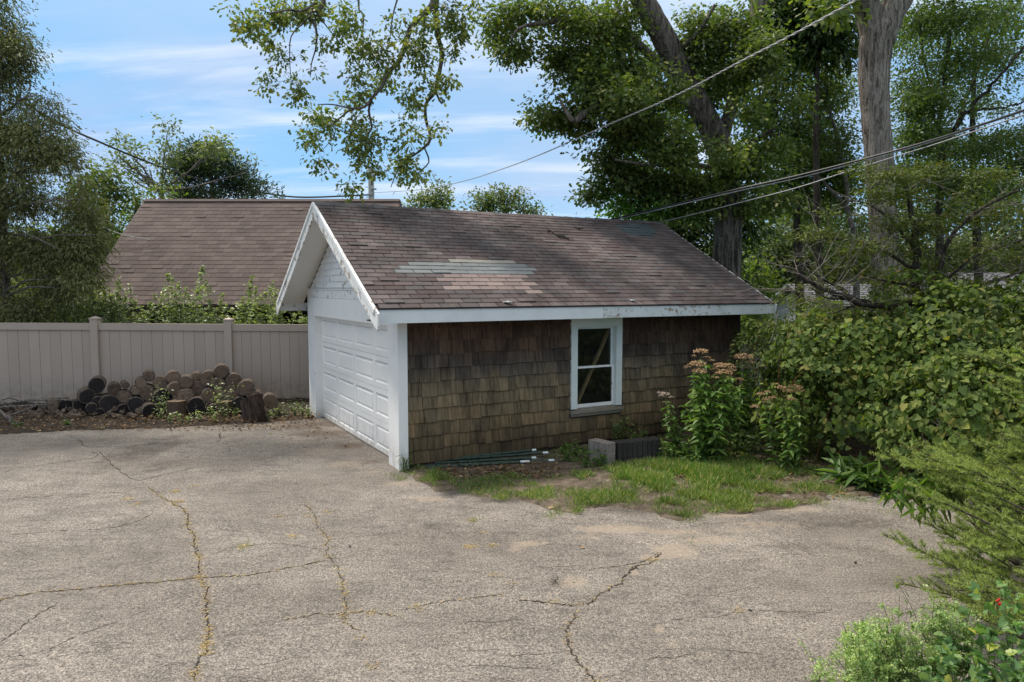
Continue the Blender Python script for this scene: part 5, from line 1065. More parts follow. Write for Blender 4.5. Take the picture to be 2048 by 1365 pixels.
for i, (lab, b0_, Y, rows, mat) in enumerate(BGR):
    b_ = tree('leafy_tree', lab, at(b0_[0], b0_[1], Y)); t = MB(); top = min(r[1] for r in rows)
    s_ = limb(t, [(b0_[0], 690, Y, 7), (b0_[0]+4, b0_[1]-40, Y, 6), (b0_[0]-6, (b0_[1]+top)/2, Y, 4), (b0_[0], top, Y, 1.5)], 7, 5, .05, 50+i, .3); add_mb(b_, 'trunk', t, 'limb_bark')
    NL['bgr%d' % i] = crown(b_, px_blobs(rows, Y, 1), mat, KITE, 15 if Y < 30 else 9, 16, .26 if Y < 30 else .36, .18 if Y < 30 else .27, s_, .02, 'limb_bark', .3, .55, 3.5, -.22, .25, seed=60+i)
for lab, xs_, Y, ylo in (('distant green woods closing the view beyond the brown-roofed house', (-60, 300), 42, 470), ('distant green woods closing the view beyond the hedge and hemlock', (1440, 2110), 44, 485)):
    rows = [(px, yy+R.uniform(-12, 12), 42, 34, 1.3) for px in range(xs_[0], xs_[1], 42) for yy in range(ylo+20, 660, 42)]
    C = blob_points(px_blobs(rows, Y, 1), 9, 3, -.3, .1); P, D, U, S = clusters_to_leaves(C, 14, .45, .3, .6, None, .34)
    tag(link('distant_woods', leaf_mesh('distant_woods', KITE, P, D, U, S, np.clip(np.repeat(NR.random(len(C)), 14)*.5+NR.random(len(P))*.5, 0, .999)), M['far_leaf']), kind='stuff')
# --- spreading hemlock with bare twigs behind the hedge
hm = tree('hemlock_tree', 'spreading olive-green hemlock with many bare twigs above the hedge', at(1800, 640, 11.5)); t = MB(); s_ = []
HL = [[(1830, 700, 11.5, 10), (1835, 560, 11.5, 8), (1830, 460, 11.5, 6), (1815, 380, 11.5, 4), (1800, 330, 11.5, 2)], [(1835, 600, 11.5, 6), (1780, 615, 11.2, 7), (1720, 605, 11, 6), (1660, 583, 10.8, 5), (1610, 560, 10.6, 4), (1590, 538, 10.6, 2)], [(1720, 603, 11, 4), (1680, 575, 10.9, 3), (1650, 560, 10.8, 2), (1600, 535, 10.8, 1)], [(1740, 608, 11.2, 4), (1690, 598, 11, 2.5), (1650, 595, 10.8, 1.5), (1620, 575, 10.8, 1)], [(1720, 610, 11.2, 3), (1690, 618, 11, 2), (1665, 628, 11, 1)],
      [(1835, 620, 11.5, 6), (1870, 560, 11.4, 5), (1900, 480, 11.3, 4), (1960, 420, 11.2, 3), (2040, 380, 11, 2)], [(1840, 640, 11.5, 5), (1920, 590, 11.3, 4), (1990, 560, 11, 3), (2060, 540, 11, 2)], [(1870, 580, 11.4, 3), (1940, 520, 11, 2.5), (2010, 490, 11, 1.5), (2060, 480, 11, 1)], [(1832, 500, 11.5, 4), (1790, 450, 11.6, 3), (1740, 410, 11.8, 2), (1690, 400, 12, 1)], [(1832, 540, 11.5, 4), (1760, 500, 11.4, 3), (1690, 480, 11.4, 2), (1640, 480, 11.4, 1)], [(1836, 570, 11.5, 3), (1760, 560, 11.3, 2.5), (1690, 540, 11.2, 1.5), (1640, 540, 11, 1)]]
for j, rows in enumerate(HL): s_.append(limb(t, rows, 6, 4, .08, 70+j, .4))
add_mb(hm, 'trunk', t, 'dark_bark'); s_ = np.vstack(s_)
# bare pale twigs
t = MB(); rr = random.Random(5)
for k in range(100):
    a = s_[rr.randrange(len(s_))]; dr = np.array([rr.uniform(-1, 1)+(.5 if a[0] > 6.5 else -.2), rr.uniform(-.5, .3), rr.uniform(-.25, .7)]); L = rr.uniform(.5, 1.5); P = [a]
    for q in range(4): dr = norm(dr + np.array([rr.gauss(0, .25), rr.gauss(0, .2), rr.gauss(0, .22)])); P.append(P[-1]+dr*L/4)
    t.tube(P, [.007, .006, .0045, .003, .0015], 4, cap=False)
    for q in range(3):
        b_ = P[rr.randrange(1, 4)]; d2 = norm(dr+np.array([rr.gauss(0, .7), rr.gauss(0, .5), rr.gauss(0, .7)])); t.tube([b_, b_+d2*L*.2, b_+norm(d2+np.array([0, 0, .2]))*L*.4], [.005, .004, .001], 3, cap=False)
tag(add_mb(hm, 'bare_twigs', t, 'pale_twig'), kind='stuff')
HMB = [(1790, 350, 50, 22, 1), (1860, 350, 45, 25, 1), (1740, 390, 45, 22, 1), (1820, 400, 60, 25, 1), (1900, 390, 50, 25, .8), (1680, 430, 50, 22, .9), (1770, 450, 60, 28, 1), (1860, 450, 50, 25, .9), (1640, 470, 40, 22, .9), (1720, 500, 60, 28, 1), (1800, 500, 60, 25, 1.1), (1620, 520, 45, 18, .9), (1700, 540, 60, 22, 1), (1780, 560, 60, 28, 1.2), (1850, 540, 60, 30, 1), (1950, 440, 50, 25, .7), (1930, 500, 50, 25, .7), (2010, 420, 50, 25, .7), (1840, 595, 60, 18, 1.1), (1930, 570, 50, 20, .8), (2020, 520, 50, 30, .7), (1640, 575, 30, 12, .7), (1600, 600, 25, 12, .8), (1980, 350, 60, 20, .6), (1730, 340, 30, 15, .7), (1650, 615, 20, 10, .8)]
NL['hem'] = crown(hm, px_blobs(HMB, 11.4, 1), 'yew_leaf', SPRAY, 110, 13, .13, .085, s_, .006, 'dark_bark', .15, .22, 7, -.1, .05, seed=11, maxlen=1.6)
# --- left trees
cd = tree('cedar_tree', 'tall dark olive cedar with drooping sprays at the picture edge', at(8, 640, 17.6)); t = MB(); s_ = []
s_.append(limb(t, [(14, 720, 17.6, 12), (10, 600, 17.6, 11), (4, 450, 17.6, 9), (-4, 250, 17.6, 7), (-20, 50, 17.6, 5), (-25, -120, 17.6, 2)], 10, 6, .06, 80))
for j, (y0, y1, x1) in enumerate([(560, 520, 180), (500, 470, 190), (430, 400, 170), (360, 330, 150), (300, 260, 120), (230, 190, 85), (160, 120, 60), (600, 575, 110), (470, 500, 120), (540, 580, 150), (590, 560, 90)]):
    s_.append(limb(t, [(5, y0, 17.6, 3), ((x1+5)/2, (y0+y1)/2-12, 17.2-.4*(j % 3), 2), (x1, y1, 17-.5*(j % 3), .8)], 5, 5, .1, 90+j, .5))
add_mb(cd, 'trunk', t, 'limb_bark')
CB = [(-10, 20, 35, 60), (15, 70, 25, 25), (20, 110, 45, 40), (40, 160, 45, 35), (60, 210, 55, 35), (30, 250, 60, 40), (95, 240, 30, 25), (80, 290, 60, 40), (20, 330, 60, 50), (120, 310, 30, 35), (90, 360, 65, 45), (150, 370, 35, 35), (30, 420, 60, 50), (110, 430, 70, 45), (170, 430, 30, 35), (60, 500, 70, 45), (140, 500, 55, 40), (180, 490, 25, 30), (20, 570, 60, 50), (100, 570, 70, 40), (160, 560, 40, 40), (-60, 200, 60, 120), (-60, 450, 60, 120), (60, 620, 90, 25), (0, 640, 60, 30)]
NL['cedar'] = crown(cd, px_blobs([(a, b, c, d, .95) for a, b, c, d in CB], 17.2, 1), 'cedar_leaf', SPRAY, 95, 15, .20, .115, np.vstack(s_), .010, 'limb_bark', .7, .7, 5, -.10, .15, seed=12, maxlen=2)
BGL = [('oak_tree', 'loose-crowned pale oak with a bare crooked limb between cedar and pine', 30, [(330, 470), (322, 385), (295, 360), (265, 335), (240, 315)], [(245, 290, 22, 15, .8), (265, 300, 22, 14, .8), (235, 325, 20, 18, .8), (275, 330, 16, 12, .7), (255, 350, 25, 14, .8), (285, 355, 18, 12, .7), (300, 340, 12, 10, .6), (340, 245, 18, 8, .9), (335, 262, 14, 10, .8), (330, 290, 14, 18, .9), (345, 310, 20, 14, .8), (320, 330, 18, 14, .8), (330, 360, 25, 18, .9), (430, 275, 25, 10, .9), (430, 290, 22, 14, .9), (415, 300, 16, 14, .8), (440, 300, 16, 12, .8), (500, 325, 10, 12, .7), (495, 345, 14, 10, .6)], 'far_leaf', .17),
       ('pine_tree', 'dense blue-green pine rising behind the brown roof ridge', 33, [(425, 560), (425, 420), (420, 340), (410, 295)], [(390, 310, 45, 28, 1.4), (430, 325, 50, 25, 1.4), (380, 345, 50, 28, 1.5), (440, 355, 55, 28, 1.5), (470, 335, 35, 25, 1.3), (400, 385, 60, 28, 1.5), (470, 380, 50, 24, 1.4), (520, 375, 25, 16, 1.2), (360, 395, 35, 20, 1.2), (365, 320, 20, 20, 1), (510, 393, 45, 10, 1.2), (555, 397, 20, 5, 1)], 'pine_needle', .24),
       ('leafy_tree', 'dark mid-green tree beside the cedar, behind the roof edge', 26, [(215, 560), (212, 430), (205, 350)], [(195, 345, 30, 25, 1.1), (225, 360, 25, 25, 1.1), (190, 390, 35, 35, 1.3), (235, 400, 35, 30, 1.3), (200, 440, 40, 30, 1.3), (245, 440, 25, 25, 1.2), (165, 400, 25, 50, 1.2), (210, 480, 30, 30, 1.2)], 'airy_leaf', .17),
       ('leafy_tree', 'sunlit yellow-green tree glowing between the roof edge and pine', 27, [(270, 560), (270, 460), (275, 400)], [(280, 400, 28, 22, 1.2), (300, 415, 20, 14, 1.1), (265, 430, 30, 20, 1.2), (250, 465, 35, 22, 1.2), (225, 500, 30, 25, 1.2), (320, 385, 25, 14, 1), (345, 390, 18, 12, 1), (190, 530, 25, 25, 1.1), (340, 375, 15, 10, .9)], 'lime_leaf', .16),
       ('oak_tree', 'distant low oak crown above the ridge near the pole', 46, [(868, 520), (868, 440), (870, 400)], [(875, 378, 18, 10, 1), (850, 398, 26, 14, 1), (890, 400, 24, 12, 1), (868, 408, 45, 12, 1.2), (880, 388, 14, 10, .8), (828, 405, 12, 8, .8)], 'far_leaf', .24),
       ('oak_tree', 'distant rounded oak crown peeking over the garage ridge', 46, [(1010, 540), (1010, 450), (1005, 400)], [(955, 392, 22, 14, 1), (1000, 385, 26, 12, 1), (1035, 392, 22, 12, 1), (960, 415, 28, 14, 1.2), (1010, 410, 45, 18, 1.3), (1055, 415, 26, 14, 1.1), (1075, 428, 16, 8, 1), (985, 405, 20, 12, 1)], 'far_leaf', .24)]
for i, (nm, lab, Y, tr, rows, mat, sz) in enumerate(BGL):
    b_ = tree(nm, lab, at(tr[0][0], tr[0][1], Y)); t = MB(); b0_ = at(tr[0][0], tr[0][1], Y); 
    rowsl = [(a, b, Y, 5.5-4.2*k/len(tr)) for k, (a, b) in enumerate(tr)]; s_ = [limb(t, rowsl, 6, 5, .08, 100+i, .4)]
    t.tube([(b0_[0], Y, 0), b0_], .25, 8)
    for r_ in rows[::2]:
        m0 = tr[min(len(tr)-1, 1)]; s_.append(limb(t, [(m0[0], m0[1], Y, 2.2), ((m0[0]+r_[0])/2+R.uniform(-8, 8), (m0[1]+r_[1])/2+R.uniform(-4, 8), Y, 1.6), (r_[0], r_[1], Y, .8)], 4, 4, .1, i, .4))
    add_mb(b_, 'trunk', t, 'limb_bark')
    NL['bgl%d' % i] = crown(b_, px_blobs(rows, Y, 1), mat, KITE if i != 1 else SPRAY, 12 if i < 4 else 9, 16, .22 if i < 4 else .30, sz, np.vstack(s_), .014, 'limb_bark', .2 if i != 1 else -.4, .6, 4, -.2, .2, seed=110+i, maxlen=2.5)
# off to the side, the yard goes on: a tall oak whose shade reaches the driveway's far end
mt = tree('maple_tree', 'broad maple beside the driveway, its high crown shading the far asphalt', (-16.5, 15.2)); t = MB()
q = [np.array(p) for p in ((-16.5, 15.2, 0), (-16.4, 15.1, 4), (-15.6, 15, 7.5), (-14, 14.8, 9.8))]; t.tube(q, [.3, .26, .2, .12], 10, .05); t.tube([q[3], np.array((-12, 14.6, 10.6)), np.array((-9.5, 14.3, 11))], [.12, .08, .03], 8, .05)
add_mb(mt, 'trunk', t, 'limb_bark')
NL['side'] = crown(mt, [((-13.5, 14.8, 10.9), (2.6, 2.0, 1.4), .8), ((-10.6, 14.4, 11.2), (2.6, 1.9, 1.3), .8), ((-8.2, 14.2, 11.3), (1.6, 1.5, 1.0), .6), ((-16, 15, 10), (2.5, 2.5, 2.5), .6)], 'maple_leaf', KITE, 9, 14, .3, .18, np.array(q), .02, 'limb_bark', .3, .6, 2, -.15, .2, seed=77)
# --- shrubs behind the fence
def shoot(mb, base, top, rng, bend=.15):
    mid = (base+top)/2 + np.array([rng.uniform(-bend, bend), rng.uniform(-bend, bend), 0]); P = resample([base, mid, top], 8); mb.tube(P, [.010*(1-.8*k/len(P)) for k in range(len(P))], 4, cap=False); return P
def shrub(label, pxs, Y, mat, nsub=0, size=.075, group=None, dens=46, low=None, name='privet_shrub', spread=.16, botpx=655):
    cx = sum(p[0] for p in pxs)/len(pxs); base = at(cx, 700, Y); o = empty(name, (base[0], base[1], 0), label=label, cat='shrub', group=group); rng = random.Random(int(cx)); st = MB(); Ps, Ds = [], []
    for (px, py) in pxs:
        yy = Y + rng.uniform(-.4, .4); tp_ = at(px, py, yy); b0 = at(px+rng.uniform(-25, 25), 700, yy); b0[2] = .02
        P = shoot(st, b0, tp_, rng); L = len(P)
        n = int(dens*1.9*(tp_[2]/2.6)); 
        for k in range(n):
            t_ = rng.uniform(.35, 1.0); j = t_*(L-1); q = P[int(j)]*(1-j % 1)+P[min(L-1, int(j)+1)]*(j % 1); sp = spread*(1.15-t_)+.03
            if tp_[2] > 1.2 and t_ < .93: q = q + np.array([rng.gauss(0, sp), rng.gauss(0, sp), rng.gauss(0, .05)])
            for w_ in (0, 1, 2):
                a = rng.uniform(0, 2*PI); Ps.append(q); Ds.append([math.cos(a), math.sin(a), rng.uniform(.1, .9)])
    tag(add_mb(o, 'stems', st, 'stem'), kind='stuff'); n = len(Ps); Ps = np.array(Ps); Ds = np.array(Ds)
    add_leaves(o, 'foliage', OVAL, Ps, Ds, np.array([0, 0, 1.])+rvec(n, .5), size*NR.uniform(.6, 1.3, n), mat); return o
rng = random.Random(3)
shrub('dense grey-green privet thicket beside the cedar trunk', [(px, 560+rng.uniform(-15, 30)+8*math.sin(px*.1)) for px in range(20, 125, 4)], 18.4, 'privet_leaf', dens=60)
shrub('dense privet mass rising before the roof corner', [(px, 558+rng.uniform(-12, 34)) for px in range(125, 245, 4)], 18.4, 'privet_leaf', dens=60)
shrub('pair of privet shoots standing tall against the brown roof, nearer the cedar', [(335, 548), (345, 552), (330, 575), (350, 580), (310, 590), (322, 600), (300, 605), (285, 612), (270, 600), (250, 590), (258, 570)], 18.3, 'privet_leaf', dens=56)
shrub('tallest sunlit privet shoot against the middle of the brown roof', [(405, 533), (400, 545), (411, 560), (395, 575), (372, 575), (378, 590), (365, 600), (385, 605), (420, 600), (358, 565)], 18.3, 'privet_leaf', dens=56)
shrub('short privet sprouts just above the second fence panel', [(445, 585), (440, 600), (452, 610), (430, 615), (465, 618), (475, 608), (350, 618), (338, 612)], 18.2, 'privet_leaf', dens=42)
shrub('broad privet clump with two tall tips beside the garage eave', [(505, 553), (500, 570), (512, 575), (545, 562), (540, 575), (530, 585), (550, 585), (520, 590), (485, 595), (490, 610), (560, 605), (572, 600), (555, 615), (508, 605)], 18.2, 'privet_leaf', dens=56)
shrub('small privet sprigs poking out between fence top and garage corner', [(598, 618), (590, 628), (611, 636), (604, 632), (580, 620)], 18.0, 'privet_leaf', dens=40)

# =================================================================== HEDGE OF VINES
def hedge(name, label, ells, n, size, mats, nobj, seed, tmpl=GRAPE, key='vine', group=None, cat='hedge', seedheads=0, droop=.55, inner=.55):
    rs = np.random.default_rng(seed); c0 = np.array(ells[0][0]); o = empty(name, (c0[0], c0[1], 0), label=label, cat=cat, group=group); b = np.array(o.location)
    vol = np.array([r[0]*r[2]+r[1]*r[2]+r[0]*r[1] for _, r in ells]); cnt = (n*vol/vol.sum()).astype(int); Ps, Ns = [], []
    for (c, r), k in zip(ells, cnt):
        c, r = np.array(c, float), np.array(r, float); d = norm(rs.normal(0, 1, (k, 3))); d[:, 2] = np.where(d[:, 2] < -.2, -d[:, 2], d[:, 2]); d[:, 2] = np.where(rs.random(k) < .25, -np.abs(d[:, 2])*.6, d[:, 2])
        lump = np.array([mnoise.noise(Vector(tuple(c+q*r))*1.5)*.30+mnoise.noise(Vector(tuple(c+q*r))*4.2)*.10 for q in d])
        dep = np.where(rs.random(k) < inner, rs.uniform(-.03, .05, k), -rs.random(k)*.5)
        P = c + d*(1+lump+dep)[:, None]*r; ok = P[:, 2] > .03
        for (c2, r2) in ells:
            if c2 is not None and not np.allclose(c2, c): ok &= (((P-np.array(c2))/np.array(r2))**2).sum(1) > .42
        Ps.append(P[ok]); Ns.append((d/r)[ok])
    P, N_ = np.vstack(Ps), norm(np.vstack(Ns)); k = len(P)
    hole = np.array([mnoise.noise(Vector(tuple(p))*1.1+Vector((5, 1, 2))) for p in P]); ok = ~((hole > .14) & (P[:, 2] < 1.55)); P, N_ = P[ok], N_[ok]; k = len(P)
    D = norm(N_*.35 + np.array([0, 0, -droop]) + rs.normal(0, .38, (k, 3))); U = norm(N_*.9 + np.array([0, 0, .45]) + rs.normal(0, .35, (k, 3))); S = size*rs.uniform(.35, 1.6, k)
    vis = (N_[:, 1] < .3)
    near = np.where(vis & (S > size*.85), np.linalg.norm(P-np.array([0, 0, CAM_H]), axis=1)-S*22, 1e9); pick = np.argsort(near)[:nobj]; m_ = np.ones(k, bool); m_[pick] = False
    leaf_objects(o, 'leaf', key, tmpl, M[mats], P[pick], D[pick], U[pick], S[pick]*1.08)
    add_leaves(o, 'foliage', GRAPE5 if tmpl is GRAPE else tmpl, P[m_], D[m_], U[m_], S[m_], mats, kind='stuff')
    st = MB(); rr = random.Random(seed)
    for q in range(70):
        i = rr.randrange(k); p = P[i]; g0 = np.array([p[0]+rr.uniform(-.5, .5), p[1]+rr.uniform(.2, .8), 0.0]); st.tube(resample([g0, (g0+p)/2+np.array([rr.uniform(-.4, .4), rr.uniform(-.2, .4), .3]), p], 4), .007, 4, cap=False)
    tag(add_mb(o, 'vine_stems', st, 'red_stem'), kind='stuff')
    if seedheads:
        i = rs.choice(k, seedheads*3); i = i[(P[i][:, 2] < 2.2) & (N_[i][:, 1] < .4)][:seedheads]; Q = np.repeat(P[i]+N_[i]*.03, 70, 0)+rs.normal(0, 1, (len(i)*70, 3))*np.array([.10, .09, .14])
        add_leaves(o, 'seed_clusters', KITE, Q, rs.normal(0, 1, (len(Q), 3)), rs.normal(0, 1, (len(Q), 3)), rs.uniform(.012, .026, len(Q)), 'vine_seed', kind='stuff')
    return o, P
hedge('vine_hedge', 'tall rounded hedge smothered in broad grape-like leaves beside the driveway', [((5.05, 10.9, .95), (1.15, 1.3, 1.30)), ((6.5, 10.6, 1.05), (1.5, 1.7, 1.52)), ((5.9, 9.3, .7), (.95, .9, 1.2)), ((7.7, 9.3, 1.15), (1.5, 1.8, 1.60)), ((8.9, 8.0, 1.3), (1.6, 2.0, 1.65)), ((8.4, 10.9, 1.35), (2.0, 1.5, 1.55)), ((5.7, 11.9, .95), (1.3, 1.2, 1.42))], 70000, .067, 'vine_leaf', 300, 21, seedheads=210)
hedge('bramble_hedge', 'smaller-leaved mounded hedge reaching back beside the garage rear corner', [((4.75, 12.6, .95), (.95, 1.3, 1.22)), ((5.7, 13.0, 1.1), (1.2, 1.2, 1.30)), ((6.9, 13.0, 1.1), (1.2, 1.2, 1.3))], 22000, .064, 'vine_leaf', 60, 22, tmpl=OVAL, key='bramble', seedheads=40)
# dark undergrowth beneath the hedge
def undergrowth(label, rows, size, mat, n, h, name='low_weed_clump', tmpl=OVAL, cat='weeds', seed=1, nobj=0, key=None, up=.6):
    rs = np.random.default_rng(seed); cs = [gp(px, py) for px, py in rows]; o = empty(name, cs[0], label=label, cat=cat); o.location.z = 0; Ps, Ds = [], []; st = MB()
    for c in cs:
        for s_i in range(5):
            a = rs.uniform(0, 2*PI); l = h*rs.uniform(.6, 1.1); top = c+np.array([math.cos(a)*l*.35, math.sin(a)*l*.35, l]); top[2] = l; c0_ = c.copy(); c0_[2] = 0; st.tube([c0_, (c0_+top)/2+np.array([0, 0, l*.1]), top], [.005, .004, .002], 4, cap=False)
            k = n//5; t_ = rs.uniform(.15, 1, k)[:, None]; Ps.append(c0_*(1-t_)+top*t_+rs.normal(0, 1, (k, 3))*h*.10); Ds.append(np.column_stack([rs.normal(0, 1, k), rs.normal(0, 1, k), rs.uniform(-.4, up, k)]))
    P = np.vstack(Ps); P[:, 2] = np.maximum(P[:, 2], .015); D = np.vstack(Ds); tag(add_mb(o, 'stems', st, 'stem'), kind='stuff'); S = size*rs.uniform(.6, 1.3, len(P)); U = np.array([0, 0, 1.])+rs.normal(0, .4, (len(P), 3))
    if nobj:
        i = np.arange(0, len(P), max(1, len(P)//nobj))[:nobj]; leaf_objects(o, 'leaf', key, tmpl, M[mat], P[i], D[i], U[i], S[i]*1.2); m_ = np.ones(len(P), bool); m_[i] = False; P, D, U, S = P[m_], D[m_], U[m_], S[m_]
    add_leaves(o, 'foliage', tmpl, P, D, U, S, mat); return o
undergrowth('low dark green weeds crowding the foot of the wall beside the concrete block', [(1135, 925), (1150, 915), (1165, 925), (1185, 922), (1200, 935), (1172, 938), (1130, 910)], .075, 'weed_leaf', 55, .26, seed=1)
undergrowth('small ferny weed sprouting from the base of the brown wall', [(1090, 898), (1095, 896)], .05, 'weed_leaf', 40, .24, seed=2, tmpl=LANCE)
undergrowth('leafy green vine climbing over the dark standing bricks', [(1270, 905), (1274, 900), (1278, 896)], .075, 'weed_leaf', 40, .38, seed=3)
undergrowth('green weeds spilling behind the bricks against the wall', [(1225, 890), (1240, 884), (1255, 880), (1340, 880), (1350, 890)], .075, 'weed_leaf', 50, .50, seed=4)
undergrowth('low leafy weeds under the flowering clump beside the bricks', [(1340, 918), (1355, 925), (1375, 930), (1395, 935), (1330, 925), (1365, 915)], .085, 'weed_leaf', 60, .32, seed=5)
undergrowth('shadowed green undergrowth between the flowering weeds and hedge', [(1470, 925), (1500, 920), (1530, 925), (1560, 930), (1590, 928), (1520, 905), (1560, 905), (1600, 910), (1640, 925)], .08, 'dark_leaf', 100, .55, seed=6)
undergrowth('tall leafy weed with pale leaves climbing the hedge foot', [(1590, 915), (1600, 920), (1585, 905), (1610, 910)], .10, 'lime_weed_leaf', 60, 1.05, seed=7)
undergrowth('yellowing weed thicket with tiny leaves before the flowering clump', [(1412, 930), (1420, 932), (1430, 930), (1440, 935)], .035, 'vine_seed', 220, .62, seed=8)
undergrowth('arching broad grass blades between hedge foot and spruce', [(1690, 975), (1710, 970), (1730, 980), (1750, 985), (1765, 990), (1720, 960), (1700, 960), (1680, 965)], .30, 'weed_leaf', 26, .26, name='wild_grass_clump', cat='grass clump', tmpl=LANCE, seed=9, up=1.2)
undergrowth('mossy pale weeds around the stump feet at the woodpile', [(470, 838), (430, 845), (400, 842), (380, 846), (420, 836), (360, 846), (340, 848), (320, 840)], .055, 'privet_leaf', 45, .22, seed=10)
undergrowth('taller pale weed spire standing before the logs', [(449, 838), (446, 836), (451, 840)], .06, 'privet_leaf', 60, .80, seed=11)
undergrowth('grey-green weed rising before the middle logs', [(325, 838), (321, 836)], .055, 'privet_leaf', 60, .62, seed=12)
undergrowth('low ivy-like ground cover between the stump and garage door', [(550, 838), (570, 836), (590, 834), (605, 832), (560, 828), (585, 824), (600, 826), (535, 842), (615, 836)], .05, 'privet_leaf', 60, .24, seed=13)
undergrowth('small bright weed tuft at the driveway edge below the kindling', [(132, 853), (136, 852)], .05, 'lime_weed_leaf', 30, .12, seed=14)
undergrowth('bright leaf sprig lying over the sloping grey poles', [(34, 858), (40, 855), (24, 850)], .07, 'lime_weed_leaf', 14, .14, seed=15)
undergrowth('green weed tuft beside the white corner board', [(812, 940), (808, 945), (816, 945), (806, 930)], .045, 'lime_weed_leaf', 50, .30, seed=16, tmpl=LANCE)
undergrowth('tiny climbing sprig on the wall below the window corner', [(1248, 884)], .05, 'weed_leaf', 26, .95, seed=17)

# =================================================================== FLOWERING WEEDS
def head(o, c, r, mat, rs):
    n = int(60*(r/.1)**1.3); d = norm(rs.normal(0, 1, (n, 3))); d[:, 2] = np.abs(d[:, 2])*.55; Q = c + d*r*np.array([1.15, .9, 1.0])*rs.uniform(.6, 1.05, (n, 1)); V, Fc = [], []; mb = MB()
    for q in Q:
        s = r*rs.uniform(.10, .19); ov = [(s, 0, 0), (0, s, 0), (-s, 0, 0), (0, -s, 0), (0, 0, s*.9), (0, 0, -s*.7)]; mb.add([q+np.array(v) for v in ov], [(0, 1, 4), (1, 2, 4), (2, 3, 4), (3, 0, 4), (1, 0, 5), (2, 1, 5), (3, 2, 5), (0, 3, 5)])
    m2 = len(Q)*14; Qf = np.repeat(Q, 14, 0) + rs.normal(0, r*.10, (m2, 3)); b = np.array(o.location); mb.v = [tuple(np.array(v)-b) for v in mb.v]
    h = mb.build('flower_head', M[mat], o); a = h.data.attributes.new('rnd', 'FLOAT', 'POINT'); a.data.foreach_set('value', np.repeat(rs.random(len(Q)), 6).astype(np.float32))
    link('petal_fluff', leaf_mesh('petal_fluff', NEEDLE, Qf-np.array(o.location), rs.normal(0, 1, (m2, 3)), rs.normal(0, 1, (m2, 3)), r*rs.uniform(.10, .22, m2)), M[mat], h)['kind'] = 'stuff'
def flower_weed(label, base_px, Y, heads, stems, mat='flower', leafmat='weed_leaf', lsize=.19, seed=1, nw=12, zmax=None):
    b0 = at(base_px, 700, Y); rs = np.random.default_rng(seed); o = empty('flowering_weed', (b0[0], b0[1], 0), label=label, cat='flowering weed', group='tall flowering weeds by the garage'); st = MB(); P, D, U, S = [], [], [], []
    for (px, py, dy) in stems:
        tp_ = at(px, py, Y+dy); b_ = np.array([b0[0]+(tp_[0]-b0[0])*.35+rs.normal(0, .05), b0[1]+(tp_[1]-b0[1])*.5, 0]); Q = resample([b_, (b_*.45+tp_*.55)+np.array([rs.normal(0, .03), 0, 0]), tp_], 10); st.tube(Q, [.010*(1-.6*k/len(Q)) for k in range(len(Q))], 5, cap=False)
        L = tp_[2]; m_ = int(L/.115)
        for k in range(m_):
            t_ = (k+1.6)/(m_+1.2); j = min(t_, .99)*(len(Q)-1); q = Q[int(j)]; ph = rs.uniform(0, 2*PI)
            for w_ in range(4):
                a = ph+w_*PI/2+rs.normal(0, .2); P.append(q); D.append([math.cos(a), math.sin(a), rs.uniform(-.35, .25)]); U.append([rs.normal(0, .15), rs.normal(0, .15), 1]); S.append(lsize*rs.uniform(.7, 1.15)*(1.0-.45*max(0, t_-.7)/.3))
    add_mb(o, 'stem', st, 'stem'); P, D, U, S = map(np.array, (P, D, U, S))
    if len(P) > 290: i = rs.permutation(len(P)); P, D, U, S = P[i], D[i], U[i], S[i]; add_leaves(o, 'foliage', BIGOVAL, P[290:], D[290:], U[290:], S[290:], leafmat, kind='stuff'); P, D, U, S = P[:290], D[:290], U[:290], S[:290]
    leaf_objects(o, 'leaf', 'bigoval_'+leafmat, BIGOVAL, M[leafmat], P, D, U, S)
    for (px, py, w_, dy) in heads: head(o, at(px, py, Y+dy), w_/2*(Y+dy)/F, mat, rs)
flower_weed('largest clump of tall weeds topped with rusty pink flower heads by the wall', 1425, 10.9, [(1402, 706, 28, 0), (1388, 713, 12, 0), (1395, 731, 32, -.1), (1375, 735, 14, 0), (1398, 745, 26, -.2), (1370, 737, 8, 0), (1414, 716, 14, .1), (1424, 722, 14, .1), (1440, 733, 26, -.1), (1455, 735, 28, -.1), (1448, 748, 30, -.2), (1430, 740, 16, 0), (1462, 742, 18, 0), (1430, 756, 14, -.3), (1458, 754, 14, -.2)],
      [(1402, 712, 0), (1395, 735, -.1), (1385, 745, -.3), (1414, 722, .1), (1440, 738, -.1), (1452, 742, -.15), (1448, 752, -.25), (1430, 745, 0), (1462, 748, .1), (1410, 760, -.4), (1430, 770, -.45), (1470, 780, -.2), (1380, 790, -.3), (1365, 800, 0), (1475, 800, -.1), (1400, 800, -.6), (1430, 840, -.75), (1445, 800, -.6)], seed=31)
flower_weed('single tall weed with flat rusty head against the picket fence', 1480, 11.6, [(1487, 717, 32, 0), (1500, 727, 18, 0), (1495, 735, 14, 0), (1510, 745, 10, 0), (1478, 760, 16, -.2)], [(1487, 722, 0), (1500, 735, 0), (1478, 765, -.2), (1495, 790, -.1), (1485, 810, -.2)], seed=32)
flower_weed('leaning weed with pale pink heads nearest the brick row', 1362, 10.9, [(1320, 787, 14, 0), (1330, 790, 18, -.05), (1342, 796, 12, 0), (1323, 793, 12, 0)], [(1331, 793, 0), (1340, 800, .1), (1350, 830, .1), (1345, 850, .05)], 'pink_flower', lsize=.13, seed=33)
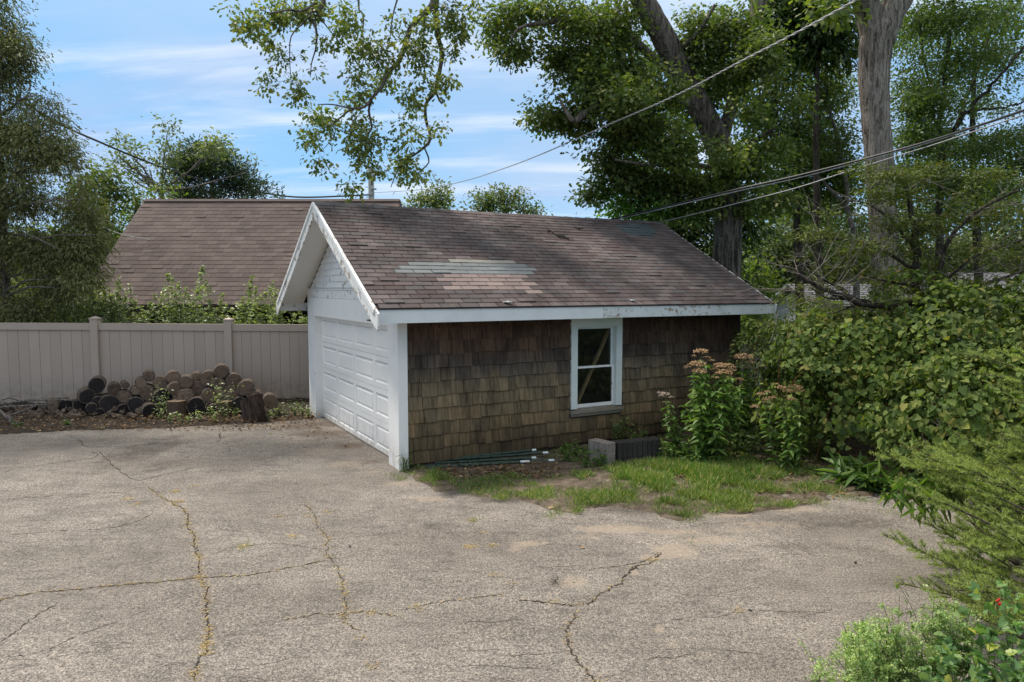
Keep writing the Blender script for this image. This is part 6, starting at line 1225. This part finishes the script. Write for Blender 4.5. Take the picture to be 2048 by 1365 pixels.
flower_weed('weeds with brownish fading heads leaning against the hedge', 1580, 10.3, [(1522, 790, 18, 0), (1535, 786, 16, 0), (1532, 800, 18, 0), (1545, 797, 18, .1), (1562, 778, 22, .1), (1575, 784, 20, .1), (1590, 776, 26, .1), (1598, 784, 22, .1), (1583, 800, 18, 0), (1552, 770, 14, .2), (1510, 815, 18, -.1), (1528, 805, 12, 0)],
      [(1532, 800, 0), (1562, 785, .1), (1590, 785, .1), (1583, 805, 0), (1600, 820, -.1), (1605, 860, -.2), (1590, 880, -.3), (1570, 830, 0)], leafmat='weed_leaf', lsize=.15, seed=34)

# =================================================================== SPRUCE, foreground
def spruce_bough(acc, tw, p0, p1, rs, sag=.1, dens=1.0, wid=.32):
    p0, p1 = np.array(p0), np.array(p1); L = np.linalg.norm(p1-p0); mid = (p0+p1)/2 + np.array([0, 0, sag*L]); Q = resample([p0, mid, p1], 10); tw.tube(Q, [.011*(1-.8*k/len(Q)) for k in range(len(Q))], 5, cap=False)
    ax = norm(p1-p0); side = norm(np.cross(ax, [0, 0, 1.])); segs = [(Q[i], Q[i+1]) for i in range(6, len(Q)-1)]
    n = int(L/.072)
    for k in range(3, n):
        t_ = k/n; j = t_*(len(Q)-1); q = Q[int(j)]*(1-j % 1)+Q[min(len(Q)-1, int(j)+1)]*(j % 1)
        for s in (1, -1):
            if rs.random() < .12: continue
            l = min(.26, L*wid*(1.05-t_)+.05)*rs.uniform(.7, 1.1)*min(1, .35+t_*2); d = norm(ax*rs.uniform(.7, 1.1)+side*s*rs.uniform(.5, 1.2)+np.array([0, 0, rs.uniform(-.2, .65)])); e = q+d*l
            tw.tube([q, e], [.004, .002], 3, cap=False); segs.append((q+d*l*.1, e))
            if l > .13:
                for u_ in (.35, .55, .75):
                    for s2 in (1, -1):
                        d3 = norm(d+np.cross(d, [0, 0, 1.])*s2*.8+np.array([0, 0, rs.uniform(0, .25)])); b_ = q+d*l*u_; e2 = b_+d3*l*.40*(1.2-u_); segs.append((b_, e2))
    for a, b in segs:
        l = np.linalg.norm(b-a); m_ = int(max(10, l*400*dens)); t_ = rs.random(m_)[:, None]; dd = norm(b-a); r_ = norm(rs.normal(0, 1, (m_, 3))); r_ = norm(r_-dd*(r_@dd)[:, None]+np.array([0, 0, .12])); D = norm(dd*.45+r_*1.0)
        acc[3].append(np.clip(.12+.80*t_[:, 0]*(1 if l < .30 else .5)+rs.normal(0, .10, m_), 0, .99)); acc[0].append(a+(b-a)*t_); acc[1].append(D); acc[2].append(norm(np.cross(D, rs.normal(0, 1, (m_, 3)))))
def spruce(label, base, boughs, seed, nl=.026, dens=1.0, wid=.32, trunk=None):
    rs = np.random.default_rng(seed); o = empty('spruce_tree', (base[0], base[1], 0), label=label, cat='spruce'); 
    if trunk: t_ = MB(); t_.tube(trunk, [.07, .05, .01], 10, .1); add_mb(o, 'trunk', t_, 'dark_bark')
    acc = ([], [], [], []); tw = MB(); tx, ty = (trunk[-1][0], trunk[-1][1]) if trunk else base[:2]; boughs = list(boughs)
    for q in range(46):
        a = rs.uniform(-1.9, 1.9); z = rs.uniform(.15, trunk[-1][2]-.1); l = (1.25-.40*z)*rs.uniform(.75, 1.1); l = max(.35, l); b0_ = np.array([tx, ty, z]); boughs.append((b0_, b0_+np.array([math.cos(a)*l, math.sin(a)*l, rs.uniform(-.1, .25)]), .05))
    for (a, b, sg) in boughs: spruce_bough(acc, tw, a, b, rs, sg, dens, wid)
    add_mb(o, 'boughs', tw, 'dark_bark'); P, D, U = (np.vstack(x) for x in acc[:3]); NL[label[:12]] = len(P)
    add_leaves(o, 'needles', (np.array([(0, .07, 0), (0, -.07, 0), (1, .02, 0)], float), [(0, 1, 2)]), P, D, U, nl*NR.uniform(.7, 1.2, len(P)), 'spruce_needle', np.concatenate(acc[3]))
A3 = lambda px, py, Y: at(px, py, Y)
rs_ = random.Random(4)
bs = [((2075, 1040, 6.2), (1740, 905, 7.0)), ((2075, 1020, 6.4), (1800, 890, 7.2)), ((2075, 1000, 6.6), (1835, 885, 7.6)), ((2090, 980, 6.6), (1908, 868, 7.4)), ((2080, 1100, 6.0), (1790, 960, 6.6)), ((2080, 1130, 5.8), (1835, 1030, 6.2)), ((2080, 1150, 5.6), (1850, 1045, 6.0)), ((2060, 1230, 5.2), (1762, 1068, 5.8)), ((2050, 1250, 5.1), (1790, 1165, 5.6)), ((2060, 1210, 5.3), (1830, 1100, 5.8)), ((2070, 1170, 5.5), (1900, 1060, 5.6)), ((2090, 1080, 5.9), (1880, 960, 6.4)), ((2090, 1050, 6.0), (1930, 930, 6.6)), ((2090, 1010, 6.0), (1970, 900, 6.6)), ((2080, 1260, 5.0), (1840, 1215, 5.2)), ((2090, 1190, 5.2), (1940, 1090, 5.2)), ((2100, 1120, 5.4), (1960, 1010, 5.4)), ((2100, 960, 6.2), (2010, 875, 6.8)), ((2100, 1220, 5.0), (1900, 1180, 4.9)), ((2100, 1080, 5.4), (1920, 1010, 5.7)), ((2110, 1150, 5.0), (1990, 1050, 5.0)), ((2100, 1000, 5.7), (1950, 960, 6.0)), ((2090, 1060, 6.4), (1840, 930, 6.9)), ((2095, 1110, 5.7), (1850, 1000, 6.3)), ((2080, 1180, 5.4), (1860, 1130, 5.5)), ((2100, 1040, 5.6), (2000, 960, 5.7)), ((2100, 1250, 4.8), (1960, 1200, 4.7)), ((2040, 1130, 5.6), (1900, 1085, 5.3))]
for _ in range(72):
    px, py = rs_.uniform(1800, 2060), rs_.uniform(905, 1225)
    if px < 1790+.35*abs(py-960) or (py > 1050 and px < 1850): px = rs_.uniform(1900, 2060)
    y_ = 7.0-2.2*(py-900)/330+rs_.uniform(-.35, .15); bs.append(((min(px+rs_.uniform(150, 260), 2200), py+rs_.uniform(40, 140), y_-.5), (px, py, y_)))
spruce('low wide spruce with drooping yellow-green boughs reaching over the driveway', gp(2120, 1200), [(A3(*a), A3(*b), .05) for a, b in bs], 51, .031, 1.0, .34, [gp(2140, 1180), A3(2140, 1000, 6.0), A3(2130, 850, 6.2)])
bs = [((2110, 770, 6.8), (1912, 706, 7.2)), ((2110, 790, 6.6), (1940, 745, 7.0)), ((2110, 810, 6.6), (1975, 770, 6.9)), ((2110, 750, 6.8), (1985, 700, 7.3)), ((2120, 830, 6.5), (2000, 800, 6.7)), ((2120, 740, 6.6), (2030, 700, 7)), ((2120, 900, 6.3), (1985, 862, 6.8)), ((2120, 930, 6.2), (1960, 890, 6.8)), ((2120, 950, 6.2), (2020, 900, 6.5))]
spruce('upper spruce boughs poking across the vine hedge', gp(2220, 1150), [(A3(*a), A3(*b), .05) for a, b in bs], 52, .031, 1.1, .38, [gp(2240, 1150), A3(2240, 900, 6.4), A3(2230, 650, 6.6)])
# sapling with long drooping leaves
sp = empty('weed_sapling', gp(1900, 1090), label='sapling with long drooping lance leaves hanging before the spruce', cat='sapling'); sp.location.z = 0; st = MB(); P, D, U, S = [], [], [], []; rs = np.random.default_rng(8)
for (px, py, Y, n) in [(1795, 962, 6.5, 14), (1765, 985, 6.5, 13), (1845, 985, 6.3, 15), (1805, 955, 6.6, 12), (1790, 1000, 6.4, 9), (1850, 950, 6.5, 12), (1880, 960, 6.4, 8), (1825, 1020, 6.2, 8), (1930, 965, 6.2, 7), (1980, 970, 6.1, 7)]:
    tp_ = at(px, py, Y); b_ = np.array([*gp(2000, 1110)[:2], 0]); Q = resample([b_, (b_+tp_)/2+np.array([0, 0, .25]), tp_], 8); st.tube(Q, [.008*(1-.7*k/len(Q)) for k in range(len(Q))], 5, cap=False)
    for k in range(n*2):
        t_ = 1-.32*(k/(n*2)); q = Q[int(t_*(len(Q)-1))]; a = k*2.4+rs.normal(0, .3); P.append(q+rs.normal(0, .015, 3)); D.append([math.cos(a), math.sin(a), -.25+rs.normal(0, .2)]); U.append([rs.normal(0, .2), rs.normal(0, .2), 1]); S.append(rs.uniform(.11, .17))
add_mb(sp, 'stem', st, 'stem'); leaf_objects(sp, 'leaf', 'lance', two_halves([(0, 0), (.2, .085), (.5, .10), (.8, .05), (1, 0)], .35, .75), M['lime_weed_leaf'], *map(np.array, (P, D, U, S)))
# foreground weeds
def fine_weed(label, rows, seed, mat='fine_weed_leaf', size=.015, per=360, tmpl=OVAL, name='leafy_weed', hh=.5, cat='weed', nobj=0, key=None):
    rs = np.random.default_rng(seed); b0 = gp(rows[0][0], rows[0][1]+40); o = empty(name, (b0[0], b0[1], 0), label=label, cat=cat); st = MB(); Ps, Ds = [], []
    for (px, py, Y) in rows:
        tp_ = at(px, py, Y); b_ = np.array([tp_[0]+rs.normal(.10, .08), tp_[1]+rs.normal(0, .08), 0]); Q = resample([b_, (b_+tp_)/2+rs.normal(0, .04, 3), tp_], 8); st.tube(Q, [.0035*(1-.6*k/len(Q)) for k in range(len(Q))], 4, cap=False); H = max(.15, tp_[2])
        m_ = max(4, int(7*H/.5)) 
        for k in range(m_):
            j = rs.uniform(.25, 1)*(len(Q)-1); q = Q[int(j)]; d = norm(np.array([rs.normal(0, 1), rs.normal(0, 1), rs.uniform(.1, .8)])); e = q+d*rs.uniform(.05, .16); st.tube([q, e], [.0018, .001], 3, cap=False); n = per//m_; t_ = rs.random(n)[:, None]
            Ps.append(q*(1-t_)+e*t_+rs.normal(0, .010, (n, 3))); Ds.append(rs.normal(0, 1, (n, 3))+np.array([0, 0, .3]))
    P = np.vstack(Ps); P[:, 2] = np.maximum(P[:, 2], .01); D = np.vstack(Ds); tag(add_mb(o, 'stems', st, 'stem'), kind='stuff'); S = size*rs.uniform(.5, 1.5, len(P)); U = rs.normal(0, .5, (len(P), 3))+np.array([0, 0, 1.])
    if nobj: i = rs.permutation(len(P))[:nobj]; leaf_objects(o, 'leaf', key, tmpl, M[mat], P[i], D[i], U[i], S[i]*1.2); m_ = np.ones(len(P), bool); m_[i] = False; P, D, U, S = P[m_], D[m_], U[m_], S[m_]
    add_leaves(o, 'foliage', tmpl, P, D, U, S, mat)
rr = random.Random(9)
fine_weed('feathery pale green weed spreading onto the asphalt corner', [(1705+rr.uniform(-20, 20), 1235+rr.uniform(-5, 25), 4.75) for _ in range(5)] + [(1740+rr.uniform(-40, 60), 1250+rr.uniform(-20, 70), 4.6) for _ in range(16)], 61)
fine_weed('dense fine-leaved weed mass filling the bottom corner', [(rr.uniform(1760, 1950), rr.uniform(1190, 1340), 4.4) for _ in range(40)], 62, per=420, size=.015)
fine_weed('soft light green weed mound in the very corner below the lobed vine', [(rr.uniform(1700, 1860), rr.uniform(1262, 1360), 4.35) for _ in range(26)], 66, per=380, size=.016)
fine_weed('thin sprawling weed stems low over the asphalt at the picture bottom', [(1645, 1330, 4.5), (1670, 1345, 4.4), (1620, 1310, 4.6), (1690, 1320, 4.5), (1660, 1300, 4.6), (1700, 1350, 4.4), (1640, 1355, 4.4)], 63, per=170)
fine_weed('currant-like vine with lobed bright leaves at the bottom corner', [(1950, 1180, 4.3), (2010, 1150, 4.3), (2040, 1170, 4.2), (1975, 1210, 4.2), (1920, 1240, 4.3), (1990, 1260, 4.1), (2040, 1240, 4.0), (1880, 1290, 4.2), (1940, 1300, 4.0), (2000, 1310, 3.9), (2045, 1300, 3.9), (1900, 1330, 4.0), (1960, 1345, 3.9), (2030, 1350, 3.8), (1860, 1350, 4.1), (2010, 1220, 4.1), (1980, 1290, 4.0), (1925, 1275, 4.1)], 64, 'currant_leaf', .040, 60, GRAPE, 'currant_vine', cat='vine', nobj=290, key='currant')
fine_weed('broader dark leaves standing among the feathery weed', [(1728, 1245, 4.65), (1770, 1250, 4.6), (1810, 1190, 4.9), (1750, 1290, 4.5), (1775, 1320, 4.4), (1895, 1270, 4.3), (1745, 1340, 4.4)], 65, 'weed_leaf', .045, 16, BIGOVAL, 'broadleaf_weed', nobj=100, key='broadleaf')
bc = at(1997, 1203, 4.15); be = empty('berry_cluster', bc, label='tiny cluster of red berries hanging among the lobed leaves', cat='berries')
for k in range(4):
    bpy_m = MB(); c_ = np.array([rr.uniform(-.012, .012), rr.uniform(-.01, .01), -k*.010+.01]); n = 8; V = []
    for i in range(1, 5):
        for q in range(n): V.append(c_+.0075*np.array([math.sin(PI*i/5)*math.cos(2*PI*q/n), math.sin(PI*i/5)*math.sin(2*PI*q/n), math.cos(PI*i/5)]))
    V += [c_+np.array([0, 0, .0075]), c_-np.array([0, 0, .0075])]
    bpy_m.add(V, [(i*n+q, (i+1)*n+q, (i+1)*n+(q+1) % n, i*n+(q+1) % n) for i in range(3) for q in range(n)] + [(32, q, (q+1) % n) for q in range(n)] + [(33, 24+(q+1) % n, 24+q) for q in range(n)]); bpy_m.build('berry', M['berry'], be, True)

# =================================================================== GRASS PATCH AND LITTER
gpoly = [tuple(gp(a, b)[:2]) for a, b in GRASS_POLY]
xs = np.array([p[0] for p in gpoly]); ys = np.array([p[1] for p in gpoly]); n = 420000
X = NR.uniform(xs.min(), xs.max(), n); Y = NR.uniform(ys.min(), ys.max(), n)
edge = .16*(smooth_noise2(X, Y, .22, 31)-.5); ins_ = in_poly(X+edge, Y+.22*(smooth_noise2(X, Y, .2, 32)-.5), gpoly)
# soil under the grass
def soil_in(Xg, Yg): return in_poly((Xg+.22*(smooth_noise2(Xg, Yg, .25, 33)-.5)).ravel(), (Yg+.30*(smooth_noise2(Xg, Yg, .22, 34)-.5)).ravel(), gpoly).reshape(Xg.shape) | ((Yg > 10.5) & (Xg > 3.2)) | ((Yg > 9.4) & (Xg > 5.2))
def soft_bed(X, Y):
    m = soil_in(X, Y).astype(float)
    for _ in range(3): m = (m+np.roll(m, 1, 0)+np.roll(m, -1, 0)+np.roll(m, 1, 1)+np.roll(m, -1, 1))/5
    return -.03+.054*np.minimum(1, m*1.15)
def grown(X, Y):
    m = soil_in(X, Y)
    for _ in range(3): m = m | np.roll(m, 1, 0) | np.roll(m, -1, 0) | np.roll(m, 1, 1) | np.roll(m, -1, 1)
    return m
sheet('grass_bed', M['patch_soil'], np.arange(-1.8, 9.5, .05), np.arange(7.6, 14.5, .05), lambda X, Y: soft_bed(X, Y)+.030*(smooth_noise2(X, Y, .3, 35)-.5)+.012*(smooth_noise2(X, Y, .12, 36)-.5), grown)
pp = topix(np.column_stack([X, Y, np.zeros(n)]))
W_ = lambda rows: np.max([w*np.exp(-(((pp[:, 0]-a)/rx)**2+((pp[:, 1]-b)/ry)**2)) for a, b, rx, ry, w in rows], axis=0)
den = W_([(850, 965, 55, 22, 1), (820, 945, 30, 20, 1), (930, 985, 80, 16, .8), (1010, 970, 90, 22, .55), (1060, 990, 60, 16, .8), (1090, 1012, 40, 12, .9), (1160, 1005, 60, 14, .9), (1230, 1000, 60, 14, 1), (1200, 945, 60, 25, .7), (1280, 960, 90, 30, 1), (1380, 970, 110, 32, 1.2), (1440, 1000, 90, 18, 1.1), (1480, 1025, 90, 14, 1), (1580, 1015, 70, 9, 1), (1580, 965, 60, 25, .9), (1640, 980, 40, 12, .5), (1370, 1035, 40, 8, .7), (1120, 1030, 30, 6, .4), (1460, 940, 120, 20, .6)])
bare = W_([(930, 945, 80, 12, .8), (1090, 935, 110, 12, .8), (1170, 970, 40, 14, .4), (1130, 980, 50, 10, .3), (1530, 1000, 60, 7, .8), (880, 990, 20, 6, .5)])
keep = ins_ & (NR.random(n) < np.clip(den*1.35-bare*.9+1.1*(smooth_noise2(X, Y, .16, 37)-.52)+.6*(smooth_noise2(X, Y, .06, 38)-.5), 0, 1)); X, Y = X[keep], Y[keep]; pk_ = pp[keep]; n = len(X)
cl_ = smooth_noise2(X, Y, .33, 41)*.65+smooth_noise2(X, Y, .11, 42)*.35
kp = NR.random(len(X)) < np.clip((cl_-.28)*3.2, .04, 1)
X, Y, pk_, cl_ = X[kp], Y[kp], pk_[kp], cl_[kp]; n = len(X)
ht = (.5+cl_)*.030+(.35+1.2*cl_)*.060*np.exp(-(((pk_[:, 0]-1390)/200)**2+((pk_[:, 1]-965)/45)**2))+.03*NR.random(n); dry = np.clip(np.exp(-((pk_[:, 1]-1012)/16)**2)*.4+np.exp(-(((pk_[:, 0]-900)/150)**2+((pk_[:, 1]-980)/30)**2))*.35, 0, .6)
P = np.column_stack([X, Y, np.full(n, .02)]); D = np.column_stack([NR.normal(0, .55, n), NR.normal(0, .55, n), NR.uniform(.35, 1.1, n)]); rn = np.clip(NR.random(n)*.78+dry*NR.random(n), 0, .999)
link('grass_patch', leaf_mesh('grass_patch', KBLADE, P, D, rvec(n), ht*1.5, rn), M['grass'])['kind'] = 'stuff'; NL['grass'] = n
# stray tufts on the asphalt near the grass
Q = []
for (px, py, k) in [(1118, 1028, 90), (1100, 1035, 40), (1375, 1042, 60), (1395, 1038, 50), (942, 1042, 25), (800, 960, 80), (785, 952, 50), (1700, 995, 80), (1725, 1003, 60), (1690, 1000, 50), (1790, 1030, 30), (1395, 1010, 50), (1410, 1098, 12), (1370, 1085, 12), (490, 1095, 30)]:
    c = gp(px, py); Q.append(np.column_stack([c[0]+NR.normal(0, .06, k), c[1]+NR.normal(0, .06, k), np.full(k, .008)]))
Q = np.vstack(Q); link('grass_tuft', leaf_mesh('grass_tuft', BLADE, Q, np.column_stack([NR.normal(0, .6, len(Q)), NR.normal(0, .6, len(Q)), NR.uniform(.3, 1, len(Q))]), rvec(len(Q)), NR.uniform(.04, .09, len(Q))), M['grass'])['kind'] = 'stuff'
# leaf litter along fence, under hedge, by the posts
def litter(cx, n, seed):
    rs = np.random.default_rng(seed); Q = []
    for (x0, x1, y0, y1, k, z) in cx: 
        X = rs.uniform(x0, x1, k); Y = rs.uniform(y0, y1, k); a = np.stack([topix(np.column_stack([X, Y, X*0]))]) if False else None; c = np.array([gp(a_, b_) for a_, b_ in zip(X, Y)]); c[:, 2] = z+rs.uniform(0, .03, k); Q.append(c)
    Q = np.vstack(Q); return Q, rs
Q, rs = litter([(-20, 640, 838, 864, 1500, .02), (-20, 640, 826, 850, 1500, .07), (870, 1120, 930, 962, 900, .03), (1330, 1650, 925, 960, 500, .03), (1500, 1800, 960, 1000, 260, .03), (560, 700, 838, 900, 90, .012)], 0, 71)
link('leaf_litter', leaf_mesh('leaf_litter', OVAL, Q, np.column_stack([rs.normal(0, 1, len(Q)), rs.normal(0, 1, len(Q)), rs.normal(0, .25, len(Q))]), np.array([0, 0, 1.])+rs.normal(0, .4, (len(Q), 3)), rs.uniform(.025, .075, len(Q))), M['litter'])['kind'] = 'stuff'
# single fallen leaves one can point at
for (px, py, s, mat, lab) in [(1096, 1017, .10, 'flower', 'orange dry oak leaf on the grass edge, nearest the dark asphalt stain'), (1678, 988, .11, 'flower', 'pale curled dry leaf on the soil near the grass blades'), (1270, 1146-130, .0, None, None), (1160, 1096, .06, 'flower', 'small brown curled leaf lying alone on grey asphalt below the grass'), (538, 868, .07, 'lime_leaf', 'yellow fallen leaf on the driveway before the stump'), (74, 862, .07, 'straw', 'pale yellow leaf on the dark driveway edge by the poles'), (1400, 1130, .0, None, None), (372, 915, .05, 'litter', 'small dark leaf scrap on the cracked asphalt'), (620, 846, .05, 'flower', 'small orange leaf by the garage door corner')]:
    if not mat: continue
    c = gp(px, py, .02); o = tag(link('fallen_leaf', leaf_mesh('fallen_leaf', OAK, np.zeros((1, 3)), np.array([[1, .4, .15]]), np.array([[.1, -.2, 1.]]), s, np.array([.6])), M[mat], None, c), lab, 'leaf')
for (px, py, s, lab) in [(1500, 1221, .016, 'small dark pebble on open asphalt beside the straw tuft'), (1395, 1218-25, .0, ''), (700, 1093, .014, 'tiny dark pebble near the second straw-filled crack'), (1711, 1125, .016, 'dark nut husk lying on asphalt before the spruce tip')]:
    if not s: continue
    c = gp(px, py, .012); m_ = MB(); n = 8; V = []
    for i in range(1, 4):
        for q in range(n): V.append((s*math.sin(PI*i/4)*math.cos(2*PI*q/n)*R.uniform(.8, 1.1), s*math.sin(PI*i/4)*math.sin(2*PI*q/n)*R.uniform(.7, 1), s*.6*math.cos(PI*i/4)))
    V += [(0, 0, s*.6), (0, 0, -s*.6)]
    m_.add(V, [(i*n+q, (i+1)*n+q, (i+1)*n+(q+1) % n, i*n+(q+1) % n) for i in range(2) for q in range(n)] + [(24, q, (q+1) % n) for q in range(n)] + [(25, 16+(q+1) % n, 16+q) for q in range(n)]); m_.build('pebble', M['dark_brick'], None, False, c, label=lab, cat='pebble')
print('leaves', NL, sum(NL.values())); print('tris', sum(len(m.polygons) for m in bpy.data.meshes))
